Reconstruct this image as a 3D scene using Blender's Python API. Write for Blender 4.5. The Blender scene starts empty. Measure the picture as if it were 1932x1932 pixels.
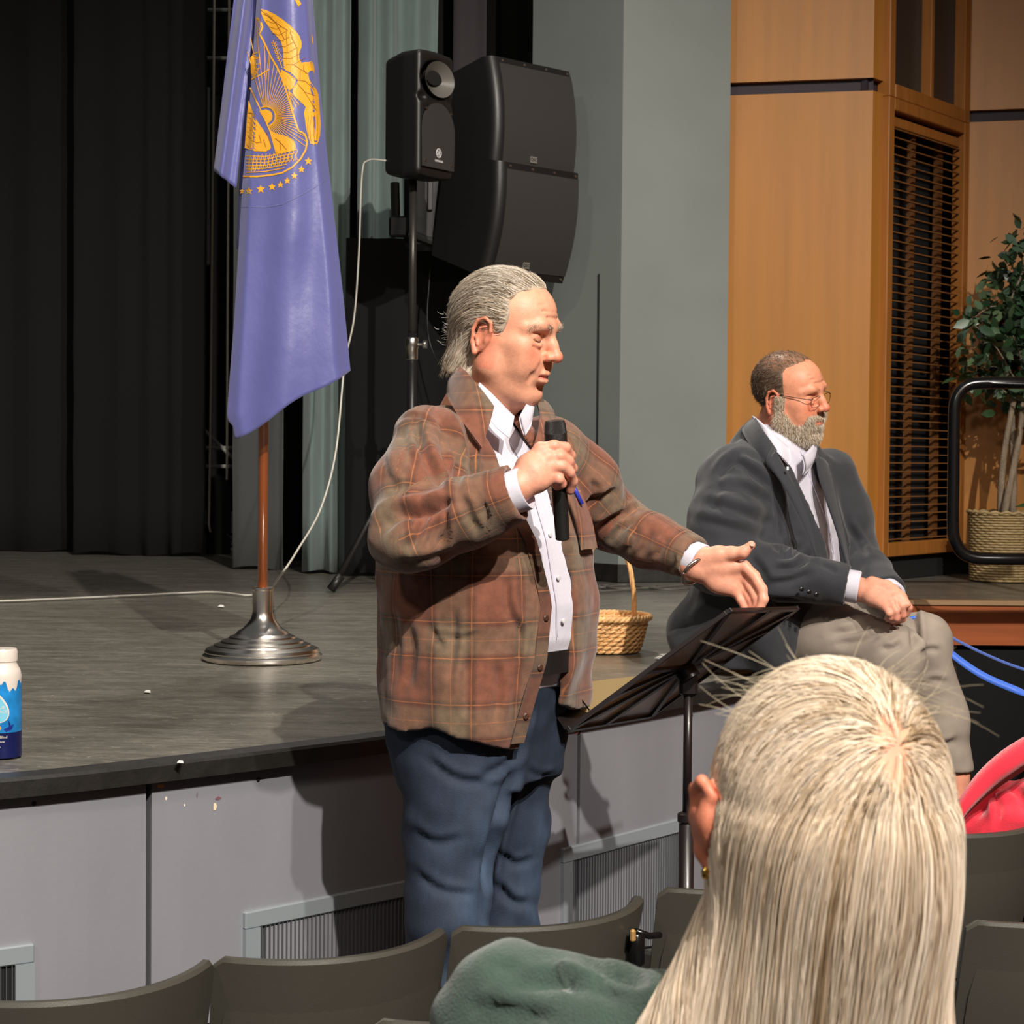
import bpy, math, random
import numpy as np
from mathutils import Vector, Matrix

# ------------------------------------------------------------------ camera, world, lamps, exposure
FPX = 3400.0
CAMZ = 1.57
PITCH = math.atan(100.0 / FPX)
ROLL = 0.0085
S = bpy.context.scene
COL = S.collection
cam_d = bpy.data.cameras.new('camera'); cam = bpy.data.objects.new('camera', cam_d); COL.objects.link(cam)
cam_d.sensor_width = 36.0; cam_d.sensor_fit = 'HORIZONTAL'; cam_d.lens = 36.0 * FPX / 1932.0
cam_d.clip_start = 0.05; cam_d.clip_end = 100
cam.matrix_world = Matrix.Translation((0, 0, CAMZ)) @ Matrix.Rotation(math.pi/2 - PITCH, 4, 'X') @ Matrix.Rotation(ROLL, 4, 'Z')
S.camera = cam
cam_d.dof.use_dof = True; cam_d.dof.focus_distance = 3.6; cam_d.dof.aperture_fstop = 18.0
S.view_settings.view_transform = 'Standard'; S.view_settings.look = 'None'
S.view_settings.gamma = 1.0; S.view_settings.use_curve_mapping = False
S.view_settings.exposure = 0.0
w = bpy.data.worlds.new('world'); S.world = w; w.use_nodes = True
w.node_tree.nodes['Background'].inputs[0].default_value = (0.95, 0.97, 1.0, 1)
w.node_tree.nodes['Background'].inputs[1].default_value = 0.075

def spot(name, loc, tgt, power, col, size=60, rad=0.15, blend=0.4):
    l = bpy.data.lights.new(name, 'SPOT'); l.energy = power; l.color = col
    l.spot_size = math.radians(size); l.spot_blend = blend; l.shadow_soft_size = rad
    o = bpy.data.objects.new(name, l); COL.objects.link(o); o.location = loc
    o.rotation_euler = (Vector(tgt) - Vector(loc)).to_track_quat('-Z', 'Y').to_euler()
    return o
spot('stage_spot', (2.9, -4.7, 8.3), (-0.3, 5.2, 1.5), 5600, (1.0, 0.93, 0.84), 46, 0.07, 0.75)
spot('stage_spot_high', (4.3, -4.2, 8.2), (-0.4, 5.2, 1.5), 2500, (1.0, 0.94, 0.87), 48, 0.10, 0.75)
spot('stage_spot_side', (-3.0, -2.6, 6.0), (0.4, 4.6, 1.0), 420, (1.0, 0.90, 0.78), 74, 0.3)
spot('top_spot', (-0.4, 7.4, 6.6), (-0.4, 4.9, 1.0), 700, (1.0, 0.92, 0.82), 66, 0.2)
def area(name, loc, tgt, power, col, size):
    l = bpy.data.lights.new(name, 'AREA'); l.energy = power; l.color = col; l.size = size
    o = bpy.data.objects.new(name, l); COL.objects.link(o); o.location = loc
    o.rotation_euler = (Vector(tgt) - Vector(loc)).to_track_quat('-Z', 'Y').to_euler()
    return o
area('house_lamp', (0.4, 0.2, 5.5), (0.4, 1.6, 0.8), 70, (1.0, 0.90, 0.74), 1.6)
# ------------------------------------------------------------------ helpers: image -> world
CM = np.array(cam.matrix_world)
def ray(x, y):
    return CM[:3, :3] @ np.array([(x - 966.0) / FPX, (966.0 - y) / FPX, -1.0])
CL = np.array([0, 0, CAMZ])
def W(x, y, d): return CL + ray(x, y) * d                 # a point d metres in front of the camera
def WZ(x, y, z):
    r = ray(x, y); return CL + r * ((z - CAMZ) / r[2])     # where the sight line meets height z
def WP(x, y, a, b):                                        # where it meets the vertical plane through a and b
    r = ray(x, y); n = np.array([-(b[1]-a[1]), b[0]-a[0], 0.0])
    return CL + r * (np.dot(np.array([a[0], a[1], 0]) - np.array([0, 0, 0]), n) / np.dot(r, n))
def V3(*a): return np.array(a, float)
def nrm(v): v = np.asarray(v, float); return v / (np.linalg.norm(v) + 1e-12)

# ------------------------------------------------------------------ objects
def tag(o, label=None, cat=None, group=None, kind=None):
    if label: o['label'] = label
    if cat: o['category'] = cat
    if group: o['group'] = group
    if kind: o['kind'] = kind
    return o
def empty(name, loc=(0, 0, 0), rz=0.0):
    o = bpy.data.objects.new(name, None); COL.objects.link(o); o.location = loc; o.rotation_euler = (0, 0, rz)
    o.empty_display_size = 0.05; return o
def mk(name, v, f, mat, parent=None, smooth=True, world=True, cols=None, attrs=None, uv=None, mats=None, midx=None):
    """one mesh object; v in world space (or in the parent's space when world=False)"""
    v = np.asarray(v, float).reshape(-1, 3)
    me = bpy.data.meshes.new(name)
    if parent is not None and world:
        M = np.linalg.inv(np.array(wm(parent))); v = v @ M[:3, :3].T + M[:3, 3]
    if isinstance(f, np.ndarray):
        n = f.shape[1]; me.vertices.add(len(v)); me.vertices.foreach_set('co', v.astype(np.float32).ravel())
        me.loops.add(f.size); me.loops.foreach_set('vertex_index', f.astype(np.int32).ravel())
        me.polygons.add(len(f)); me.polygons.foreach_set('loop_start', np.arange(0, f.size, n, dtype=np.int32))
        me.update(calc_edges=True); me.validate()
    else:
        me.from_pydata([tuple(p) for p in v], [], [tuple(int(i) for i in q) for q in f]); me.update()
    if smooth: me.polygons.foreach_set('use_smooth', [True] * len(me.polygons))
    if cols is not None:
        a = me.color_attributes.new('Col', 'FLOAT_COLOR', 'POINT')
        c = np.ones((len(v), 4), np.float32); c[:, :3] = cols; a.data.foreach_set('color', c.ravel())
    if attrs is not None:
        for nm, arr in attrs.items():
            a = me.attributes.new(nm, 'FLOAT_VECTOR', 'POINT'); a.data.foreach_set('vector', np.asarray(arr, np.float32).ravel())
    for m in (mats if mats else [mat]): me.materials.append(m)
    if midx is not None: me.polygons.foreach_set('material_index', list(midx))
    o = bpy.data.objects.new(name, me); COL.objects.link(o)
    if parent is not None: o.parent = parent
    return o
def wm(o):
    M = Matrix.LocRotScale(o.location, o.rotation_euler, o.scale)
    return wm(o.parent) @ M if o.parent else M
def copy_tree(o, parent=None):
    c = o.copy(); COL.objects.link(c); c.parent = parent
    for ch in list(o.children): copy_tree(ch, c)
    return c
class MB:
    """collects simple solids into one mesh"""
    def __init__(s): s.v = []; s.f = []
    def add(s, v, f):
        n = len(s.v); s.v += [tuple(map(float, p)) for p in v]; s.f += [tuple(int(i) + n for i in q) for q in f]; return s
    def box(s, c, d, ax=None, b=0.0):
        c = np.array(c, float); h = np.array(d, float) / 2
        A = np.eye(3) if ax is None else np.array(ax, float)
        if b <= 0:
            P = [c + A.T @ (h * np.array(k)) for k in [(-1,-1,-1),(1,-1,-1),(1,1,-1),(-1,1,-1),(-1,-1,1),(1,-1,1),(1,1,1),(-1,1,1)]]
            return s.add(P, [(0,3,2,1),(4,5,6,7),(0,1,5,4),(1,2,6,5),(2,3,7,6),(3,0,4,7)])
        rings = []
        b = min(b, min(h) * .98)
        for zz, ins in ((-h[2], b), (-h[2] + b, 0), (h[2] - b, 0), (h[2], b)):
            x, y = h[0] - ins, h[1] - ins; e = b if ins == 0 else b * .4
            rings.append([(x-e,-y),(x,-y+e),(x,y-e),(x-e,y),(-x+e,y),(-x,y-e),(-x,-y+e),(-x+e,-y)])
            rings[-1] = [c + A.T @ np.array((q[0], q[1], zz)) for q in rings[-1]]
        return s.loft(rings)
    def loft(s, rings, cap=True, close=True):
        n = len(rings[0]); v = [p for r in rings for p in r]; f = []
        for i in range(len(rings) - 1):
            for j in range(n if close else n - 1):
                k = (j + 1) % n; f.append((i*n+j, i*n+k, (i+1)*n+k, (i+1)*n+j))
        if cap: f.append(tuple(range(n))[::-1]); f.append(tuple((len(rings)-1)*n + j for j in range(n)))
        return s.add(v, f)
    def tube(s, pts, r, n=10, cap=True):
        pts = [np.array(p, float) for p in pts]; R = r if hasattr(r, '__len__') else [r] * len(pts)
        rings = []; u = None
        for i, p in enumerate(pts):
            t = nrm(pts[min(i+1, len(pts)-1)] - pts[max(i-1, 0)])
            if u is None: u = np.cross(t, V3(0,0,1) if abs(t[2]) < .9 else V3(1,0,0))
            u = nrm(u - t * np.dot(u, t)); w_ = np.cross(t, u)
            rings.append([p + R[i] * (math.cos(a) * u + math.sin(a) * w_) for a in [2*math.pi*k/n for k in range(n)]])
        return s.loft(rings, cap)
    def lathe(s, c, prof, n=32, ax=(0,0,1)):
        ax = nrm(ax); u = nrm(np.cross(ax, V3(0,1,0) if abs(ax[1]) < .9 else V3(1,0,0))); w_ = np.cross(ax, u); c = np.array(c, float)
        return s.loft([[c + ax*z + r*(math.cos(a)*u + math.sin(a)*w_) for a in [2*math.pi*k/n for k in range(n)]] for r, z in prof])
    def prism(s, poly, n):
        """poly: coplanar 3D points, n: extrusion vector"""
        P = [np.array(p, float) for p in poly]; n = np.array(n, float)
        return s.loft([P, [p + n for p in P]])
    def build(s, name, mat, parent=None, smooth=False, world=True):
        o = mk(name, s.v, s.f, mat, parent, smooth, world)
        if smooth == 'auto':
            o.data.polygons.foreach_set('use_smooth', [True] * len(o.data.polygons))
            try: o.data.set_sharp_from_angle(angle=math.radians(35))
            except Exception: pass
        return o
def smooth_path(P, n=8):
    """Catmull-Rom through the points"""
    P = [np.array(p, float) for p in P]; Q = [2*P[0]-P[1]] + P + [2*P[-1]-P[-2]]; out = []
    for i in range(1, len(Q) - 2):
        for k in range(n):
            t = k / n; a, b, c, d = Q[i-1], Q[i], Q[i+1], Q[i+2]
            out.append(.5*((2*b) + (-a+c)*t + (2*a-5*b+4*c-d)*t*t + (-a+3*b-3*c+d)*t**3))
    return out + [P[-1]]

# ------------------------------------------------------------------ materials
def srgb(r, g, b):
    f = lambda c: (c/255/12.92) if c/255 <= .04045 else ((c/255+.055)/1.055)**2.4
    return (f(r), f(g), f(b))
def mat(name, c, rough=.5, metal=0.0, spec=.5, noise=None, bump=None, coat=0, sheen=0, sss=0, attr=False, emis=None, trans=0, alpha=1.0):
    """noise=(scale, amount[, stretch]) varies the colour, bump=(scale, strength[, stretch])"""
    m = bpy.data.materials.new(name); m.use_nodes = True; nt = m.node_tree; N = nt.nodes; L = nt.links; p = N['Principled BSDF']
    p.inputs['Roughness'].default_value = rough; p.inputs['Metallic'].default_value = metal
    p.inputs['Specular IOR Level'].default_value = spec
    if coat: p.inputs['Coat Weight'].default_value = coat
    if sheen: p.inputs['Sheen Weight'].default_value = sheen
    if sss:
        p.inputs['Subsurface Weight'].default_value = sss; p.inputs['Subsurface Radius'].default_value = (1.0, .35, .2); p.inputs['Subsurface Scale'].default_value = .006
    if trans: p.inputs['Transmission Weight'].default_value = trans
    if emis: p.inputs['Emission Color'].default_value = (*emis[0], 1); p.inputs['Emission Strength'].default_value = emis[1]
    p.inputs['Base Color'].default_value = (*c, 1)
    src = None
    if attr:
        a = N.new('ShaderNodeAttribute'); a.attribute_name = 'Col'; src = a.outputs['Color']
        L.new(src, p.inputs['Base Color'])
    tc = N.new('ShaderNodeTexCoord')
    def tex(scale, stretch):
        mp = N.new('ShaderNodeMapping'); mp.inputs['Scale'].default_value = stretch or (1, 1, 1); L.new(tc.outputs['Object'], mp.inputs[0])
        t = N.new('ShaderNodeTexNoise'); t.inputs['Scale'].default_value = scale; t.inputs['Detail'].default_value = 5; L.new(mp.outputs[0], t.inputs['Vector']); return t.outputs['Fac']
    if noise:
        t = tex(noise[0], noise[2] if len(noise) > 2 else None)
        mr = N.new('ShaderNodeMapRange'); mr.inputs['From Min'].default_value = .3; mr.inputs['From Max'].default_value = .7
        mr.inputs['To Min'].default_value = 1 - noise[1]; mr.inputs['To Max'].default_value = 1 + noise[1]; L.new(t, mr.inputs[0])
        mx = N.new('ShaderNodeVectorMath'); mx.operation = 'SCALE'; L.new(mr.outputs[0], mx.inputs['Scale'])
        if src: L.new(src, mx.inputs[0])
        else: mx.inputs[0].default_value = c
        L.new(mx.outputs[0], p.inputs['Base Color'])
    if bump:
        t = tex(bump[0], bump[2] if len(bump) > 2 else None); b = N.new('ShaderNodeBump'); b.inputs['Strength'].default_value = bump[1]; b.inputs['Distance'].default_value = .01
        L.new(t, b.inputs['Height']); L.new(b.outputs[0], p.inputs['Normal'])
    return m

# ------------------------------------------------------------------ sculpting grid (signed distances -> surface nets)
RNG = np.random.default_rng(7)
_NO = RNG.random((32, 32, 32)).astype(np.float32) * 2 - 1
def noise3(x, y, z):
    """smooth value noise, period 32"""
    xi = np.floor(x).astype(int); yi = np.floor(y).astype(int); zi = np.floor(z).astype(int)
    fx = x - xi; fy = y - yi; fz = z - zi
    fx = fx*fx*(3-2*fx); fy = fy*fy*(3-2*fy); fz = fz*fz*(3-2*fz); r = 0
    for a in (0, 1):
        for b in (0, 1):
            for c in (0, 1):
                r = r + _NO[(xi+a) % 32, (yi+b) % 32, (zi+c) % 32] * (fx if a else 1-fx) * (fy if b else 1-fy) * (fz if c else 1-fz)
    return r
class Grid:
    def __init__(s, lo, hi, h, M=None):
        s.lo = np.array(lo, float); s.h = h; s.n = np.ceil((np.array(hi, float) - s.lo) / h).astype(int) + 1
        s.F = np.full(s.n, .5, np.float32); s.M = np.eye(4) if M is None else np.array(M, float)
        s.ax = [(s.lo[i] + np.arange(s.n[i]) * h).astype(np.float32) for i in range(3)]
    def sl(s, lo, hi, pad):
        a = np.clip(np.floor((np.array(lo) - pad - s.lo) / s.h).astype(int), 0, s.n)
        b = np.clip(np.ceil((np.array(hi) + pad - s.lo) / s.h).astype(int) + 1, 0, s.n)
        if np.any(b <= a): return None
        return tuple(slice(a[i], b[i]) for i in range(3))
    def P(s, q):
        return s.ax[0][q[0]][:, None, None], s.ax[1][q[1]][None, :, None], s.ax[2][q[2]][None, None, :]
    def op(s, fn, lo, hi, k, mode='add'):
        q = s.sl(lo, hi, k + 4 * s.h)
        if q is None: return s
        d = fn(*s.P(q)).astype(np.float32); a = s.F[q]
        if mode == 'add':
            if k > 0: hh = np.maximum(k - np.abs(a - d), 0) / k; s.F[q] = np.minimum(a, d) - hh*hh*k*.25
            else: s.F[q] = np.minimum(a, d)
        elif mode == 'sub':
            d = -d
            if k > 0: hh = np.maximum(k - np.abs(a - d), 0) / k; s.F[q] = np.maximum(a, d) + hh*hh*k*.25
            else: s.F[q] = np.maximum(a, d)
        return s
    def ell(s, c, r, k=.01, R=None, mode='add'):
        c = np.array(c, float); r = np.array(r if hasattr(r, '__len__') else (r, r, r), float)
        A = np.eye(3) if R is None else np.array(R, float)      # rows = axes
        e = np.sqrt(((A.T * r) ** 2).sum(1))
        def fn(x, y, z):
            x = x - c[0]; y = y - c[1]; z = z - c[2]
            u = (A[0,0]*x + A[0,1]*y + A[0,2]*z); v = (A[1,0]*x + A[1,1]*y + A[1,2]*z); w_ = (A[2,0]*x + A[2,1]*y + A[2,2]*z)
            k0 = np.sqrt((u/r[0])**2 + (v/r[1])**2 + (w_/r[2])**2); k1 = np.sqrt((u/r[0]**2)**2 + (v/r[1]**2)**2 + (w_/r[2]**2)**2)
            return k0 * (k0 - 1) / (k1 + 1e-9)
        return s.op(fn, c - e, c + e, k, mode)
    def cap(s, a, b, ra, rb=None, k=.01, mode='add'):
        a = np.array(a, float); b = np.array(b, float); rb = ra if rb is None else rb; ab = b - a; L = np.dot(ab, ab) + 1e-12
        def fn(x, y, z):
            x = x - a[0]; y = y - a[1]; z = z - a[2]
            t = np.clip((x*ab[0] + y*ab[1] + z*ab[2]) / L, 0, 1)
            return np.sqrt((x-t*ab[0])**2 + (y-t*ab[1])**2 + (z-t*ab[2])**2) - (ra + (rb-ra)*t)
        m = max(ra, rb)
        return s.op(fn, np.minimum(a, b) - m, np.maximum(a, b) + m, k, mode)
    def chain(s, pts, rad, k=.01, mode='add'):
        rad = rad if hasattr(rad, '__len__') else [rad] * len(pts)
        for i in range(len(pts) - 1): s.cap(pts[i], pts[i+1], rad[i], rad[i+1], k, mode)
        return s
    def full(s, fn):
        s.F = fn(s.F, *s.P((slice(None),) * 3)).astype(np.float32); return s
    def mesh(s, relax=2):
        F = s.F; F = F.copy(); F[0] = F[-1] = .5; F[:, 0] = F[:, -1] = .5; F[:, :, 0] = F[:, :, -1] = .5
        I = F < 0; c = [slice(None, -1), slice(1, None)]
        cnt = sum(I[c[a], c[b], c[d]].astype(np.int8) for a in (0,1) for b in (0,1) for d in (0,1))
        act = (cnt > 0) & (cnt < 8); idx = np.argwhere(act); num = np.full(act.shape, -1, np.int32); num[act] = np.arange(len(idx))
        off = np.array([(a, b, d) for a in (0,1) for b in (0,1) for d in (0,1)])
        cv = np.stack([F[idx[:,0]+o[0], idx[:,1]+o[1], idx[:,2]+o[2]] for o in off], 1)
        pos = np.zeros((len(idx), 3)); w_ = np.zeros(len(idx))
        for i in range(8):
            for j in range(i+1, 8):
                if np.abs(off[i]-off[j]).sum() == 1:
                    a, b = cv[:, i], cv[:, j]; m = (a < 0) != (b < 0); t = np.where(m, a / np.where(m, a - b, 1), 0)
                    pos += m[:, None] * (off[i] + t[:, None] * (off[j] - off[i])); w_ += m
        v = (idx + pos / w_[:, None]) * s.h + s.lo
        Q = []
        for ax in range(3):
            sa = [slice(1, -1)] * 3; sb = [slice(1, -1)] * 3; sa[ax] = slice(0, -1); sb[ax] = slice(1, None)
            A = I[tuple(sa)]; B = I[tuple(sb)]; e = np.argwhere(A != B); fl = A[tuple(e.T)]
            p = e.copy()
            for q in range(3):
                if q != ax: p[:, q] += 1
            u, t = (ax + 1) % 3, (ax + 2) % 3; q4 = []
            for du, dt in ((0,0),(-1,0),(-1,-1),(0,-1)):
                g = p.copy(); g[:, u] += du; g[:, t] += dt; q4.append(num[tuple(g.T)])
            q4 = np.stack(q4, 1); q4 = np.where(fl[:, None], q4, q4[:, ::-1]); Q.append(q4)
        f = np.concatenate(Q); f = f[(f >= 0).all(1)]
        if relax:
            e = np.concatenate([f[:, [0,1]], f[:, [1,2]], f[:, [2,3]], f[:, [3,0]]]); n = np.bincount(e.ravel(), minlength=len(v))
            for it in range(relax):
                acc = np.stack([np.bincount(e[:, 0], v[e[:, 1], k], len(v)) + np.bincount(e[:, 1], v[e[:, 0], k], len(v)) for k in range(3)], 1)
                v = v * .5 + .5 * acc / np.maximum(n, 1)[:, None]
        s.lv = v
        if np.linalg.det(s.M[:3, :3]) < 0: f = f[:, ::-1]
        return v @ s.M[:3, :3].T + s.M[:3, 3], f
def vnormals(v, f):
    n = np.cross(v[f[:, 2]] - v[f[:, 0]], v[f[:, 3]] - v[f[:, 1]]); o = np.zeros_like(v)
    for k in range(4):
        for c in range(3): o[:, c] += np.bincount(f[:, k], n[:, c], len(v))
    return o / (np.linalg.norm(o, axis=1, keepdims=True) + 1e-12)
def to_px(v):
    q = (v - CL) @ CM[:3, :3]; return np.stack([966 + FPX*q[:, 0]/-q[:, 2], 966 - FPX*q[:, 1]/-q[:, 2]], 1)
def crease(v, f, folds, dmin=None):
    """press folds into a cloth mesh along traced lines: (points, width, depth in metres); a soft ridge rises beside each"""
    n = vnormals(v, f); P = to_px(v); see = np.clip(((CL - v) / np.linalg.norm(CL - v, axis=1, keepdims=True) * n).sum(1) * 3 + .2, 0, 1); out = v.copy()
    for pts, w_, dep in folds:
        pts = np.array([p[:2] for p in smooth_path([(p[0], p[1], 0) for p in pts], 5)]); best = np.full(len(v), 1e9); sd = np.zeros(len(v)); tt = np.zeros(len(v)); m_ = len(pts) - 1
        box = (P[:, 0] > pts[:, 0].min() - 4*w_) & (P[:, 0] < pts[:, 0].max() + 4*w_) & (P[:, 1] > pts[:, 1].min() - 4*w_) & (P[:, 1] < pts[:, 1].max() + 4*w_); ix = np.where(box & (see > 0))[0]
        if len(ix) == 0: continue
        Q = P[ix]; b = best[ix]; s_ = sd[ix]; t_ = tt[ix]
        for i in range(m_):
            a, c = pts[i], pts[i+1]; ab = c - a; L = ab @ ab + 1e-9; t = np.clip(((Q - a) @ ab) / L, 0, 1); r = Q - a - t[:, None]*ab; d = np.hypot(r[:, 0], r[:, 1]); k = d < b
            b = np.where(k, d, b); s_ = np.where(k, np.sign(ab[0]*r[:, 1] - ab[1]*r[:, 0]), s_); t_ = np.where(k, (i + t)/m_, t_)
        env = np.clip(np.sin(np.clip(t_, .03, .97)*math.pi)*1.5, 0, 1); u = b / w_
        h = -dep*np.exp(-u*u) + .55*abs(dep)*np.exp(-((u - 1.9)/.9)**2)*(s_ < 0)
        out[ix] += n[ix] * (h*env*see[ix])[:, None]
    return out
def join(parts):
    vs, fs, n = [], [], 0
    for v, f in parts: vs.append(v); fs.append(f + n); n += len(v)
    return np.concatenate(vs), np.concatenate(fs)
def strands(paths, rad, taper=.25):
    """paths: (n, m, 3) world points -> thin three-sided tubes"""
    P = np.asarray(paths, float); n, m, _ = P.shape; rad = np.broadcast_to(np.asarray(rad, float), (n,))
    T = np.gradient(P, axis=1); T /= np.linalg.norm(T, axis=2, keepdims=True) + 1e-12
    u = np.cross(T, V3(.31, .52, .79)); u /= np.linalg.norm(u, axis=2, keepdims=True) + 1e-12; w_ = np.cross(T, u)
    r = rad[:, None] * (1 - (1 - taper) * np.linspace(0, 1, m)[None, :] ** 2)
    V = np.stack([P + r[..., None] * (math.cos(a) * u + math.sin(a) * w_) for a in (0, 2.094, 4.189)], 2).reshape(-1, 3)
    i = np.arange(n)[:, None, None]; j = np.arange(m - 1)[None, :, None]; k = np.arange(3)[None, None, :]; kk = (k + 1) % 3
    b = i * m * 3 + j * 3; f = np.stack([b + k, b + kk, b + 3 + kk, b + 3 + k], -1).reshape(-1, 4)
    return V, f
def comb(v, nv, starts, field, length, steps, lift, jit, rng, hug=None):
    """grow strands over a surface: v, nv surface points and normals; field(p)->direction"""
    p = v[starts].copy(); n = nv[starts]; st = length / steps; out = [p - n * .002]
    L = 1 + .35 * (rng.random(len(p)) - .5)
    jv = rng.normal(size=p.shape) * jit
    for i in range(steps):
        d = field(p) + jv; d -= n * (d * n).sum(1, keepdims=True); d /= np.linalg.norm(d, axis=1, keepdims=True) + 1e-9
        p = p + (d + n * lift) * (st * L)[:, None]
        if hug is not None: p, n = hug(p, n)
        out.append(p.copy())
    return np.stack(out, 1)
# ------------------------------------------------------------------ heads (local: X = its left, Y = face, Z = up, origin between the ears)
def frame(o, f, up=(0, 0, 1), roll=0.0, pitch=0.0, scale=1.0):
    """4x4 with local Y along f; pitch > 0 looks down, roll > 0 leans towards local -X"""
    y = nrm(f); x = nrm(np.cross(y, up)); z = np.cross(x, y); R = np.stack([x, y, z], 1)
    a = -pitch; P = np.array([[1,0,0],[0,math.cos(a),-math.sin(a)],[0,math.sin(a),math.cos(a)]])
    b = roll; Q = np.array([[math.cos(b),0,-math.sin(b)],[0,1,0],[math.sin(b),0,math.cos(b)]])
    M = np.eye(4); M[:3, :3] = R @ Q @ P * scale; M[:3, 3] = o; return M
def xf(M, p): return np.asarray(p, float) @ M[:3, :3].T + M[:3, 3]
def g(x, a, b):  # smooth ramp
    t = np.clip((x - a) / (b - a), 0, 1); return t*t*(3-2*t)
def head(M, neck=((0, -.012, -.05), (0, -.045, -.16)), nr=(.056, .060), fat=0.0, lips=1.0, nose=1.0, slit=.0026, brow=1.0, old=1.0, beard=0.0, mouth_open=0.0, h=.0021, ear=1.0):
    G = Grid((-.10, -.125, -.20), (.10, .145, .15), h, M)
    G.ell((0, -.006, .052), (.077, .096, .083), .02)
    G.ell((0, .036, .055), (.064, .060, .062), .02)
    G.ell((0, .034, -.012), (.062+fat*.006, .060, .074), .03)
    for s in (-1, 1):
        G.cap((s*(.053+fat*.006), .008, -.046), (s*.016, .074, -.086), .017+fat*.006, .014, .03)
        G.cap((s*.052, .01, .0), (s*(.052+fat*.004), .01, -.046), .02, .018+fat*.004, .03)
        G.ell((s*.047, .058, .004), (.021, .026, .019), .02)
        G.ell((s*.040, .066, -.030), (.020+fat*.006, .024, .028+fat*.004), .025)
    G.ell((0, .080, -.086), (.020, .0165, .016), .018)
    G.ell((0, .045, -.080), (.040+fat*.012, .040, .022+fat*.012), .03)
    G.ell((0, .076, -.043), (.034, .024, .028), .022)
    for s in (-1, 1):
        G.ell((s*.031, .101, .025), (.020, .0155, .0125), .014, mode='sub')
        G.cap((s*.008, .0925, .046), (s*.034, .088, .049), .0085*brow, .0075*brow, .014)
        G.cap((s*.034, .088, .049), (s*.055, .066, .040), .0075*brow, .006, .014)
        G.ell((s*.031, .0735, .024), (.0165, .0155, .0150), .006)                       # lids over the eyeball
        G.chain([(s*.016, .0855, .016), (s*.030, .0905, .0115), (s*.045, .081, .015)], [.0028, .0042, .003], .006)   # bag
        G.chain([(s*.014, .090, .031), (s*.030, .0935, .0365), (s*.048, .081, .031)], .0016, .004, 'sub')       # crease over the lid
        G.chain([(s*.017, .0935, .0075), (s*.032, .0965, .0025), (s*.048, .084, .008)], [.0006, .0013, .0005], .006, 'sub')
    G.chain([(0, .092, .037), (0, .104, .016), (0, .1155, -.002)], [.0075*nose, .0085*nose, .0105*nose], .012)
    G.ell((0, .1185, -.0055), (.0115*nose, .0105, .0100), .008)
    for s in (-1, 1):
        G.ell((s*.0130*nose, .1045, -.0080), (.0085, .0120, .0088), .006)
        G.chain([(s*.021, .104, -.004), (s*.0215, .099, -.014)], .0018, .004, 'sub')
        G.ell((s*.0068, .1120, -.0155), (.0036, .0060, .0042), .003, mode='sub')
        G.chain([(s*.0225, .102, -.010), (s*.030, .0985, -.026), (s*.037, .0925, -.044), (s*.038, .089, -.056)], [.0018, .0020, .0014, .0004], .011*old, 'sub')
        G.ell((s*.030, .083, -.024), (.010, .012, .016), .014)
    G.cap((0, .101, -.016), (0, .104, -.034), .0022, .003, .006, 'sub')
    mo = mouth_open
    G.chain([(-.023, .089, -.0455), (-.009, .1015, -.0395), (0, .1035, -.0405), (.009, .1015, -.0395), (.023, .089, -.0455)], [.003, .0052*lips, .0048*lips, .0052*lips, .003], .005)
    G.chain([(-.021, .089, -.0475-mo*.4), (-.009, .0995, -.0515-mo), (0, .1015, -.0525-mo), (.009, .0995, -.0515-mo), (.021, .089, -.0475-mo*.4)], [.003, .0060*lips, .0065*lips, .0060*lips, .003], .006)
    G.chain([(-.0265, .087, -.0475), (-.012, .1035, -.0455-mo*.3), (0, .1085, -.0455-mo*.4), (.012, .1035, -.0455-mo*.3), (.0265, .087, -.0475)], [.0009, .0013+mo*.35, .0014+mo*.45, .0013+mo*.35, .0009], .003, 'sub')
    G.ell((0, .101, -.068), (.020, .008, .0065), .012, mode='sub')
    for k, z in enumerate((.066, .078, .090)):
        G.chain([(-.038, .078, z-.003), (-.015, .0975, z), (.015, .0975, z), (.038, .078, z-.003)], [.0004, .0011, .0011, .0004], .006*old, 'sub')
    for s in (-1, 1):   # slit between the lids, ear
        G.chain([(s*.0165, .0845, .0205), (s*.026, .0915, .0185), (s*.036, .0905, .0185), (s*.0455, .082, .0205)], [.0012, slit, slit, .0010], .0015, 'sub')
        A = np.array([[.93, -.30*s, 0.10*s], [.30*s, .90, -.22], [-.02, .24, .96]]); A = np.array([nrm(a) for a in A])
        E = lambda a, b, c: np.array((s*.0755, -.004, .004)) + A.T @ np.array((s*a, b, c)) * ear
        G.ell(E(.002, -.001, .004), (.0045*ear, .0165*ear, .030*ear), .006, R=A)
        G.chain([E(.004, .010, .004), E(.006, .013, .018), E(.009, .008, .031), E(.011, -.006, .034), E(.013, -.018, .024), E(.012, -.020, .006), E(.009, -.013, -.014), E(.005, -.002, -.028)], [.0030, .0033, .0036, .0038, .0040, .0038, .0040, .0058], .003)
        G.chain([E(.008, .002, .022), E(.009, -.009, .014), E(.008, -.010, -.002), E(.007, -.002, -.014)], .0027, .003)
        G.ell(E(.010, .000, .002), (.0050, .0075, .0120), .004, R=A, mode='sub')
        G.ell(E(.004, .010, .000), (.004, .004, .007), .004, R=A)
        if fat > .5: G.ell((s*.045, .035, -.075), (.022, .030, .022), .03)
    G.cap(neck[0], neck[1], nr[0], nr[1], .028)
    G.cap((0, .02, -.085), np.array(neck[1]) + V3(0, .036, .02), .034 + fat*.012, .052, .04)
    v, f = G.mesh(2)
    return v, f, G.lv
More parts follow.
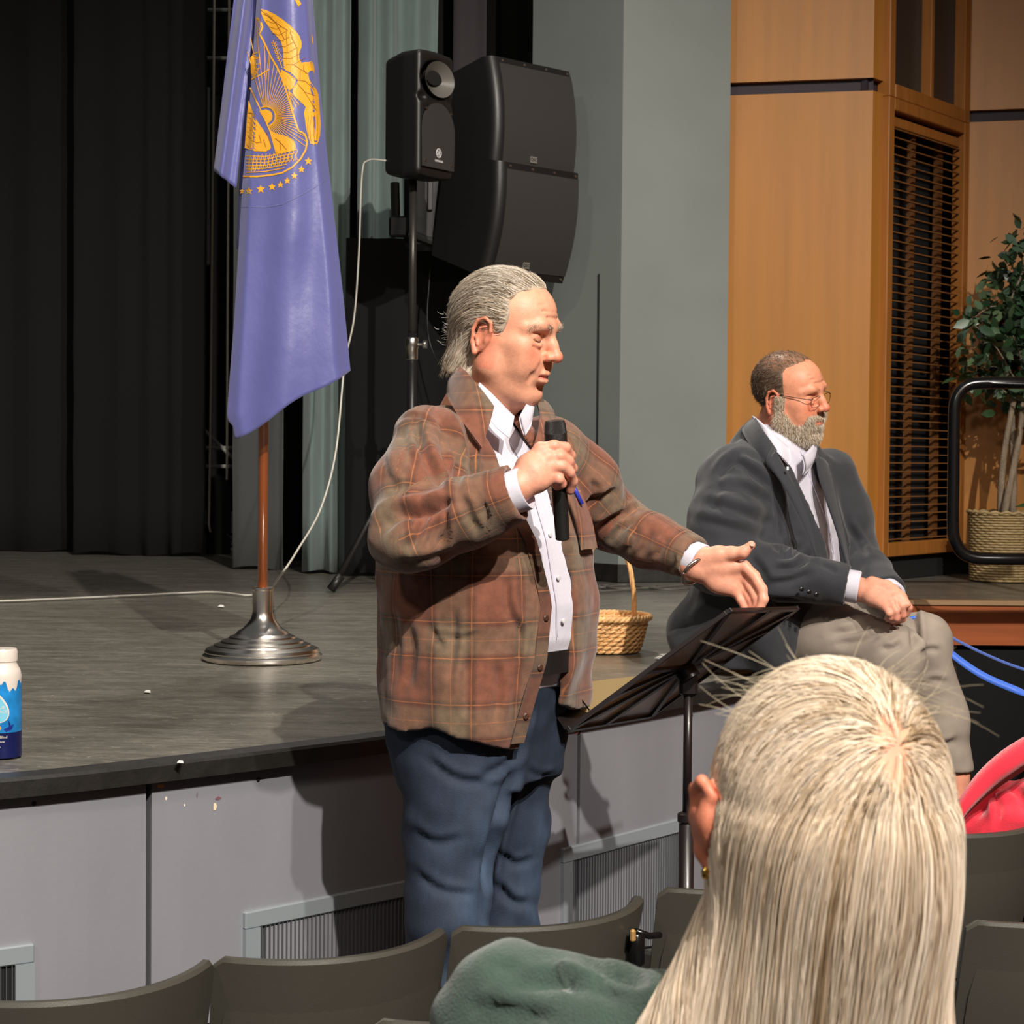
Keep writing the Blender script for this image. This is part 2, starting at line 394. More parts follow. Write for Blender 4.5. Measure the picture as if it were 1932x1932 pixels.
def skin_cols(L, base, lip, red, beard=None):
    """base colour by place on the face: lips, redder nose / cheeks / ears, stubble"""
    x, y, z = np.abs(L[:, 0]), L[:, 1], L[:, 2]
    c = np.tile(np.array(base), (len(L), 1))
    def mixin(w_, col): c[:] = c * (1 - w_[:, None]) + np.array(col) * w_[:, None]
    r = np.exp(-((x-.043)**2/.00035 + (z+.005)**2/.0006)) * g(y, .03, .06) * .55
    r = np.maximum(r, np.exp(-(x**2/.0003 + (z+.006)**2/.0003)) * g(y, .09, .11) * .7)
    r = np.maximum(r, g(x, .072, .080) * .55 * (np.abs(z) < .05)); mixin(np.clip(r, 0, 1), red)
    l = g(.0062 - np.abs(z + .0465), 0, .003) * g(.024 - x, 0, .006) * g(y, .086, .092); mixin(l * .85, lip)
    if beard is not None: mixin(beard_mask(L) * .8, beard)
    n = noise3(L[:, 0]*260, L[:, 1]*260, L[:, 2]*260); return c * (1 + .05 * n[:, None])
def beard_mask(L):
    x, y, z = np.abs(L[:, 0]), L[:, 1], L[:, 2]
    line = -.020 - .030 * g(y, .03, .065) + .026 * g(y, .078, .092)           # cheek line rising at the moustache
    line = np.where(y < .03, .028, line)
    m = g(line - z, -.004, .006) * g(y, -.005, .010)
    m = m * (1 - g(z, -.016, -.011) * g(y, .088, .1))
    lipz = (np.abs(z + .0465) < .0075) & (x < .024) & (y > .084)
    chinbare = 0
    return np.where(lipz, 0, m) * g(z, -.125, -.108)
def eyes(M, parent, iris=(.10, .13, .12), look=(0, -.25)):
    for s in (-1, 1):
        c = V3(s*.031, .0745, .0235); mb = MB(); pr = [(.0138*math.sin(a), .0138*math.cos(a)) for a in np.linspace(math.pi*.999, .001, 16)]
        ax = nrm(V3(look[0], 1, look[1])); mb.lathe(c, pr, 20, ax)
        v = np.array(mb.v); dd = ((v - c) / .0138) @ ax; cc = np.where(dd[:, None] > .985, .01, np.where(dd[:, None] > .91, np.array(iris), np.array((.72, .64, .60))))
        o = mk('eye', xf(M, v), mb.f, M_['eye'], parent, cols=cc)
def lashes(M, parent, low=-.0055, th=.0008, upper=False):
    for s in (-1, 1):
        P = []
        for t in np.linspace(-1, 1, 13):
            dx = .0150*t; dz = low*(1 - .55*t*t) + (0 if not upper else .0)
            P.append(xf(M, (s*.031 + dx, .0735 + .0161*math.sqrt(max(0, 1 - (dx/.0172)**2 - (dz/.0156)**2)) + .0012, .024 + dz)))
        MB().tube(P, [th*(.35 + .65*math.sin(math.pi*i/12)) for i in range(13)], 6).build('eyelashes', M_['lash'], parent, True)
M_ = {}
M_['eye'] = mat('eye', (.7, .7, .7), .12, attr=True, spec=.6)
M_['lash'] = mat('lash', srgb(58, 38, 30), .7)
M_['skin'] = mat('skin', (.6, .35, .25), .48, attr=True, sss=.12, spec=.4, noise=(90, .07), bump=(420, .10))
# ------------------------------------------------------------------ materials of the place
def floor_mat():
    m = mat('stage_floor', srgb(74, 70, 64), .42, spec=.5); nt = m.node_tree; N = nt.nodes; L = nt.links; p = N['Principled BSDF']
    tc = N.new('ShaderNodeTexCoord')
    def nz(sc, st, rot, det=6):
        mp = N.new('ShaderNodeMapping'); mp.inputs['Scale'].default_value = st; mp.inputs['Rotation'].default_value = (0, 0, rot); L.new(tc.outputs['Object'], mp.inputs[0])
        t = N.new('ShaderNodeTexNoise'); t.inputs['Scale'].default_value = sc; t.inputs['Detail'].default_value = det; t.inputs['Roughness'].default_value = .7; L.new(mp.outputs[0], t.inputs['Vector']); return t.outputs['Fac']
    def ramp(src, a, b, lo, hi):
        r = N.new('ShaderNodeMapRange'); r.inputs[1].default_value = a; r.inputs[2].default_value = b; r.inputs[3].default_value = lo; r.inputs[4].default_value = hi; L.new(src, r.inputs[0]); return r.outputs[0]
    a = ramp(nz(3.0, (1, 3.5, 1), .15), .3, .75, .55, 1.35)
    b = ramp(nz(26, (1, 5, 1), -.1), .52, .74, 0, 1.1)
    c = ramp(nz(60, (1, 1.6, 1), .5, 2), .70, .78, 0, 2.6)
    d = ramp(nz(9, (1, 9, 1), .05), .58, .74, 0, .8)
    def ma(op, x, y):
        k = N.new('ShaderNodeMath'); k.operation = op; L.new(x, k.inputs[0]); L.new(y, k.inputs[1]); return k.outputs[0]
    s = ma('ADD', ma('ADD', ma('ADD', a, b), c), d)
    v = N.new('ShaderNodeVectorMath'); v.operation = 'SCALE'; v.inputs[0].default_value = srgb(106, 102, 94); L.new(s, v.inputs['Scale']); L.new(v.outputs[0], p.inputs['Base Color'])
    r2 = ramp(nz(12, (1, 4, 1), .3), .3, .7, .22, .42); L.new(r2, p.inputs['Roughness'])
    bp = N.new('ShaderNodeBump'); bp.inputs['Strength'].default_value = .12; bp.inputs['Distance'].default_value = .004; L.new(nz(70, (1, 3, 1), 0), bp.inputs['Height']); L.new(bp.outputs[0], p.inputs['Normal'])
    return m
M_['floor'] = floor_mat()
M_['grey_panel'] = mat('grey_panel', srgb(128, 128, 134), .5, noise=(5, .06, (1, 1, .35)), bump=(90, .03))
M_['black_paint'] = mat('black_paint', srgb(30, 28, 26), .45, noise=(20, .3), bump=(60, .1))
M_['void'] = mat('void', (.004, .004, .004), .9)
M_['wall_grey'] = mat('wall_grey', srgb(122, 128, 124), .7, noise=(2.5, .05), bump=(160, .05))
M_['wood'] = mat('wood', srgb(176, 116, 46), .42, noise=(2.2, .10, (7, 7, .35)), bump=(60, .02, (6, 6, .3)))
M_['wood_frame'] = mat('wood_frame', srgb(158, 100, 44), .4, noise=(6, .12, (6, 6, .4)))
M_['wood_red'] = mat('wood_red', srgb(150, 78, 38), .4, noise=(4, .15, (.4, 6, 6)))
M_['reveal'] = mat('reveal', srgb(52, 44, 52), .7)
M_['drape_green'] = mat('drape_green', srgb(104, 120, 117), .95, sheen=.3, noise=(30, .08, (1, 1, .2)), bump=(300, .1))
M_['drape_black'] = mat('drape_black', srgb(5, 5, 5), .98, noise=(8, .2, (1, 1, .2)))
M_['drape_dark'] = mat('drape_dark', srgb(60, 56, 58), .95)
M_['metal'] = mat('bright_metal', srgb(200, 196, 190), .28, 1.0)
M_['alu'] = mat('aluminium', srgb(158, 166, 172), .35, .35)
M_['chrome'] = mat('chrome', srgb(236, 230, 222), .24, 1.0, bump=(300, .02))
M_['black_plastic'] = mat('black_plastic', srgb(26, 25, 25), .42, bump=(260, .06))
M_['black_gloss'] = mat('black_gloss', srgb(16, 15, 16), .22)
M_['grille'] = mat('grille_cloth', srgb(52, 50, 47), .6, bump=(700, .3))
M_['screw'] = mat('screw_head', srgb(190, 185, 175), .3, 1.0)
M_['white_print'] = mat('white_print', srgb(215, 215, 215), .5)
M_['house_floor'] = mat('house_floor', srgb(40, 40, 44), .8, noise=(40, .15))

# ------------------------------------------------------------------ room shell
SZ = .98
def slab(name, poly, z0, z1, m, **k):
    MBx = MB(); MBx.prism([(x, y, z0) for x, y in poly], (0, 0, z1 - z0)); o = MBx.build(name, m); tag(o, kind='structure'); return o
def wallq(name, a, b, z0, z1, m, th=.08, parent=None, kind='structure'):
    a = np.array(a, float); b = np.array(b, float); d = nrm(b - a); n = np.array([-d[1], d[0]])
    P = [a, b, b + n*th, a + n*th]; mb = MB(); mb.prism([(p[0], p[1], z0) for p in P], (0, 0, z1 - z0)); o = mb.build(name, m, parent)
    if kind: tag(o, kind=kind)
    return o
slab('floor', [(-6, -3.0), (6, -3.0), (6, 13), (-6, 13)], -.1, 0, M_['house_floor'])
EDGE = [tuple(p[:2]) for p in smooth_path([(-2.4,2.55,0), (-1.55,2.90,0), (-.93,3.262,0), (-.687,3.44,0), (-.381,3.704,0), (-.05,4.02,0), (.20,4.28,0), (.442,4.572,0), (.61,4.80,0), (.773,5.07,0), (.93,5.38,0), (1.00,5.62,0)], 5)]
far = [(1.05, 6.2), (1.06, 7.71), (6, 7.71), (6, 12.6), (-6, 12.6), (-6, 2.2), (-3.2, 2.3)]
slab('floor_stage', EDGE + far, SZ - .035, SZ - .003, M_['floor'])
# nosing along the curved edge, then the grey fascia below it
def ribbon_wall(name, path, off0, off1, z0, z1, m, kind='structure', bev=0):
    p = [np.array(q) for q in path]; A, B = [], []
    for i, q in enumerate(p):
        t = nrm(p[min(i+1, len(p)-1)] - p[max(i-1, 0)]); n = np.array([t[1], -t[0]])
        A.append(q + n * off0); B.append(q + n * off1)
    mb = MB(); rings = [[(a[0], a[1], z0), (b[0], b[1], z0), (b[0], b[1], z1 - bev), (b[0]*(1-1)+ (b[0]-(b[0]-a[0])*min(1, bev*14)), (b[1]-(b[1]-a[1])*min(1, bev*14)), z1), (a[0], a[1], z1)] for a, b in zip(A, B)]
    mb.loft(rings); o = mb.build(name, m); tag(o, kind=kind); return o
ribbon_wall('trim_1', EDGE, -.06, .004, SZ - .037, SZ, M_['black_paint'], bev=.006)
ribbon_wall('wall_stage_backing', EDGE, -.12, -.05, 0, SZ - .035, M_['void'])
# fascia panels between seams
def plen(path):
    L = [0.0]
    for a, b in zip(path[:-1], path[1:]): L.append(L[-1] + math.dist(a, b))
    return L
EL = plen(EDGE)
def ept(s):
    s = min(max(s, 0), EL[-1] - 1e-6)
    for i in range(len(EL) - 1):
        if EL[i+1] >= s:
            t = (s - EL[i]) / (EL[i+1] - EL[i]); a = np.array(EDGE[i]); b = np.array(EDGE[i+1]); return a + (b-a)*t, nrm(b-a)
def s_of(xpx, y=1450):   # arc position under an image column
    best = min(range(400), key=lambda k: abs((lambda q: (np.linalg.inv(CM[:3,:3]) @ (np.array([q[0], q[1], .8]) - CL)))(ept(EL[-1]*k/399)[0]) @ np.array([1,0,0]) / -(np.linalg.inv(CM[:3,:3]) @ (np.array([*ept(EL[-1]*k/399)[0], .8]) - CL))[2] * FPX + 966 - xpx))
    return EL[-1] * best / 399
seams = [0, s_of(-560), s_of(289), s_of(289) + 1.19, EL[-1]]
for i in range(len(seams) - 1):
    a, b = seams[i] + .006, seams[i+1] - .006
    n = max(3, int((b - a) / .06)); pts = [tuple(ept(a + (b-a)*k/n)[0]) for k in range(n+1)]
    ribbon_wall('wall_stage_front', pts, -.05, -.026, .02, SZ - .040, M_['grey_panel'])
# vents set low in the fascia
def vent(s0, s1, zt, label):
    (a, ta), (b, tb) = ept(s0), ept(s1); t = nrm(b - a); n = np.array([t[1], -t[0]]); L = math.dist(a, b)
    A = np.array([[t[0], t[1], 0], [n[0], n[1], 0], [0, 0, 1]]); c = (a + b) / 2 + n * (-.026 + .004); h = .34
    r = empty('floor_vent', (c[0], c[1], zt - h)); tag(r, label, 'vent', 'air vents low in the stage front')
    def q(u, w_, z): return np.array([c[0] + t[0]*u + n[0]*w_, c[1] + t[1]*u + n[1]*w_, z])
    f = MB(); th = .036
    f.box(q(0, 0, zt - th/2), (L, .014, th), A, .003); f.box(q(0, 0, zt - h + th/2), (L, .014, th), A, .003)
    f.box(q(-L/2 + th/2, 0, zt - h/2), (th, .0139, h - 2*th), A); f.box(q(L/2 - th/2, 0, zt - h/2), (th, .0139, h - 2*th), A); f.build('frame', M_['alu'], r)
    MB().box(q(0, -.004, zt - h/2), (L - 2*th, .003, h - 2*th), A).build('backing', M_['void'], r)
    s = MB(); k = int((L - 2*th) / .0105)
    for i in range(k): s.box(q(-L/2 + th + (i + .5) * (L - 2*th) / k, .0015, zt - h/2), (.0011, .006, h - 2*th), A)
    s.build('slat', mat('vent_slat', srgb(96, 98, 102), .5), r)
zv = .735
vent(s_of(468), s_of(468) + .60, .655, 'long silver vent in the stage front behind the standing man\'s legs')
vent(s_of(1078), s_of(1078) + .52, .652, 'silver vent in the stage front behind the music stand post')
vent(s_of(66) - .55, s_of(66), .665, 'silver vent at the bottom left corner of the stage front, cut by the frame')
for i, (px, py) in enumerate([(64, 1516), (487, 1471), (1297, 1378), (1305, 1350)]):
    s = s_of(px); p, t = ept(s); n = np.array([t[1], -t[0]]); z = W(px, py, 0)[2]
    r = ray(px, py); k = (p @ n - 0) ; d = ((p + n*-.026) @ n) / (r[:2] @ n); q = CL + r*d
    o = MB().lathe(q - V3(*(n*.0), 0), [(.0045, -.002), (.0045, .0012), (.003, .002)], 10, (n[0], n[1], 0)).build('screw', M_['black_plastic']); tag(o, ['dark screw near the top of the grey stage front at the left', 'dark screw in the grey stage front right of the panel seam', 'dark screw in the grey stage front right of the music stand, lower of two', 'dark screw in the grey stage front right of the music stand, upper of two'][i], 'screw', 'screws in the stage front')
# chips and marks on the painted fascia
def chip(px, py, w_, h_, col, nm='paint_chip'):
    p, t = ept(s_of(px)); n = np.array([t[1], -t[0]]); r = ray(px, py); q = CL + r*(((p + n*-.0258) @ n) / (r[:2] @ n)); A = np.array([[t[0], t[1], 0], [n[0], n[1], 0], [0, 0, 1]])
    rg_ = np.random.default_rng(int(px)); P = [q + A.T @ V3(w_/2*math.cos(a)*rg_.uniform(.6, 1.1), 0, h_/2*math.sin(a)*rg_.uniform(.6, 1.1)) for a in np.linspace(0, 6.28, 9)[:-1]]
    panel = [o for o in S.objects if o.name.startswith('wall_stage_front')][1 if px < 1200 else 2]; MB().prism(P, V3(n[0], n[1], 0)*.0006).build(nm, mat('chip', srgb(*col), .6), panel)
for a in [(303,1483,.022,.010,(220,150,90)), (313,1506,.006,.008,(230,215,195)), (348,1519,.005,.006,(225,215,200)), (405,1522,.009,.018,(226,206,176)), (412,1506,.016,.008,(120,80,90)), (372,1500,.004,.014,(110,104,112)), (1361,1332,.012,.014,(128,78,88)), (1395,1322,.006,.012,(120,84,92)), (1088,1381,.02,.012,(150,100,90))]: chip(*a)
# far wing: wood edge over black
wallq('trim_2', (1.06, 7.70), (6, 7.70), SZ - .19, SZ - .005, M_['wood_red'], .06)
wallq('trim_3', (1.06, 7.69), (6, 7.69), SZ - .018, SZ + .002, mat('edge_strip', srgb(150, 118, 84), .5), .06)
wallq('wall_stage_side', (1.06, 7.74), (6, 7.74), 0, SZ - .19, M_['drape_black'], .05)
wallq('wall_stage_return', (1.03, 5.75), (1.06, 7.7), 0, SZ - .04, M_['drape_black'], .03)
# walls
HT = 5.6
wallq('wall_grey_left', (.085, 9.15), (.515, 8.70), SZ, HT, M_['wall_grey'])
wallq('wall_grey', (.515, 8.70), (1.045, 8.82), SZ, HT, M_['wall_grey'])
wallq('baseboard_grey', (.08, 9.135), (.513, 8.685), SZ, SZ + .085, M_['black_paint'], .03)
wallq('baseboard_grey_right', (.513, 8.685), (1.045, 8.803), SZ, SZ + .085, M_['black_paint'], .03)
q0 = WP(1129, 517, (.085, 9.15), (.515, 8.70)); q1 = WP(1127, 905, (.085, 9.15), (.515, 8.70))
MB().box(((q0[0]+q1[0])/2, (q0[1]+q1[1])/2 - .004, (q0[2]+q1[2])/2), (.008, .006, q0[2]-q1[2])).build('trim_4', M_['void'])['kind'] = 'structure'
ZB = 3.372    # dark reveal in the timber wall
def timber(n, a, b):
    wallq('wall_timber_' + n, a, b, SZ + .09, ZB, M_['wood']); wallq('wall_timber_upper_' + n, a, b, ZB + .062, HT, M_['wood'])
    a = np.array(a); b = np.array(b); d = nrm(b - a); nn = np.array([-d[1], d[0]]) * .035
    wallq('trim_reveal_' + n, a + nn, b + nn, ZB - .01, ZB + .072, M_['reveal'], .03)
    wallq('baseboard_' + n, a - nn*.0 + nn*.3, b + nn*.3, SZ, SZ + .092, M_['drape_black'], .03)
timber('middle', (1.045, 8.95), (1.735, 8.80)); timber('bevel', (1.735, 8.80), (1.80, 8.88)); timber('right', (2.375, 9.60), (3.6, 9.30))
wallq('baseboard_louvre', (1.80, 8.89), (2.38, 9.62), SZ, SZ + .12, M_['drape_black'], .03)
# louvred opening with the dark window above
la, lb = np.array((1.80, 8.88)), np.array((2.375, 9.60)); ld = nrm(lb - la); ln = np.array([ld[1], -ld[0]]); LL = math.dist(la, lb)
A3 = np.array([[ld[0], ld[1], 0], [ln[0], ln[1], 0], [0, 0, 1]])
def lp(u, w_, z): return np.array([la[0] + ld[0]*u + ln[0]*w_, la[1] + ld[1]*u + ln[1]*w_, z])
lou = empty('louvre_panel', lp(LL/2, 0, 1.07)); tag(lou, 'tall timber louvre of thin horizontal slats over a dark opening, beside the potted tree', 'louvre')
zl0, zl1 = 1.10, 3.36
fm = MB()
for u in (.03, LL - .03): fm.box(lp(u, 0, (zl0 + zl1)/2), (.06, .07, zl1 - zl0), A3, .004)
fm.box(lp(LL/2, .0, zl0 + .035), (LL - .12, .068, .07), A3, .004); fm.box(lp(LL/2, .0, zl1 - .03), (LL - .12, .068, .06), A3, .004); fm.box(lp(LL/2, -.01, zl1 - .105), (LL - .12, .03, .05), A3, .004)
fm.build('frame', M_['wood_frame'], lou)
sl = MB(); k = 49
for i in range(k):
    z = zl0 + .085 + i * (zl1 - .14 - zl0 - .085) / (k - 1); sl.box(lp(LL/2, .004, z), (LL - .12, .012, .0055), A3)
sl.build('slat', mat('slat_wood', srgb(128, 84, 44), .5), lou)
MB().box(lp(LL*.44, -.045, (zl0+zl1)/2), (.034, .03, zl1 - zl0 - .14), A3).box(lp(LL*.88, -.09, (zl0+zl1)/2), (.05, .03, zl1 - zl0 - .14), A3).build('mullion', mat('wood_shade', srgb(104, 64, 28), .6), lou)
MB().box(lp(LL/2, -.16, (zl0+zl1)/2), (LL, .02, zl1 - zl0), A3).build('backing', M_['void'], lou)
win = MB()
win.box(lp(.03, 0, (zl1 + HT)/2), (.06, .07, HT - zl1), A3, .004).box(lp(LL - .035, 0, (zl1 + HT)/2), (.07, .07, HT - zl1), A3, .004).box(lp(LL*.52, 0, (zl1 + HT)/2), (.035, .06, HT - zl1), A3, .004).box(lp(LL/2, 0, zl1 + .035), (LL - .13, .069, .07), A3, .004)
wo = win.build('window_1', M_['wood_frame']); tag(wo, kind='structure')
MB().box(lp(LL/2, -.03, (zl1 + HT)/2), (LL - .12, .012, HT - zl1), A3).build('pane', mat('dark_pane', srgb(52, 48, 44), .35), wo)
wallq('wall_back', (-6, 12.5), (6, 12.5), 0, HT, M_['void'], .1); wallq('wall_left', (-6, 2.2), (-6, 12.5), 0, HT, M_['void'], .1)
wallq('wall_right', (3.6, 12.5), (3.6, -3.0), 0, HT, M_['wood'], .1)
for n in ('wall_back', 'wall_left'): pass

# ------------------------------------------------------------------ drapes
def drape(label, a, b, z0, z1, m, folds, amp, seed=0, hem=True, cat='curtain', group='stage drapes'):
    rng = np.random.default_rng(seed); a = np.array(a, float); b = np.array(b, float); d = nrm(b - a); n = np.array([d[1], -d[0]]); L = math.dist(a, b)
    nu, nz = max(24, folds * 14), 14; V = []; ph = np.cumsum(rng.uniform(.6, 1.4, folds + 2)); am = rng.uniform(.55, 1.1, folds + 3)
    for side in (0, 1):
        for j in range(nz + 1):
            z = z0 + (z1 - z0) * j / nz
            for i in range(nu + 1):
                t = i / nu * folds; k = int(t); f = t - k
                o = math.sin(2*math.pi*(t + .18*math.sin(t*1.7 + seed))) * amp * (am[k]*(1-f) + am[k+1]*f); o = o * (1 - .25*j/nz*math.sin(k*2.1)) + .006 * math.sin(z*9 + k)
                q = a + d * (L * i / nu) + n * (o - side * .008); V.append((q[0], q[1], z + (.012*math.sin(t*2.2) if j == 0 else 0)))
    F = []; W_ = nu + 1; H = (nz + 1) * W_
    for j in range(nz):
        for i in range(nu): q = j*W_ + i; F.append((q, q+1, q+1+W_, q+W_)); F.append((H+q, H+q+W_, H+q+1+W_, H+q+1))
    for i in range(nu): F.append((i, H+i, H+i+1, i+1))
    for j in range(nz): q = j*W_; F.append((q, q+W_, H+q+W_, H+q)); q += nu; F.append((q, H+q, H+q+W_, q+W_))
    o = mk('stage_curtain', V, F, m); tag(o, label, cat, group); return o
Zt = 5.2
drape('black drape filling the far left of the stage behind the floor', (-5.6, 11.2), (-2.62, 11.0), SZ + .01, Zt, M_['drape_dark2'] if 'drape_dark2' in M_ else mat('drape_charcoal', srgb(9, 9, 10), .98), 9, .05, 1)
drape('black drape just left of the rope and pipe frame', (-2.60, 10.7), (-1.80, 10.6), SZ + .01, Zt, M_['drape_black'], 4, .03, 2)
drape('narrow grey-green drape behind the flagpole', (-1.47, 9.48), (-1.20, 9.42), SZ + .005, Zt, mat('drape_grey', srgb(66, 68, 68), .95, sheen=.2), 2, .03, 3)
drape('grey-green drape in deep folds just right of the flag', (-1.07, 9.16), (-.83, 9.16), SZ + .005, Zt, M_['drape_green'], 2, .045, 4)
drape('grey-green drape hanging between the flag and the tripod speaker', (-.80, 9.30), (-.40, 9.42), SZ + .005, Zt, M_['drape_green'], 3, .055, 5)
drape('low black drape added behind the tripod speaker, standing in for the shade there', (-.835, 8.98), (.02, 8.98), SZ + .005, 2.66, M_['drape_black'], 5, .012, 9)  # added black sheet, stands in for the shadowed area behind the speaker
drape('dark grey drape strip above the tripod speaker', (-.34, 9.8), (-.16, 9.8), SZ + .01, Zt, M_['drape_dark'], 1, .012, 6)
drape('black drape hanging right behind the curved speakers', (-.42, 10.1), (.25, 10.1), SZ + .01, Zt, M_['drape_black'], 4, .02, 7)
drape('black drape between the two grey-green drapes', (-1.30, 9.9), (-.40, 9.9), SZ + .01, Zt, M_['drape_black'], 4, .02, 8)
# ------------------------------------------------------------------ rope and pipe frame behind the stage
rg = empty('rigging_frame', (-1.72, 11.6, SZ)); tag(rg, 'grey pipe ladder frame standing in the dark gap between the black drape and the flag', 'rigging frame')
def rp(x, y, d=11.9): return W(x, y, d)
mg = mat('dull_pipe', srgb(170, 170, 164), .6)
for x, y0, y1 in ((393, 165, 500), (388, -150, 100), (446, -150, 1045)):
    MB().tube([rp(x, y0), rp(x, y1)], .011, 8).build('post', mg, rg, 'auto')
for y, x0, x1 in ((19, 384, 452), (110, 384, 452), (845, 372, 452), (880, 372, 452), (497, 384, 396)):
    MB().tube([rp(x0, y), rp(x1, y)], .013, 8).build('rung', mg, rg, 'auto')
MB().tube([rp(374, 800), rp(455, 880)], .012, 8).build('brace', mg, rg, 'auto')
MB().box(rp(410, 1035) - V3(0, 0, .02), (.34, .2, .03)).build('foot_plate', M_['alu'], rg)
for p_, s_ in ((rp(384, 975), (.06, .06, .10)), (rp(440, 985), (.07, .06, .14)), (rp(386, 1018), (.05, .05, .08)), (rp(438, 1020), (.06, .05, .07))): MB().box(p_, s_).build('bracket', mg, rg)
rm = mat('rope', srgb(200, 190, 170), .9, noise=(400, .3, (1, 1, 3)))
for i, (xa, ya, xb, yb, d) in enumerate([(405, -80, 398, 720, 10.9), (433, -80, 428, 905, 10.9)]):
    pts = [W(xa + (xb-xa)*t, ya + (yb-ya)*t, d) for t in np.linspace(0, 1, 14)]
    if i == 0: pts += [W(396, 860, d), W(394, 990, d), W(397, 1004, d)]
    tag(MB().tube(pts, .0075, 7).build('rope', rm, None, True), ['pale rope hanging on the left of the pipe frame down to the black case', 'pale rope hanging close behind the left fold of the flag'][i], 'rope', 'ropes by the pipe frame')
c = W(412, 1046, 11.0); cz = SZ
cs = MB(); cs.lathe((c[0], c[1], cz), [(.075, 0), (.075, .30), (.07, .42), (.05, .46), (.01, .48)], 20)
root = cs.build('equipment_case', M_['drape_black'], None, 'auto'); tag(root, 'black upright padded case standing on the stage in front of the pipe frame', 'case')
for s in (-1, 1): MB().tube([(c[0]+s*.06, c[1]-.06, cz+.12), (c[0]+s*.12, c[1]-.07, cz+.06), (c[0]+s*.12, c[1]-.07, cz+.005)], .006, 6).build('leg', M_['black_plastic'], root)

# ------------------------------------------------------------------ flag, pole, stand
PB = V3(*WZ(495, 1243, SZ)); 
st = MB(); st.lathe(PB, [(.002, 0), (.170, 0), (.174, .006), (.174, .013), (.168, .018), (.166, .021), (.168, .024), (.163, .032), (.148, .038), (.142, .040), (.140, .044), (.128, .048), (.122, .050), (.119, .055), (.104, .060), (.098, .062), (.095, .067), (.080, .073), (.076, .076), (.072, .082), (.058, .090), (.048, .100), (.036, .115), (.031, .128), (.029, .14), (.030, .200), (.033, .203), (.033, .209), (.027, .211), (.020, .211)], 56)
so = st.build('flagpole_stand', M_['chrome'], None, 'auto'); tag(so, 'polished silver stepped round flagpole stand on the black stage floor', 'flagpole stand')
top = W(503, -140, 5.16); woodp = mat('pole_wood', srgb(150, 78, 34), .25, coat=.5, noise=(8, .15, (6, 6, .3)))
tag(MB().tube([PB + V3(0, 0, .19), (PB + V3(0,0,.19) + top) / 2, top], .0145, 20).build('flagpole', woodp, None, True), 'varnished brown wooden flagpole rising from the silver stand', 'flagpole')
def lerp(a, b, t): return a + (b - a) * t
def piece(xs, y): return float(np.interp(y, [p[0] for p in xs], [p[1] for p in xs]))
FL_L = [(-140, 492), (0, 484), (180, 472), (350, 457), (600, 442), (782, 428), (830, 437)]
FL_R = [(-140, 572), (0, 590), (200, 607), (400, 630), (560, 648), (694, 661), (830, 690)]
def flag_d(x, y):
    u = (x - piece(FL_L, y)) / max(30, piece(FL_R, y) - piece(FL_L, y)); e = min(1, max(0, y / 700))
    d = 5.075 + .018 * math.sin(u*6.5 + .9 + y*.0012) * (1 - .25*e) + .006*math.sin(u*15 + y*.007) * e - .05*math.exp(-((u - .30)/.14)**2)*0
    d += .045 * g(np.array(u), .86, 1.02) + .03 * (1 - g(np.array(u), -.02, .10))
    d += .006 * math.sin(y*.021 + u*5) * math.exp(-((u-.55)/.2)**2) * g(np.array(float(y)), 380, 480)
    return float(d)
def sheet(fn, nu, nv, th):
    """fn(u, v) -> (px, py, d); doubled with thickness th"""
    V = []
    for k in (0, 1):
        for j in range(nv + 1):
            for i in range(nu + 1):
                x, y, d = fn(i/nu, j/nv); V.append(W(x, y, d + k*th))
    H = (nu+1)*(nv+1); F = []; w_ = nu + 1
    for j in range(nv):
        for i in range(nu): q = j*w_+i; F.append((q, q+w_, q+1+w_, q+1)); F.append((H+q, H+q+1, H+q+1+w_, H+q+w_))
    for i in range(nu): F.append((i, i+1, H+i+1, H+i)); q = nv*w_+i; F.append((q, H+q, H+q+1, q+1))
    for j in range(nv): q = j*w_; F.append((q, H+q, H+q+w_, q+w_)); q += nu; F.append((q, q+w_, H+q+w_, H+q))
    return V, F
def flag_main(u, v):
    yl = lerp(-140, 829, v); yr = lerp(-140, 697, v); y = lerp(yl, yr, u) + 5*math.sin(u*9)*v**4
    x = lerp(piece(FL_L, yl if v < .97 else 825), piece(FL_R, yr), u); 
    if v > .96: x += 8*(1-u)*(v-.96)/.04
    return x, y, flag_d(x, y) + .010*math.sin(u*40)*max(0, v-.93)*.9
flagm = mat('flag_satin', srgb(94, 96, 156), .38, sheen=.35, noise=(3, .05), bump=(16, .28, (1, 1, .7)), spec=.45)
fr = empty('flag', top); tag(fr, 'blue satin flag with gold seal, folded and hanging from the wooden pole', 'flag')
V, F = sheet(flag_main, 60, 150, .003); mk('cloth', V, F, flagm, fr)
def flag_fold(u, v):
    yl = lerp(-140, 322, v); yr = lerp(-140, 356, v); y = lerp(yl, yr, u)
    x = lerp(np.interp(yl, [-140, 0, 322], [455, 441, 403]), np.interp(yr, [-140, 0, 356], [494, 484, 446]), u)
    return x, y, 5.15 - .035*math.sin(u*math.pi*.9) + .012*math.sin(u*9 + v*2) + .03*u
V, F = sheet(flag_fold, 24, 60, .003); mk('fold', V, F, flagm, fr)
def flag_back(u, v):    # the shaded layer between the two
    y = lerp(-140, 470, v); return lerp(piece(FL_L, y) - 14 + 10*v, piece(FL_L, y) + 40, u), y, 5.19 + .02*u
V, F = sheet(flag_back, 8, 30, .003); mk('inner_layer', V, F, flagm, fr)
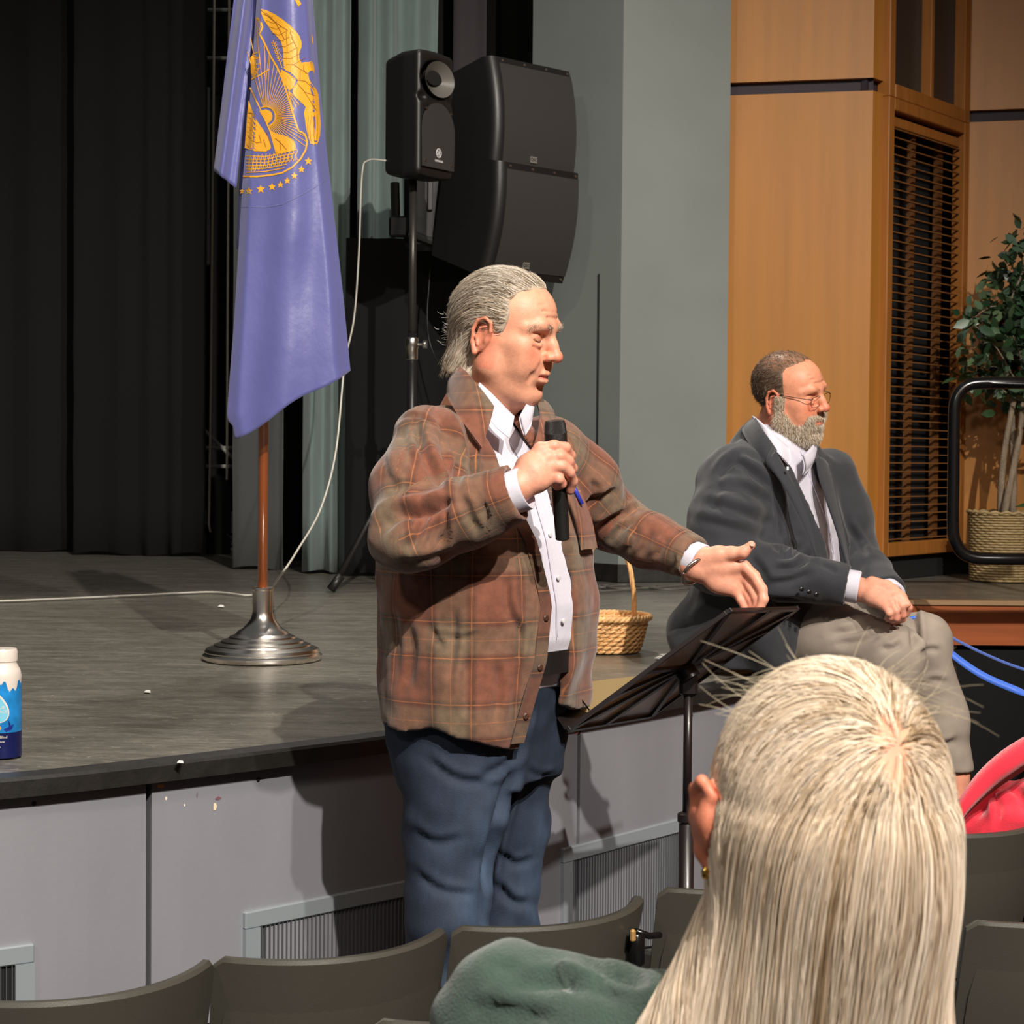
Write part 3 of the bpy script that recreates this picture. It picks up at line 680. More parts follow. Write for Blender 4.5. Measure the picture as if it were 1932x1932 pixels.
# gold seal printed on the cloth
em = MB()
def E_(x, y, off=.0016): d = flag_d(x, y); return W(x, y, d - off)
def cp(cx, cy): return 380 + cx/4.6, cy/4.6
def eline(pts, w_=1.6, close=False, off=.0018):
    pts = [cp(*p) for p in pts]; 
    if close: pts = pts + [pts[0]]
    P = []
    for a, b in zip(pts[:-1], pts[1:]):
        n = max(1, int(math.dist(a, b) / 6)); P += [(lerp(a[0], b[0], k/n), lerp(a[1], b[1], k/n)) for k in range(n)]
    P.append(pts[-1]); L_, R_ = [], []
    for i, p in enumerate(P):
        a = P[max(i-1, 0)]; b = P[min(i+1, len(P)-1)]; l = math.dist(a, b) or 1; nx, ny = -(b[1]-a[1])/l*w_/2, (b[0]-a[0])/l*w_/2
        L_.append(E_(p[0]+nx, p[1]+ny, off)); R_.append(E_(p[0]-nx, p[1]-ny, off))
    em.add(L_ + R_, [(i, i+1, len(P)+i+1, len(P)+i) for i in range(len(P)-1)])
def inside(p, poly):
    c = False; j = len(poly) - 1
    for i in range(len(poly)):
        if (poly[i][1] > p[1]) != (poly[j][1] > p[1]) and p[0] < (poly[j][0]-poly[i][0])*(p[1]-poly[i][1])/(poly[j][1]-poly[i][1])+poly[i][0]: c = not c
        j = i
    return c
def efill(poly, off=.0014, st=3.0, target=None):
    """fill by horizontal slices"""
    P = [cp(*p) for p in poly]; ys = [p[1] for p in P]; y = min(ys); mbx = target or em
    while y < max(ys):
        y2 = min(y + st, max(ys)); ym = (y + y2)/2; X = []
        j = len(P) - 1
        def cross(yy):
            X = []
            for i in range(len(P)):
                a, b = P[i-1], P[i]
                if (a[1] > yy) != (b[1] > yy): X.append(a[0] + (b[0]-a[0])*(yy-a[1])/(b[1]-a[1]))
            return sorted(X)
        A = cross(y + 1e-3); B = cross(y2 - 1e-3)
        if len(A) != len(B): A = B = cross(ym)
        for k in range(0, len(A) - 1, 2):
            n = max(1, int(max(A[k+1]-A[k], B[k+1]-B[k]) / 6)); v = []
            for q in range(n+1): t = q/n; v += [E_(lerp(A[k], A[k+1], t), y, off), E_(lerp(B[k], B[k+1], t), y2, off)]
            mbx.add(v, [(2*q, 2*q+1, 2*q+3, 2*q+2) for q in range(n)])
        y = y2
wing1 = [(517,78),(560,88),(640,125),(700,165),(765,215),(815,265),(850,310),(870,370),(868,410),(848,460),(850,510),(868,545),(880,560),(860,610),(830,660),(790,640),(760,600),(715,580),(710,520),(712,470),(708,430),(700,395),(690,360),(660,320),(625,290),(598,255),(570,215),(540,170),(520,120)]
body = [(868,545),(900,532),(950,530),(970,545),(978,585),(982,640),(966,610),(945,608),(925,640),(935,690),(960,730),(995,770),(1015,820),(1022,900),(1030,1000),(1035,1080),(1030,1170),(1012,1235),(1000,1255),(985,1240),(975,1258),(958,1240),(945,1245),(930,1200),(918,1150),(905,1090),(898,1030),(888,980),(905,930),(880,900),(850,870),(815,840),(788,800),(800,760),(840,700),(790,640),(700,590),(740,575),(800,580)]
efill(wing1); efill(body)
dk = MB(); em_main = em
def dline(p, w_=.7):
    global em; em = dk; eline(p, w_, off=.0026); em = em_main
for k in range(9):
    t = k/8; dline([(lerp(535,735,t), lerp(120,560,t)), (lerp(600,800,t), lerp(150,560,t)), (lerp(560,845,t)+60, lerp(110,470,t)+30)], .6)
for a in ([(520,90),(600,160),(680,220),(720,245),(750,262)], [(560,110),(640,190),(700,300),(720,340)], [(735,262),(738,330),(745,420),(742,520)], [(770,270),(790,340),(830,420),(835,520)], [(800,560),(860,600),(925,640)], [(860,610),(855,700)], [(820,690),(905,705),(980,780)], [(830,720),(900,800),(990,830)], [(870,760),(930,850),(1000,960)], [(960,1000),(940,1100),(950,1230)], [(985,1000),(975,1120),(985,1235)], [(1005,990),(1005,1120),(1005,1230)], [(930,1010),(920,1100),(930,1180)], [(890,560),(885,600),(910,640)]): dline(a, .8)
# shield outline, rays, sun
shield = [(360,1530),(480,1532),(600,1520),(700,1500),(790,1450),(860,1380),(905,1300),(918,1230),(900,1170),(870,1145),(845,1138),(830,1100),(800,1000),(770,900),(735,780),(700,680),(655,580),(600,490),(560,400),(520,320),(505,290),(520,260),(530,235),(520,200),(500,170),(480,152)]
eline(shield, 3.2); eline([(480,160),(482,260),(490,360),(500,460),(510,560)], 1.6); eline([(488,170),(515,215),(500,270)], 1.2)
sun = (560, 1010)
efill([(sun[0] + 56*math.cos(a), sun[1] + 62*math.sin(a)) for a in np.linspace(-2.2, 1.2, 18)] + [(575,1085),(500,960)])
eline([(sun[0] + 66*math.cos(a), sun[1] + 74*math.sin(a)) for a in np.linspace(-2.0, 1.2, 16)], .01)
R2 = [(s[0], s[1]) for s in shield[5:20]]
for a in np.linspace(-1.85, 1.25, 37):
    dx, dy = math.cos(a), math.sin(a); best = None
    for s in np.arange(80, 700, 8):
        p = (sun[0]+dx*s, sun[1]+dy*s)
        if not inside(p, shield + [(400,400),(380,1000)]): break
        if p[1] > 1190 and p[0] < 800: break
        best = p
    if best and math.dist(best, sun) > 120: eline([(sun[0]+dx*78, sun[1]+dy*78), best], 1.15)
eline([(sun[0] + 80*math.cos(a), sun[1] + 86*math.sin(a)) for a in np.linspace(-2.1, 1.25, 20)], 1.6)
eline([(430,690),(510,650),(590,600)], 2.0); eline([(545,400),(553,520),(548,660)], 1.6); eline([(585,480),(560,700)], 1.2)
for i, y in enumerate((470, 520, 570, 610)): eline([(440+i*3, y), (500+i*2, y-20)], 1.8)
efill([(425,500),(450,470),(495,500),(500,600),(450,690),(430,640)])
# hills, plough, hatching
efill([(410,870),(440,960),(490,1060),(540,1130),(590,1210),(605,1290),(560,1315),(460,1312),(375,1290),(385,1150),(398,980)])
efill([(600,1130),(650,1160),(740,1180),(800,1215),(818,1260),(815,1305),(730,1320),(660,1330),(620,1250)])
eline([(420,760),(470,860),(540,1010),(600,1150),(650,1330)], 2.4)
for k in range(6): y = 1335 + k*32; eline([(385, y+18-k*3), (560, y+22-k*6), (830-k*22, y-38)], 1.6)
for k in range(13): x = 400 + k*34; eline([(x, 1500-k*9), (x+26, 1350-k*4)], 1.3); eline([(x+26, 1500-k*9), (x, 1370-k*4)], 1.1)
for a in ([(400,1180),(430,1200),(470,1190)], [(420,1130),(470,1125)], [(500,1170),(520,1240)], [(540,1210),(560,1280)], [(440,1220),(480,1240),(520,1230)], [(390,1250),(420,1290)], [(640,1200),(700,1250),(740,1300)], [(680,1220),(690,1300)], [(560,1130),(600,1250)]): dline(a, .9)
# branch, arrows, stars, letter stroke
eline([(622,350),(650,430),(675,520),(700,590)], 1.5)
for i in range(8):
    x, y = 632 + i*8, 385 + i*22
    efill([(x, y), (x-28, y-22), (x-22, y-2)]); efill([(x, y), (x+18, y-32), (x+16, y-8)])
for i in range(4): eline([(755, 790), (790+i*22, 940 - i*22)], 1.2); efill([(785+i*22, 925-i*22), (800+i*22, 965-i*22), (806+i*20, 930-i*24)])
efill([(690,600),(760,640),(820,690),(800,760),(760,790),(720,720),(690,660)])
for (x, y, r) in ((928,1400,38),(868,1470,35),(806,1525,35),(745,1568,33),(686,1602,34),(613,1622,37),(515,1642,40),(413,1658,36),(352,1662,24)):
    efill([(x + r*(1 if i % 2 == 0 else .42)*math.sin(i*math.pi/5), y - r*(1 if i % 2 == 0 else .42)*math.cos(i*math.pi/5)) for i in range(10)], st=1.2)
efill([(812,0),(838,-14),(872,38),(838,54)]); efill([(760,-60),(820,-90),(860,-20),(830,0)])
efill([(955,290),(968,330),(970,390),(958,370)]) 
gold = mat('gold_print', srgb(232, 166, 44), .45, noise=(60, .05)); mk('seal', em.v, em.f, gold, fr, smooth=False); mk('seal_linework', dk.v, dk.f, mat('seal_lines', srgb(150, 92, 34), .6), fr, smooth=False)
# hem stitches
hs = MB()
for (a, b) in (((343, 1795), (560, 1800)), ((560, 1800), (700, 1775)), ((700, 1775), (870, 1690)), ((870, 1690), (960, 1640)), ((960, 1640), (1085, 1560))):
    em = hs; eline([a, b], .8); em = em_main
mk('seam', hs.v, hs.f, mat('seam_thread', srgb(120, 120, 170), .6), fr, smooth=False)

# ------------------------------------------------------------------ speaker on a tripod
def fr3(o, f): f = nrm(V3(f[0], f[1], 0)); x = np.cross(f, V3(0,0,1)); M = np.eye(4); M[:3, :3] = np.stack([x, f, V3(0,0,1)], 1); M[:3, 3] = o; return M
SP = W(787, 222, 7.95); SM = fr3(SP, (.80, -.60)); sw, sd, sh = .135, .125, .262
G = Grid((-.2, -.2, -.32), (.2, .2, .32), .006, SM)
def body_fn(x, y, z):
    wx = sw - .028 * np.clip((.02 - y) / .14, 0, 1); top = sh + .012 * (1 - (x/.15)**2) - .02*np.clip(-y/.1, 0, 1)
    qx = np.abs(x) - wx + .035; qy = np.abs(y) - sd + .035; qz = np.abs(z) - top + .02
    return np.sqrt(np.maximum(qx,0)**2 + np.maximum(qy,0)**2 + np.maximum(qz,0)**2) + np.minimum(np.maximum(np.maximum(qx,qy),qz),0) - .022
G.op(body_fn, (-.16,-.16,-.3), (.16,.16,.3), 0)
G.ell((0, .125, .152), (.108, .095, .084), .008, mode='sub'); G.ell((0, .125, -.085), (.112, .016, .148), .006, mode='sub')
for s in (-1, 1): G.ell((s*.10, .125, .068), (.035, .03, .022), .006, mode='sub')
v, f = G.mesh(1); sp = mk('loudspeaker', v, f, M_['black_plastic']); tag(sp, 'black moulded loudspeaker with horn opening on top of the tripod stand', 'loudspeaker')
def lpth(M, pts): return [xf(M, p) for p in pts]
gr = [(-.108,.118,-.235), (.108,.118,-.235)] + [(.112*math.cos(a), .118, -.075 + .125*math.sin(a)) for a in np.linspace(0, math.pi, 20)]
mb = MB(); mb.prism(lpth(SM, gr), SM[:3, 1] * .006); mb.build('grille', M_['grille'], sp)
G2 = mat('horn_inside', srgb(104, 100, 94), .35)
mb = MB(); rings = [[xf(SM, (.101*k*math.cos(a), .129 - .075*(1-k), .152 + .078*k*math.sin(a))) for a in np.linspace(0, 2*math.pi, 28, endpoint=False)] for k in (1, .75, .5, .3)]; mb.loft(rings, cap=False); mb.build('horn', G2, sp, True); MB().loft([[xf(SM, (.06*math.cos(a), .083 + e, .168 + .036*math.sin(a))) for a in np.linspace(0, 2*math.pi, 24, endpoint=False)] for e in (0, .012)]).build('horn_throat', M_['void'], sp)
for x, z in ((-.085, .015), (.085, .015), (-.09, -.21), (.09, -.21)): MB().lathe(xf(SM, (x, .124, z)), [(.006, 0), (.006, .003)], 10, SM[:3, 1]).build('screw', M_['screw'], sp)
def text(s, size, M, m, name, parent, depth=.0008):
    cu = bpy.data.curves.new(name, 'FONT'); cu.body = s; cu.size = size; cu.align_x = 'CENTER'; cu.align_y = 'CENTER'; cu.extrude = depth
    t = bpy.data.objects.new('tmp', cu); COL.objects.link(t); dg = bpy.context.evaluated_depsgraph_get(); me = bpy.data.meshes.new_from_object(t.evaluated_get(dg)); bpy.data.objects.remove(t)
    v = np.array([q.co[:] for q in me.vertices]); f = [tuple(p.vertices) for p in me.polygons]; bpy.data.meshes.remove(me)
    R = np.eye(4); R[:3, :3] = np.stack([-M[:3, 0], M[:3, 2], M[:3, 1]], 1); R[:3, 3] = M[:3, 3]
    return mk(name, xf(R, v), f, m, parent, smooth=False)
def at(M, x, y, z): Q = M.copy(); Q[:3, 3] = xf(M, (x, y, z)); return Q
FLIP = lambda M: (lambda Q: (Q.__setitem__((slice(0,3), 0), -Q[:3, 0]), Q)[1])(M.copy())
SMf = SM
def ftext(s, size, M, x, y, z, name, parent):
    Q = at(M, x, y, z); Q[:3, 0] = -np.cross(Q[:3, 2], Q[:3, 1]) * -1
    # reading direction: to the viewer's right when facing the front
    R = np.eye(4); rt = np.cross(Q[:3, 2], Q[:3, 1]) * 1.0; R[:3, 0] = -rt if False else rt; R[:3, 1] = Q[:3, 1]; R[:3, 2] = Q[:3, 2]; R[:3, 3] = Q[:3, 3]
    R[:3, 0] = -R[:3, 0]
    return text(s, size, R, M_['white_print'], name, parent)
lg = MB(); rr = [xf(SM, (.016*math.cos(a)+.0, .1255, -.168 + .019*math.sin(a))) for a in np.linspace(0, 2*math.pi, 24)]; lg.tube(rr, .0022, 5)
for k in range(3):
    a = math.pi/2 + k*math.pi/3; lg.tube([xf(SM, (.013*math.cos(a), .1258, -.168+.015*math.sin(a))), xf(SM, (-.013*math.cos(a), .1258, -.168-.015*math.sin(a)))], .0014, 5)
lg.build('logo', M_['white_print'], sp)
ftext('YAMAHA', .014, SM, 0, .1262, -.203, 'lettering', sp)
# tripod
TS = empty('speaker_stand', (SP[0], SP[1], SZ)); tag(TS, 'black tripod stand with a silver clamp holding the moulded loudspeaker', 'speaker stand')
pt = xf(SM, (0, -.02, -.27)); pxy = pt[:2]; col_z = W(775, 650, 8.0)[2]
MB().tube([(*pxy, pt[2]), (*pxy, col_z + .02)], .0175, 14).build('pole', mat('pole_grey', srgb(70, 68, 64), .35, .6), TS, True)
MB().tube([(*pxy, col_z + .05), (*pxy, SZ + .28)], .0215, 14).build('lower_tube', M_['black_plastic'], TS, True)
MB().lathe((*pxy, col_z - .07), [(.023, 0), (.027, .004), (.027, .05), (.030, .055), (.030, .095), (.027, .1), (.02, .1)], 20).build('collar', M_['metal'], TS, 'auto')
MB().lathe((pxy[0] + .025, pxy[1], col_z + .0), [(.007, 0), (.007, .025), (.020, .026), (.022, .032), (.020, .040), (.01, .041)], 16, (1, -.2, 0)).build('knob', M_['metal'], TS, 'auto')
F1 = WZ(628, 1118, SZ); H_ = V3(*pxy, SZ + .62); Lh = math.dist(F1[:2], pxy)
a0 = math.atan2(F1[1]-pxy[1], F1[0]-pxy[0])
for k in range(3):
    a = a0 + k * 2*math.pi/3; ft = V3(pxy[0] + Lh*math.cos(a), pxy[1] + Lh*math.sin(a), SZ + .012)
    lg_ = MB().tube([H_ + V3(.02*math.cos(a), .02*math.sin(a), 0), ft + V3(0, 0, .01)], .014, 8).build('leg', M_['black_plastic'], TS, True)
    MB().tube([ft + (H_-ft)*.10, ft + V3(math.cos(a)*.01, math.sin(a)*.01, -.0)], .021, 8).build('rubber_foot', M_['black_plastic'], lg_, True)
    MB().tube([V3(*pxy, SZ + .30), ft + (H_-ft)*.48], .010, 6).build('brace', M_['black_plastic'], TS, True)
MB().lathe((*pxy, SZ + .58), [(.024, 0), (.036, .01), (.036, .07), (.024, .08)], 16).build('hub', M_['black_plastic'], TS, 'auto')
# ------------------------------------------------------------------ two curved array speakers
def array_box(zc, tilt, label, zs, first):
    c = W(950, zs, 8.55); M = fr3(c, (.68, -.73)); hw, hh, dp = .262, .262, .20
    T = np.eye(4); a = tilt; T[:3, :3] = [[1,0,0],[0,math.cos(a),-math.sin(a)],[0,math.sin(a),math.cos(a)]]; M = M @ T
    def prof(x, k):   # depth by height, bulging front
        return None
    mb = MB(); rings = []
    for x, ins in ((-hw, .014), (-hw + .012, 0), (hw - .05, 0), (hw - .022, .006), (hw - .006, .022), (hw, .05)):
        P = [(x, dp + .035 * (1 - (z/hh)**2) - ins, z) for z in np.linspace(-hh, hh, 9)] + [(x, -dp + .02, hh - .05), (x, -dp + .02, -hh + .05)]
        rings.append(lpth(M, P))
    mb.loft(rings); o = mb.build('array_speaker', M_['black_plastic'], None, 'auto'); tag(o, label, 'loudspeaker', 'curved array speakers behind the tripod speaker')
    gm = MB(); V = []
    xs = np.linspace(-hw + .012, hw - .050, 3); zs_ = np.linspace(-hh + .035, hh - .03, 13)
    gm.loft([[xf(M, (x, dp + .035*(1-(z/hh)**2) + e, z)) for x, e in ((xs[0], .0), (xs[0], .004), (xs[-1], .004), (xs[-1], .0))] for z in zs_]); gm.build('grille', M_['grille'], o, 'auto')
    for z, e in ((hh - .016, .004), (-hh + .018, .004)):
        for x in np.linspace(hw - .075, -hw + .03, 4): MB().lathe(xf(M, (x, dp + .035*(1-(z/hh)**2) - .001, z)), [(.006, 0), (.006, .004), (.003, .005)], 8, M[:3, 1]).build('screw', M_['screw'], o)
    y = dp + .035*(1-(.19/hh)**2) + .004; mb = MB(); mb.box(xf(M, (.02, y, -.195)), (.042, .004, .030), M[:3, :3].T); lb = mb.build('badge', mat('badge', srgb(120,116,108), .5), o)
    t = ftext('QSC', .020, M, .02, y + .0022, -.195, 'lettering', o); t.data.materials[0] = M_['black_gloss']
    return o, M
A1, AM1 = array_box(0, .05, 'upper of the two curved black array speakers behind the tripod speaker', 240, True)
A2, AM2 = array_box(0, -.19, 'lower of the two curved black array speakers, tilted down, behind the standing man\'s head', 414, False)
rk = empty('speaker_pole', (W(900, 1080, 8.9)[0], 8.75, SZ)); tag(rk, 'black steel bracket and pole carrying the two curved array speakers', 'speaker pole')
pp = W(905, 480, 8.78)
MB().tube([(pp[0], pp[1], SZ), (pp[0], pp[1], 3.3)], .03, 12).build('pole', M_['black_plastic'], rk, True)
MB().box((pp[0], pp[1], SZ + .02), (.5, .4, .04)).build('base_plate', M_['black_plastic'], rk)
for b_ in (MB().tube([W(745, 345, 8.6), W(747, 435, 8.6)], .022, 8), MB().tube([W(770, 440, 8.55), W(868, 475, 8.6)], .020, 8), MB().tube([W(745, 435, 8.58), W(780, 445, 8.58), W(868, 462, 8.7)], .014, 8), MB().box(W(752, 428, 8.56), (.09, .05, .10), None, .01)): b_.build('bracket', M_['black_plastic'], rk, 'auto')
MB().box(W(812, 395, 8.62), (.25, .10, .40), None, .03).build('rear_housing', M_['black_plastic'], rk, 'auto')
MB().box(W(812, 367, 8.555), (.026, .012, .15), None, .005).build('handle', mat('handle_grey', srgb(74, 70, 66), .4), rk, 'auto')
# cables
wc = mat('white_cable', srgb(190, 186, 176), .6)
pts = smooth_path([W(728, 303, 7.93), W(695, 303, 7.97), W(683, 330, 7.98), W(677, 480, 8.0), W(668, 600, 8.0), W(650, 690, 7.8), W(634, 850, 7.4), W(605, 960, 7.0), W(560, 1040, 6.6), W(530, 1085, 6.5), WZ(508, 1112, SZ+.006), WZ(470, 1123, SZ+.006), WZ(400, 1117, SZ+.006), WZ(280, 1122, SZ+.006), WZ(150, 1128, SZ+.006), WZ(0, 1134, SZ+.006), WZ(-120, 1136, SZ+.006)], 8)
tag(MB().tube(pts, .0042, 6).build('speaker_cable', wc, None, True), 'thin white cable drooping from the tripod speaker and across the stage floor to the left', 'cable')
pts = smooth_path([W(812, 505, 8.7), W(806, 600, 8.7), W(815, 660, 8.7), W(850, 740, 8.6), W(870, 900, 8.5), WZ(880, 1100, SZ+.005)], 6)
tag(MB().tube(pts, .004, 6).build('speaker_cable', M_['black_plastic'], None, True), 'thin black cable hanging below the lower curved speaker', 'cable')
gc = mat('grey_cable', srgb(92, 90, 84), .6)
for i, P in enumerate([[(1060, 1102), (1110, 1100), (1160, 1110), (1230, 1109), (1290, 1104), (1330, 1103)], [(1080, 1098), (1130, 1108), (1180, 1104), (1250, 1112), (1300, 1110)], [(1150, 1104), (1100, 1108), (1075, 1112), (1100, 1117), (1180, 1113), (1240, 1106)]]):
    tag(MB().tube(smooth_path([WZ(*p, SZ+.008) for p in P], 8), .0055, 6).build('floor_cable', gc, None, True), ['grey cable on the stage floor at the foot of the grey wall, rearmost of three', 'grey cable on the stage floor at the foot of the grey wall, between two others', 'grey cable looping on the stage floor behind the basket, frontmost of three'][i], 'cable', 'cables on the floor by the grey wall')
# ------------------------------------------------------------------ small things on the stage
wick = mat('wicker', srgb(238, 186, 124), .5, noise=(60, .2), coat=.2)
def rope_ring(c, r0, z, rad, tw, amp, mb, n=90, sq=1.0, ph=0):
    pts = [(c[0] + (r0 + amp*math.cos(tw*a + ph))*math.cos(a), c[1] + (r0 + amp*math.cos(tw*a+ph))*math.sin(a)*sq, z + amp*math.sin(tw*a+ph)) for a in np.linspace(0, 2*math.pi, n)]
    mb.tube(pts, rad, 5, cap=False)
bc = WZ(1143, 1228, SZ); bk = empty('basket', bc); tag(bk, 'round golden wicker basket with tall hoop handle on the stage behind the standing man', 'basket')
mb = MB()
for i in range(8):
    z = SZ + .008 + i*.0125; r = .100 + .026*(i/8)**.8
    for ph in (0, math.pi): rope_ring(bc, r, z, .0052, 13, .0042, mb, 110, ph=ph + i*1.3)
mb.lathe((bc[0], bc[1], SZ), [(.001, .001), (.098, .001), (.098, .006), (.001, .006)], 32)
for k in range(24): a = k*math.pi/12; mb.tube([(bc[0]+.096*math.cos(a), bc[1]+.096*math.sin(a), SZ+.004), (bc[0]+.121*math.cos(a), bc[1]+.121*math.sin(a), SZ+.108)], .003, 5)
mb.build('bowl', wick, bk, True)
mb = MB()
for ph in (0, 2.1, 4.2): rope_ring(bc, .133, SZ+.107, .0062, 17, .0052, mb, 130, ph=ph)
mb.build('rim', wick, bk, True)
hp = smooth_path([V3(bc[0] + .088, bc[1], SZ+.09), V3(bc[0] + .082, bc[1], SZ+.20), V3(bc[0] + .056, bc[1], SZ+.30), V3(bc[0], bc[1], SZ+.345), V3(bc[0] - .056, bc[1], SZ+.30), V3(bc[0] - .082, bc[1], SZ+.20), V3(bc[0] - .088, bc[1], SZ+.09)], 8)
mb = MB()
for ph in (0, 2.1, 4.2): mb.tube([p + V3(.003*math.cos(i*.35+ph), .008*math.sin(i*.35+ph), 0) for i, p in enumerate(hp)], .0055, 6)
mb.build('handle', wick, bk, True)
# bottle
btc = WZ(3, 1426, SZ); bt = empty('water_bottle', btc); tag(bt, 'blue and white aluminium water bottle at the left edge of the stage', 'bottle')
white = mat('bottle_white', srgb(238, 226, 216), .25, metal=.2)
MB().lathe(btc, [(.001, 0), (.0345, 0), (.0365, .003), (.0375, .148), (.0380, .158), (.0355, .170), (.0300, .180), (.0290, .184), (.0290, .188)], 48).build('body', white, bt, 'auto')
MB().lathe(btc, [(.0305, .187), (.0305, .206), (.0285, .211), (.001, .212)], 40).build('cap', white, bt, 'auto')
def bcyl(x, z, r=.0381): a = -math.pi/2 + x / .0375; return V3(btc[0] + r*math.cos(a), btc[1] + r*math.sin(a), btc[2] + z)
def bpatch(name, poly, m, r=.0381, st=.003):
    mb = MB(); zs = [p[1] for p in poly]; z = min(zs)
    while z < max(zs) - 1e-6:
        z2 = min(z + st, max(zs))
        def cr(zz):
            X = []
            for i in range(len(poly)):
                a, b = poly[i-1], poly[i]
                if (a[1] > zz) != (b[1] > zz): X.append(a[0] + (b[0]-a[0])*(zz-a[1])/(b[1]-a[1]))
            return sorted(X)
        A, B = cr(z + 1e-5), cr(z2 - 1e-5)
        if len(A) != len(B): A = B = cr((z+z2)/2)
        for k in range(0, len(A)-1, 2):
            n = max(1, int((A[k+1]-A[k]) / .004)); v = []
            for q in range(n+1): t = q/n; v += [bcyl(lerp(A[k], A[k+1], t), z, r), bcyl(lerp(B[k], B[k+1], t), z2, r)]
            mb.add(v, [(2*q, 2*q+2, 2*q+3, 2*q+1) for q in range(n)])
        z = z2
    return mb.build(name, m, bt, True)
H = math.pi*.0375
bpatch('label', [(-H, .0005), (H, .0005), (H, .050), (-H, .050)], mat('label_navy', srgb(22, 30, 84), .3, metal=.3), .0383)
top_e = [(x, .140 + .009*math.sin(x*150) + .006*math.sin(x*410+1)) for x in np.linspace(H, -H, 60)]
bpatch('label', [(-H, .0502), (H, .0502)] + top_e, mat('label_blue', srgb(38, 140, 214), .3, metal=.3, noise=(26, .35, (1, 1, 1))), .0383, .002)
lite = mat('label_pale', srgb(120, 190, 214), .3)
drop = [(.0 + .0245*math.sin(a)*(1 if a < math.pi else 1)*(math.sin(a/2)**.9), .112 + .028*math.cos(a)) for a in np.linspace(0, 2*math.pi, 40)]
dx = .0055
bpatch('drop_emblem', [(x + dx, z - .014) for x, z in drop], white, .0386, .0015)
bpatch('drop_emblem_fill', [(x*.86 + dx, (z-.112)*.88 + .110 - .014) for x, z in drop], lite, .0388, .0015)
def curved_text(s, size, x0, z0, m, name):
    cu = bpy.data.curves.new(name, 'FONT'); cu.body = s; cu.size = size; cu.align_x = 'CENTER'; cu.extrude = .0001
    t = bpy.data.objects.new('tmp', cu); COL.objects.link(t); me = bpy.data.meshes.new_from_object(t.evaluated_get(bpy.context.evaluated_depsgraph_get())); bpy.data.objects.remove(t)
    v = [bcyl(q.co.x + x0, q.co.y + z0, .0390 + q.co.z) for q in me.vertices]; f = [tuple(p.vertices) for p in me.polygons]; bpy.data.meshes.remove(me); mk(name, v, f, m, bt, smooth=False)
curved_text('YOUR', .0085, dx, .097, white, 'lettering'); curved_text('SOURCE', .0080, dx, .089, white, 'lettering')
curved_text('Minds Blind', .0072, .004, .040, white, 'lettering'); curved_text('natural flavor', .0048, .004, .032, white, 'lettering'); curved_text('12 oz', .004, .004, .022, white, 'lettering')
bpatch('orange_dot', [(dx - .001 + .005*math.cos(a), .060 + .005*math.sin(a)) for a in np.linspace(0, 2*math.pi, 16)], mat('orange', srgb(232, 160, 60), .4), .0387, .001)
bpatch('leaf_print', [(.018,.052),(.030,.056),(.034,.066),(.028,.064),(.022,.078),(.024,.062),(.014,.058)], mat('leaf_navy', srgb(20, 40, 120), .4), .0387, .0015)
# papers
pm = mat('paper', srgb(232, 230, 224), .6)
def flat(name, pts, m, z, label, cat, th=.002, grp=None):
    P = [WZ(*p, z) for p in pts]; mb = MB(); mb.prism([(p[0], p[1], z) for p in P], (0, 0, th)); tag(mb.build(name, m), label, cat, grp)
flat('paper_sheet', [(1372, 1252), (1405, 1228), (1482, 1240), (1470, 1246)], pm, SZ + .001, 'white sheets of paper lying on the stage beside the seated man', 'paper')
flat('card', [(1234, 1243), (1244, 1238), (1266, 1240), (1254, 1245)], pm, SZ + .001, 'small white card on the stage to the right of the basket', 'card')
flat('card', [(1243, 1235), (1262, 1234), (1268, 1237), (1250, 1238)], pm, SZ + .001, 'tiny white scrap on the stage just behind the small white card', 'card')
for i, (x, y) in enumerate([(278, 1305), (417, 1144), (340, 1438)]):
    flat('paper_scrap', [(x-6, y+1), (x-2, y-3), (x+5, y-2), (x+6, y+2)], pm, SZ + .001, ['pale fleck of tape on the stage floor left of the silver stand', 'pale fleck of tape on the stage floor near the white cable', 'chipped pale fleck on the stage edge right of the panel seam'][i], 'scrap', .001, 'pale flecks on the stage floor')
# ------------------------------------------------------------------ potted ficus
pc = WZ(1880, 1092, SZ); pc[1] -= .15; pl = empty('potted_ficus', (pc[0], pc[1], SZ)); tag(pl, 'leafy ficus tree in a tan wicker basket pot by the timber wall', 'potted plant')
wk2 = mat('wicker_pale', srgb(176, 152, 108), .7, noise=(50, .2))
mb = MB(); R0, R1, PH = .165, .178, .345
mb.lathe((pc[0], pc[1], SZ), [(.01, 0), (R0-.006, 0), (R1-.008, PH), (R1-.02, PH), (R1-.02, PH-.03), (.01, PH-.03)], 40)
for i in range(26):
    z = SZ + .008 + i*(PH-.016)/25; r = lerp(R0, R1, i/25)
    mb.tube([(pc[0] + (r + .0035*math.cos(22*a + i*math.pi))*math.cos(a), pc[1] + (r + .0035*math.cos(22*a + i*math.pi))*math.sin(a), z) for a in np.linspace(0, 2*math.pi, 133)], .0062, 5, cap=False)
rope_ring(pc, R1+.004, SZ+PH, .008, 20, .004, mb, 130)
mb.build('wicker_pot', wk2, pl, True)
MB().lathe((pc[0], pc[1], SZ+PH-.035), [(.01, .0), (.15, 0), (.155, .02), (.10, .03), (.01, .035)], 30).build('moss', mat('moss', srgb(120, 84, 50), .9, noise=(60, .5), bump=(120, .8)), pl, True)
rng = np.random.default_rng(5); bark = mat('bark', srgb(140, 124, 104), .8, noise=(40, .3, (1, 1, .3)), bump=(90, .5))
mb = MB(); tips = []
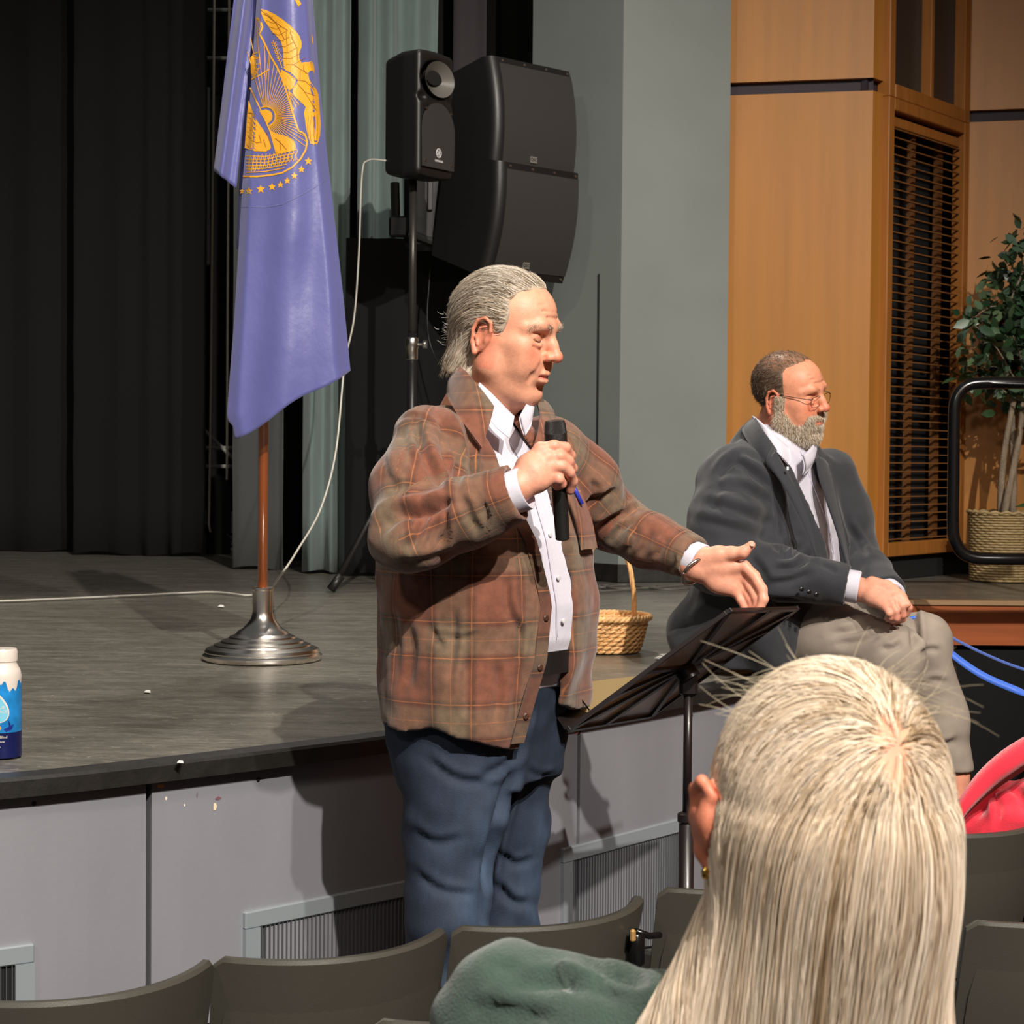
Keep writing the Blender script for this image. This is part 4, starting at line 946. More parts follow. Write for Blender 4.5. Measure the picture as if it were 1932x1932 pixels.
for k in range(3):
    a = k*2.1; P = [V3(pc[0]+.035*math.cos(a), pc[1]+.035*math.sin(a), SZ+PH-.02)]
    for j in range(1, 9): P.append(V3(pc[0] + (.035+.010*j*(j>4))*math.cos(a+j*.55) + .012*j, pc[1] + .03*math.sin(a+j*.55), SZ+PH + j*.15))
    P = smooth_path(P, 4); mb.tube(P, list(np.linspace(.020, .007, len(P))), 8); tips += P[14:]
br = []
for k in range(46):
    s = tips[rng.integers(len(tips))]; a = rng.uniform(0, 6.28); L = rng.uniform(.12, .36); d = V3(math.cos(a), math.sin(a)*.8, rng.uniform(-.1, .9)); P = [s, s + d*L*.5 + V3(0,0,.02), s + d*L + V3(0, 0, -.03)]
    P = smooth_path(P, 4); br.append(P); mb.tube(P, list(np.linspace(.005, .0018, len(P))), 5)
mb.build('trunk', bark, pl, True)
V, F, C = [], [], []
for P in br:
    for q in range(34):
        p = P[min(len(P)-1, int(rng.uniform(2, len(P))))] + rng.normal(0, .045, 3); 
        if p[2] < SZ + PH + .30: continue
        L = rng.uniform(.055, .092); t = nrm(rng.normal(0, 1, 3) + V3(0, 0, -.5)); s = nrm(np.cross(t, rng.normal(0, 1, 3))); n = np.cross(t, s); b = len(V)
        for (u, w_, h) in ((0,0,0),(.25,.24,.0),(.6,.26,-.03),(1,0,-.10),(.6,-.26,-.03),(.25,-.24,.0),(.5,0,-.04)): V.append(p + t*L*u + s*L*w_ + n*L*(h + .06))
        F += [(b,b+1,b+6),(b+1,b+2,b+6),(b+2,b+3,b+6),(b+3,b+4,b+6),(b+4,b+5,b+6),(b+5,b,b+6)]
        C += [np.array(srgb(*[(40,66,42),(58,88,54),(70,92,72),(92,112,80)][rng.integers(4)]))]*7
mk('foliage', V, F, mat('ficus_leaf', (.1,.2,.1), .38, attr=True, spec=.5), pl, smooth=True, cols=np.array(C))
mb = MB()
for (dx_, dz) in ((-.0, .03), (.10, .05), (.14, .02)):
    p = V3(pc[0] + dx_, pc[1] - .15, SZ + PH + .0 + dz); mb.add([p, p+V3(.04,-.02,.02), p+V3(.09,-.01,.0), p+V3(.04,.03,.01)], [(0,1,2,3)])
mb.build('fallen_leaf', mat('leaf_green', srgb(70, 110, 60), .5), pl)
# ------------------------------------------------------------------ handrail at the wing
rl = empty('handrail', WZ(1900, 1132, SZ)); tag(rl, 'black tubular handrail loop with rounded corners in front of the potted tree', 'handrail')
P = [(2150, 724), (1870, 722), (1832, 725), (1812, 738), (1802, 762), (1800, 800), (1799, 900), (1798, 985), (1801, 1018), (1815, 1042), (1840, 1053), (1880, 1055), (2150, 1055)]
MB().tube([W(x, y, 7.25) for x, y in P[:2]] + smooth_path([W(x, y, 7.25) for x, y in P[1:12]], 5) + [W(*P[12], 7.25)], .0245, 16).build('loop', M_['black_gloss'], rl, True)
q = W(2100, 724, 7.25); MB().tube([q, (q[0], q[1], 0.0)], .0245, 12).build('post', M_['black_gloss'], rl, True)
# ------------------------------------------------------------------ blue ribbons at the wing
rb = mat('ribbon_blue', srgb(58, 104, 206), .45, sheen=.3)
def ribbon(pts, wd, label):
    q = W(2100, 724, 7.25); q = V3(q[0], q[1], .86 if wd < .015 else .80); x_, y_ = to_px(q[None])[0]; pts = pts + [(x_, y_, -((q - CL) @ CM[:3, :3])[2])]
    P = smooth_path([W(*p) for p in pts], 6); mb = MB(); rings = []
    for i, p in enumerate(P):
        t = nrm(P[min(i+1, len(P)-1)] - P[max(i-1, 0)]); u = nrm(np.cross(t, V3(.25, -1, .25))); n = np.cross(t, u)*.0006; u = u*wd/2
        rings.append([p-u-n, p+u-n, p+u+n, p-u+n])
    tag(mb.loft(rings).build('ribbon', rb, None, True), label, 'ribbon', 'blue ribbons by the seated man')
ribbon([(1716, 1166, 4.98), (1740, 1168, 5.0), (1790, 1200, 5.2), (1860, 1235, 5.4), (1932, 1263, 5.6), (2040, 1292, 5.9)], .009, 'thin blue ribbon stretched from the seated man\'s hands to the right, upper of two')
ribbon([(1716, 1170, 4.98), (1745, 1186, 4.98), (1785, 1225, 4.95), (1850, 1272, 4.9), (1932, 1308, 4.85), (2040, 1350, 4.8)], .020, 'wider blue ribbon sagging from the seated man\'s hands to the right, lower of two')
# ------------------------------------------------------------------ music stand
ms = empty('music_stand', (W(1272, 1310, 3.6)[0], W(1272, 1310, 3.6)[1], 0)); tag(ms, 'black music stand with tilted ribbed desk in front of the stage', 'music stand')
A, D = W(1072, 1379, 3.42), W(1230, 1352, 3.80); Cc = W(1505, 1150, 3.74); B = A + (Cc - D)
uu = B - A; ww = D - A; nn = nrm(np.cross(uu, ww)); nn = nn if nn @ V3(0, 1, 0) > 0 else -nn
blk = mat('stand_black', srgb(30, 24, 24), .35, coat=.2); dsk = mat('stand_desk', srgb(170, 146, 130), .22, trans=.8)
def dp_(a, b, o=0): return A + uu*a + ww*b + nn*o
MB().prism([dp_(.01,.01,.004), dp_(.99,.01,.004), dp_(.99,.99,.004), dp_(.01,.99,.004)], nn*.002).build('desk', dsk, ms)
rb_ = MB()
def bar(a, b, w_=.012, h_=.008, o=-.002):
    P0, P1 = dp_(*a, o), dp_(*b, o); t = nrm(P1-P0); s = nrm(np.cross(t, nn))*w_/2; rb_.prism([P0-s, P1-s, P1+s, P0+s], nn*h_)
bar((0,0),(1,0),.008); bar((0,1),(1,1),.008); bar((0,0),(0,1),.008); bar((1,0),(1,1),.008)
bar((0,0),(1,1),.016); bar((0,1),(1,0),.016); bar((.5,0),(.5,1),.010); bar((0,.42),(1,.58),.022); bar((.3,0),(.8,1),.008)
rb_.build('rib', blk, ms)
led = MB(); led.prism([dp_(0,0,.006), dp_(0,1,.006), dp_(.0,1,.055), dp_(.0,0,.055)], -nrm(uu)*.004); led.build('ledge', blk, ms)
hub = dp_(.47, .52, -.012); post = W(1274, 1325, 3.60); post = V3(hub[0], hub[1], hub[2]-.03)
MB().lathe(hub - nn*.012, [(.004, 0), (.022, .002), (.022, .024), (.012, .026)], 18, nn).box(post + V3(0,0,.012), (.036, .03, .045), None, .006).build('swivel', blk, ms, 'auto')
zt = post[2] - (1575-1325)/ (FPX/3.6)
MB().tube([post, (post[0], post[1], zt)], .0088, 12).build('upper_tube', blk, ms, True)
MB().tube([(post[0], post[1], zt + .015), (post[0], post[1], .20)], .0155, 12).build('lower_tube', blk, ms, True)
MB().lathe((post[0], post[1], zt), [(.016, 0), (.019, .004), (.019, .018), (.012, .022)], 14).build('collar', blk, ms, 'auto')
for k in range(3):
    a = k*2.094 + .4; MB().tube([(post[0], post[1], .24), (post[0]+.15*math.cos(a), post[1]+.15*math.sin(a), .012)], .010, 8).build('leg', blk, ms, True)
fo = MB(); F0 = [W(1060, 1292, 3.50), W(1205, 1275, 3.72), W(1215, 1325, 3.76), W(1078, 1366, 3.50)]
fn = nrm(np.cross(F0[1]-F0[0], F0[3]-F0[0])); fo.prism(F0, fn*.003); tag(fo.build('folder', mat('manila', srgb(150, 128, 88), .7)), 'tan folder resting on the ledge of the music stand', 'folder')
tag(MB().tube([W(1088, 1302, 3.47), W(1096, 1318, 3.46), W(1112, 1340, 3.46)], .0015, 6).build('clip', M_['black_gloss'], None, True), 'thin black wire clip against the tan folder', 'clip')
# ------------------------------------------------------------------ auditorium chairs
chp = mat('chair_shell', srgb(64, 61, 54), .42, bump=(350, .05)); chd = mat('chair_dark', srgb(34, 33, 30), .5)
def make_chair():
    """top centre of the back at the origin, facing +Y, z = 0 at the top edge"""
    r = empty('auditorium_chair', (0, 0, 0)); Rr = .42; th0 = .72; hw0 = .202
    def back(u, v, o):   # u -1..1, v 0 (top) .. 1 (bottom)
        a = u * th0 * (1 - .10*v); R_ = Rr + o; x = R_*math.sin(a) * (hw0 / (Rr*math.sin(th0))); y = -R_*math.cos(a) + Rr*math.cos(th0); z = -.50*v
        y += .17*v - .02*math.sin(v*3) ; cr = max(0, abs(u) - .955)/.045; z -= .014*cr**2*(1 - min(1, v*6)) * 1.0
        return x, y, z
    mb = MB(); nu, nv = 28, 12; rings = []
    for j in range(nv + 1):
        v_ = j/nv; 
        e = .012 if j == 0 else 0
        fr_ = [back(u, v_, .013 - e*.6) for u in np.linspace(-1, 1, nu)]; bk_ = [back(u, v_, -.013 + e*.6) for u in np.linspace(1, -1, nu)]
        if j == 0: rings.append([(x, y, z + .0) for x, y, z in fr_ + bk_])
        if j == 0: fr_ = [back(u, .012, .013) for u in np.linspace(-1, 1, nu)]; bk_ = [back(u, .012, -.013) for u in np.linspace(1, -1, nu)]
        rings.append(fr_ + bk_)
    mb.loft(rings); o = mb.build('backrest', chp, r, 'auto', world=False)
    # raised shell on the rear of the back
    mb = MB(); rings = []
    for j in range(9):
        v_ = .17 + .8*j/8; w_ = .93 if 0 < j < 8 else .90
        fr_ = [back(u*w_, v_, .008) for u in np.linspace(-1, 1, 20)]; bk_ = [back(u*w_, v_, .013 + (.004 if 0 < j < 8 else 0)) for u in np.linspace(1, -1, 20)]; rings.append(fr_ + bk_)
    mb.loft(rings).build('rear_shell', chp, r, 'auto', world=False)
    mb = MB(); mb.box((0, .155, -.36), (.40, .07, .40), None, .03).build('seat', chd, r, 'auto', world=False)
    for s in (-1, 1):
        st_ = MB().box((s*.214, .13, -.48), (.022, .07, .60), None, .008).build('standard', chd, r, world=False)
        MB().box((s*.214, .15, -.18), (.040, .20, .028), None, .012).build('armrest', chd, r, 'auto', world=False)
    tag(r, 'x', 'chair'); return r
proto = make_chair()
def put(o, L, R, label, grp, dz=0):
    L = np.array(L, float); R = np.array(R, float); c = (L + R)/2; d = nrm((R - L) * V3(1, 1, 0)); o.location = (c[0], c[1], c[2] + dz); o.rotation_euler = (0, 0, math.atan2(d[1], d[0])); sc = math.dist(L, R)/.436; o.scale = (sc, sc, 1.0) if False else (1, 1, 1); tag(o, label, 'chair', grp)
CZ = .785; G1 = 'front row of auditorium chairs'; G2_ = 'second row of auditorium chairs'
Bp, Br = WZ(400, 1803, CZ), WZ(838, 1745, CZ)
specs = [((WZ(-60, 1880, CZ)), WZ(372, 1808, CZ), 'dark grey auditorium chair at the bottom left corner, front row', G1),
 (Bp, Br, 'dark grey auditorium chair in the front row just left of the standing man\'s legs', G1),
 (WZ(850, 1745, CZ), WZ(1206, 1685, CZ), 'dark grey auditorium chair in the front row behind the green shoulder', G1),
 ((.262, 3.29, CZ), (.64, 3.50, CZ), 'dark auditorium chair below the music stand post, partly hidden by blond hair', G1),
 ((.80, 3.70, CZ+.02), (1.165, 3.93, CZ+.02), 'dark grey auditorium chair with the red jacket on it', G1),
 ((1.19, 3.94, CZ), (1.55, 4.19, CZ), 'auditorium chair past the red jacket, only its left edge in view', G1),
 ((-.205, 2.50, CZ), (.18, 2.70, CZ), 'auditorium chair at the bottom edge, only its top showing left of the green shoulder', G2_),
 ((.775, 3.075, CZ), (1.16, 3.27, CZ), 'dark auditorium chair at the bottom right corner, second row', G2_)]
for i, (L, R, lb_, gp) in enumerate(specs):
    c = proto if i == 0 else copy_tree(proto); put(c, L, R, lb_, gp)
# small lit chair fitting
q = W(1194, 1765, 3.14); tag(MB().box(q, (.010, .012, .022), None, .003).build('seat_number_plate', mat('brass', srgb(224, 176, 110), .3, .6)), 'tiny brass plate on the armrest end between two front row chairs', 'plate')
tag(MB().tube([W(1199, 1757, 3.16), W(1225, 1766, 3.18), W(1245, 1764, 3.2)], .006, 8).box(W(1200, 1790, 3.17), (.03, .03, .07), None, .01).build('seat_bracket', M_['black_gloss'], None, True), 'black metal seat fitting beside the tiny brass plate', 'fitting')
# ------------------------------------------------------------------ red jacket over the chair
G = Grid((.90, 3.72, .60), (1.45, 4.25, 1.22), .007)
rc = W(1925, 1560, 4.02)
G.ell(rc + V3(.02, .0, -.03), (.175, .09, .145), .03); G.ell(rc + V3(-.09, -.01, -.08), (.09, .07, .085), .04); G.ell(rc + V3(.10, .0, .03), (.11, .08, .13), .04)
G.full(lambda F, x, y, z: F + .010*noise3(x*22, y*22, z*22) + .008*np.sin((x*1.2 + z*.8)*38 + 4*noise3(x*8, y*8, z*8)))
v, f = G.mesh(1); v = crease(v, f, [([(1838,1552),(1862,1500),(1900,1470),(1932,1450)], 9, .02), ([(1880,1556),(1884,1520),(1870,1490)], 7, .016), ([(1900,1480),(1925,1500),(1940,1540)], 8, .012)]); red = mat('red_fleece', srgb(222, 34, 58), .85, sheen=.5, noise=(14, .06), bump=(420, .25))
rj = mk('jacket', v, f, red); tag(rj, 'bright red fleece jacket heaped over a front row chair at the right edge', 'jacket', None)
bd = smooth_path([W(1786, 1572, 3.885), W(1806, 1515, 3.89), W(1840, 1463, 3.90), W(1885, 1420, 3.90), W(1935, 1388, 3.91), W(1990, 1360, 3.94)], 6); mb = MB(); rings = []
for i, p in enumerate(bd):
    t = nrm(bd[min(i+1, len(bd)-1)] - bd[max(i-1, 0)]); u = nrm(np.cross(V3(0, 1, 0), t)); k = i/len(bd); w_ = .012 + .052*math.sin(min(1, k*1.2)*math.pi*.62)
    q = -u if u[2] > 0 else u; rings.append([p, p + V3(0, -.014, 0) + q*w_*.5, p + q*w_, p + V3(0, .012, 0) + q*w_*.5])
mb.loft(rings).build('collar', red, rj, True)
# ------------------------------------------------------------------ people: shared tools
def prof(tab):
    T = np.array(tab, float)
    return lambda z: [np.interp(z, T[:, 0], T[:, i]) for i in range(1, T.shape[1])]
def torso_fn(tab, off=0.0, p=2.3):
    T = np.array(tab, float); z0, z1 = T[0, 0], T[-1, 0]
    def fn(x, y, z):
        a, b, cy = [np.interp(z.ravel(), T[:, 0], T[:, i]).reshape(z.shape) for i in (1, 2, 3)]
        a = a + off; b = b + off
        k = (np.abs(x/a)**p + np.abs((y-cy)/b)**p) ** (1/p); d = (k - 1) * np.minimum(a, b)
        e = np.maximum(z0 - z, z - z1); return np.maximum(d, e - off)
    return fn
def plaid(name, cr, ct, cd, cl, P=.15):
    m = mat(name, cr, .85, sheen=.25, bump=(500, .15)); nt = m.node_tree; N = nt.nodes; L = nt.links; p = N['Principled BSDF']
    a = N.new('ShaderNodeAttribute'); a.attribute_name = 'pl'; sp_ = N.new('ShaderNodeSeparateXYZ'); L.new(a.outputs['Vector'], sp_.inputs[0])
    def fr(o, ph):
        k = N.new('ShaderNodeMath'); k.operation = 'MULTIPLY_ADD'; k.inputs[1].default_value = 1/P; k.inputs[2].default_value = ph; L.new(o, k.inputs[0])
        q = N.new('ShaderNodeMath'); q.operation = 'FRACT'; L.new(k.outputs[0], q.inputs[0]); return q.outputs[0]
    def ramp(o, stops):
        r = N.new('ShaderNodeValToRGB'); r.color_ramp.interpolation = 'LINEAR'
        while len(r.color_ramp.elements) < len(stops): r.color_ramp.elements.new(.5)
        for e, (x, c) in zip(r.color_ramp.elements, stops): e.position = x; e.color = (*c, 1)
        L.new(o, r.inputs[0]); return r.outputs[0]
    st = [(0, cr), (.26, cr), (.30, cd), (.36, cd), (.40, ct), (.70, ct), (.74, cd), (.80, cd), (.84, cr), (1, cr)]
    ln = [(0, (0,0,0)), (.325, (0,0,0)), (.333, (1,1,1)), (.342, (0,0,0)), (.545, (0,0,0)), (.552, (.6,.6,.6)), (.56, (0,0,0)), (.765, (0,0,0)), (.773, (1,1,1)), (.782, (0,0,0))]
    fu, fv = fr(sp_.outputs[0], 20.1), fr(sp_.outputs[1], .27)
    mx = N.new('ShaderNodeMix'); mx.data_type = 'RGBA'; mx.inputs[0].default_value = .52; L.new(ramp(fu, st), mx.inputs[6]); L.new(ramp(fv, st), mx.inputs[7])
    ad = N.new('ShaderNodeMath'); ad.operation = 'MAXIMUM'; L.new(ramp(fu, ln), ad.inputs[0]); L.new(ramp(fv, ln), ad.inputs[1])
    m2 = N.new('ShaderNodeMix'); m2.data_type = 'RGBA'; k = N.new('ShaderNodeMath'); k.operation = 'MULTIPLY'; k.inputs[1].default_value = .62; L.new(ad.outputs[0], k.inputs[0])
    L.new(k.outputs[0], m2.inputs[0]); L.new(mx.outputs[2], m2.inputs[6]); m2.inputs[7].default_value = (*cl, 1)
    t = N.new('ShaderNodeTexNoise'); t.inputs['Scale'].default_value = 60; t.inputs['Detail'].default_value = 4; tc = N.new('ShaderNodeTexCoord'); L.new(tc.outputs['Object'], t.inputs[0])
    r = N.new('ShaderNodeMapRange'); r.inputs[1].default_value = .3; r.inputs[2].default_value = .7; r.inputs[3].default_value = .80; r.inputs[4].default_value = 1.2; L.new(t.outputs[0], r.inputs[0])
    v = N.new('ShaderNodeVectorMath'); v.operation = 'SCALE'; L.new(m2.outputs[2], v.inputs[0]); L.new(r.outputs[0], v.inputs['Scale']); L.new(v.outputs[0], p.inputs['Base Color'])
    return m
def seg_param(v, pts):
    """distance to a polyline, arc length and angle around it"""
    best = np.full(len(v), 9.); S_ = np.zeros(len(v)); An = np.zeros(len(v)); s0 = 0
    for a, b in zip(pts[:-1], pts[1:]):
        ab = b - a; L = np.linalg.norm(ab); t = np.clip((v - a) @ ab / L**2, 0, 1); r = v - a - t[:, None]*ab; d = np.linalg.norm(r, axis=1)
        ax = ab / L; u = nrm(np.cross(ax, V3(.2, .9, .1))); w_ = np.cross(ax, u); an = np.arctan2(r @ w_, r @ u); m = d < best
        best[m] = d[m]; S_[m] = (s0 + t*L)[m]; An[m] = an[m]; s0 += L
    return best, S_, An
def sheetpts(name, rows, th, m, parent, sub=6, attrs=None):
    """a cloth piece from rows of world points, smoothed both ways, thickness th along its normal"""
    R = [smooth_path(r, sub) for r in rows]; C_ = [smooth_path([r[i] for r in R], max(2, sub//2)) for i in range(len(R[0]))]
    A = np.array(C_); nu, nv = A.shape[:2]; du = np.gradient(A, axis=0); dv = np.gradient(A, axis=1); n = np.cross(du, dv); n /= np.linalg.norm(n, axis=2, keepdims=True) + 1e-9
    V = np.concatenate([(A + n*th/2).reshape(-1, 3), (A - n*th/2).reshape(-1, 3)]); F = []; H = nu*nv
    for i in range(nu-1):
        for j in range(nv-1): q = i*nv+j; F.append((q, q+nv, q+nv+1, q+1)); F.append((H+q, H+q+1, H+q+nv+1, H+q+nv))
    for i in range(nu-1):
        for j in (0, nv-1): q = i*nv+j; F.append((q, H+q, H+q+nv, q+nv))
    for j in range(nv-1):
        for i in (0, nu-1): q = i*nv+j; F.append((q, q+1, H+q+1, H+q))
    at_ = None
    if attrs is not None: at_ = {'pl': np.stack([V[:, 0]*1.0 + V[:, 1]*.3, V[:, 2], V[:, 0]*0], 1)}
    o = mk(name, V, F, m, parent, attrs=at_); return o
def grow_hair(name, parent, v, f, M, mask, field, n, length, rad, steps, lift, jit, m, seed, cols=None, lvar=.3):
    """short strands all over the masked surface"""
    rng = np.random.default_rng(seed); nv = vnormals(v, f); L = (v - M[:3, 3]) @ M[:3, :3]
    w_ = mask(L); idx = rng.choice(len(v), n, p=w_/w_.sum()); vv = v + rng.normal(0, .0007, v.shape)
    Fw = lambda p: field((p - M[:3, 3]) @ M[:3, :3]) @ M[:3, :3].T
    ln = length * (1 + lvar * (rng.random(n) - .5)); P = comb(vv, nv, idx, Fw, 1.0, steps, lift, jit, rng) if False else None
    p = vv[idx].copy(); nn_ = nv[idx]; out = [p - nn_*.0015]; jv = rng.normal(size=p.shape)*jit
    for i in range(steps):
        d = Fw(p) + jv; d -= nn_*(d*nn_).sum(1, keepdims=True)*.9; d /= np.linalg.norm(d, axis=1, keepdims=True) + 1e-9
        # follow the skull: bend the normal along with an ellipsoid
        q = (p - M[:3, 3]) @ M[:3, :3]; e = (q - V3(0, -.006, .045)) / (V3(.077, .098, .088)**2); e /= np.linalg.norm(e, axis=1, keepdims=True); nn_ = np.where(q[:, 2:3] > .015, e @ M[:3, :3].T, nn_)
        p = p + (d + nn_*lift) * (ln/steps)[:, None]; out.append(p.copy())
    P = np.stack(out, 1); V, F = strands(P, rad)
    if cols is not None:
        c = np.array(cols); k = rng.integers(len(c), size=n); cc = np.repeat(c[k], P.shape[1]*3, axis=0) * (1 + .12*rng.normal(size=(n, 1)).repeat(P.shape[1]*3, axis=0)); cc = np.clip(cc, .005, 1)
    else: cc = None
    return mk(name, V, F, m, parent, cols=cc)
M_['hair'] = mat('hair', (.5, .45, .4), .45, attr=True, spec=.35)
def brows(M, parent, col, n=150, ln=.011, seed=3, up=.25):
    rng = np.random.default_rng(seed); P = []
    for s in (-1, 1):
        for k in range(n):
            t = rng.random(); b = V3(s*lerp(.010, .056, t), lerp(.1015, .073, t**1.5) + .001, lerp(.0465, .0480, t) + .006*math.sin(t*3) - .006*t*t + rng.normal(0, .0022))
            d = nrm(V3(s*.8, .55 - .3*t, up - .5*t) + rng.normal(0, .22, 3)); l = ln*rng.uniform(.6, 1.3); P.append([b - d*l*.2, b + d*l*.4, b + d*l*.8 + V3(0, -.001, -.001)])
    P = xf(M, np.array(P).reshape(-1, 3)).reshape(-1, 3, 3); V, F = strands(P, .0003); cc = np.tile(np.array(col), (len(V), 1)) * (1 + .15*rng.normal(size=(len(V)//9, 1)).repeat(9, 0)); mk('eyebrows', V, F, M_['hair'], parent, cols=np.clip(cc, 0, 1))
def finger(G, pts, r, k=.004):
    pts = [np.array(p, float) for p in pts]; R_ = np.linspace(r[0], r[1], len(pts)); G.chain(pts, list(R_), k)
def nail(mb, p, d, n, w_=.0055, l=.0095):
    d = nrm(d); n = nrm(n - d*(n@d)); s = np.cross(d, n); P = []
    for a in np.linspace(0, 2*math.pi, 12, endpoint=False): P.append(p + d*l*.5*math.cos(a) + s*w_*math.sin(a) - n*.0012*math.sin(a)**2)
    mb.prism(P, n*.0006)

# ------------------------------------------------------------------ the standing man
O_ = W(908, 1200, 3.47); O_[2] = 0
MF = fr3(O_, (.79, -.61)); MF[:3, 0] = -MF[:3, 0] if (MF[:3, 0] @ V3(.61, .79, 0)) < 0 else MF[:3, 0]      # X = his left
def inv(M): return np.linalg.inv(M)
IM = inv(MF)
def lo_(x, y, d): return xf(IM, W(x, y, d))
jt = [(1.00,.208,.156,.005), (1.10,.218,.166,.01), (1.20,.222,.176,.018), (1.32,.222,.176,.02), (1.42,.224,.166,.012), (1.50,.222,.150,.0), (1.565,.210,.132,-.012), (1.605,.170,.112,-.022), (1.640,.115,.092,-.03), (1.665,.075,.075,-.035)]
SR, ER, WR = lo_(814, 842, 3.31), lo_(778, 1000, 3.18), lo_(962, 932, 3.125)
SL, EL_, WL = lo_(1035, 850, 3.60), lo_(1158, 985, 3.74), lo_(1300, 1052, 3.62)
hR = lambda x, y, d: W(x, y, d)
# jacket
FOLDS = [([(732, 822), (745, 796), (771, 783), (802, 788), (825, 803)], 3.5, 0.004), ([(781, 785), (794, 842), (815, 884), (835, 925)], 9, 0.013), ([(817, 762), (846, 816), (866, 863), (859, 920)], 9, 0.014), ([(830, 803), (840, 855), (848, 894)], 7, 0.009), ([(758, 798), (765, 842), (789, 884)], 9, 0.006), ([(719, 842), (727, 894), (758, 930)], 10, 0.006), ([(745, 961), (796, 967), (835, 948), (848, 933)], 9, 0.016), ([(877, 811), (887, 855), (884, 904)], 7, 0.008), ([(712, 1010), (738, 981), (779, 963), (831, 950)], 10, 0.014), ([(779, 1037), (793, 999), (810, 961)], 7, 0.01), ([(802, 1042), (816, 1005), (828, 967)], 6, 0.008), ([(837, 950), (840, 996), (828, 1042)], 7, 0.01), ([(718, 990), (732, 967), (767, 952)], 9, 0.008), ([(866, 932), (880, 955), (889, 979), (906, 1010)], 8, 0.008), ([(906, 935), (921, 973), (912, 1013)], 3.5, 0.005), ([(747, 1066), (802, 1060), (883, 1037)], 10, 0.006), ([(955, 1077), (958, 1141), (976, 1196)], 7, 0.008), ([(883, 1237), (884, 1300), (880, 1358)], 8, 0.007), ([(857, 1141), (854, 1228), (842, 1315)], 8, 0.007), ([(810, 1170), (822, 1208), (842, 1216)], 7, 0.006), ([(970, 1150), (984, 1205), (974, 1257)], 5, 0.007), ([(935, 1242), (941, 1300), (935, 1367)], 8, 0.007), ([(767, 1170), (776, 1228), (767, 1300)], 10, 0.007), ([(813, 1193), (866, 1205), (912, 1193)], 6, 0.004), ([(738, 1141), (747, 1213), (741, 1286)], 10, 0.007), ([(1100, 960), (1125, 944), (1171, 922)], 7, 0.012), ([(1122, 1002), (1162, 976), (1212, 957)], 7, 0.011), ([(1145, 1031), (1162, 1005), (1197, 980)], 6, 0.009), ([(1177, 1048), (1194, 1022), (1203, 990)], 6, 0.008), ([(1203, 1051), (1220, 1025), (1232, 996)], 6, 0.007), ([(1232, 1057), (1249, 1031), (1258, 1008)], 6, 0.007), ([(1110, 1019), (1130, 1037), (1174, 1066)], 9, 0.008), ([(1272, 1042), (1270, 1066), (1261, 1083)], 4, 0.004), ([(1116, 903), (1122, 926), (1107, 952)], 7, 0.008)]
G = Grid((-.42, -.30, .96), (.56, .50, 1.72), .0055, MF)
x, y, z = G.P((slice(None),)*3)
J = torso_fn(jt)(x, y, z) - .004
phi = np.degrees(np.arctan2(x, y + 0*z)); rad_ = np.sqrt(x**2 + y**2)
ridge = noise3(phi/14 + 20, z*5 + 3, z*0) * .55 + noise3(phi/26 + 7, z*13 + 9, z*0)*.45
J = J + .010*ridge*np.clip((1.50 - z)/.3, 0, 1) + .004*np.sin(phi/9 + z*4)*np.clip((1.2 - z)/.2, 0, 1)
near = np.interp(z.ravel(), [1.0, 1.08, 1.2, 1.3, 1.42, 1.5, 1.58, 1.66], [-30, -25, -17, -14, -21, -31, -42, -60]).reshape(z.shape)
farr = np.interp(z.ravel(), [1.0, 1.2, 1.3, 1.5, 1.58, 1.66], [10, 9, 10, 12, 22, 45]).reshape(z.shape)
opn = np.minimum(phi - near, farr - phi) * np.pi/180 * rad_
hem = np.interp(phi, [-180, -120, -75, -35, -20, 8, 30, 90, 180], [1.055, 1.075, 1.075, 1.035, 1.035, 1.105, 1.09, 1.08, 1.055])
Fj = np.maximum(J, -(J + .020)); Fj = np.maximum(Fj, opn); Fj = np.maximum(Fj, hem - z)
seamr = np.abs(J) ; G.F = Fj.astype(np.float32)
armR = [SR, SR*.5 + ER*.5 + V3(-.012, -.005, 0), ER]; armR2 = [ER, ER*.5 + WR*.5 + V3(0, 0, -.006), WR]
G.chain(armR, [.074, .071, .066], .045); G.chain(armR2, [.066, .060, .050], .02)
G.chain([SL, SL*.5+EL_*.5 + V3(0,0,.004), EL_], [.074, .069, .061], .045); G.chain([EL_, EL_*.5+WL*.5, WL], [.061, .056, .048], .02)
# folds hanging over the elbow, shoulder seam, cuff ends, chest pocket
G.ell(lo_(772, 1028, 3.16), (.062, .075, .048), .03)
x, y, z = G.P((slice(None),)*3)
n_ = noise3(x*17 + 5, y*17 + 2, z*17) * .0055 + noise3(x*38, y*38 + 4, z*30) * .0025
G.F = (G.F + n_).astype(np.float32)
for Wv, Ev, rr_ in ((WR, ER, .043), (WL, EL_, .041)):        # hollow cuff
    d = nrm(Wv - Ev); G.cap(Wv + d*.010, Wv + d*.10, rr_ - .003, rr_, .006, 'sub')
    def cutf(x, y, z, Wv=Wv, d=d): return np.maximum(-((x-Wv[0])*d[0] + (y-Wv[1])*d[1] + (z-Wv[2])*d[2] - .012), np.sqrt((x-Wv[0])**2+(y-Wv[1])**2+(z-Wv[2])**2) - .10)
    G.op(cutf, Wv - .1, Wv + .1, 0, 'sub')
v, f = G.mesh(2); v = crease(v, f, FOLDS)
lv = G.lv; dR, sR_, aR = seg_param(lv, [SR, ER, WR]); dL, sL_, aL = seg_param(lv, [SL, EL_, WL])
ph = np.arctan2(lv[:, 0], lv[:, 1]); ph = np.where(ph > 2.0, ph - 2*math.pi, ph); pl_ = np.stack([ph*.205, lv[:, 2], 0*ph], 1)
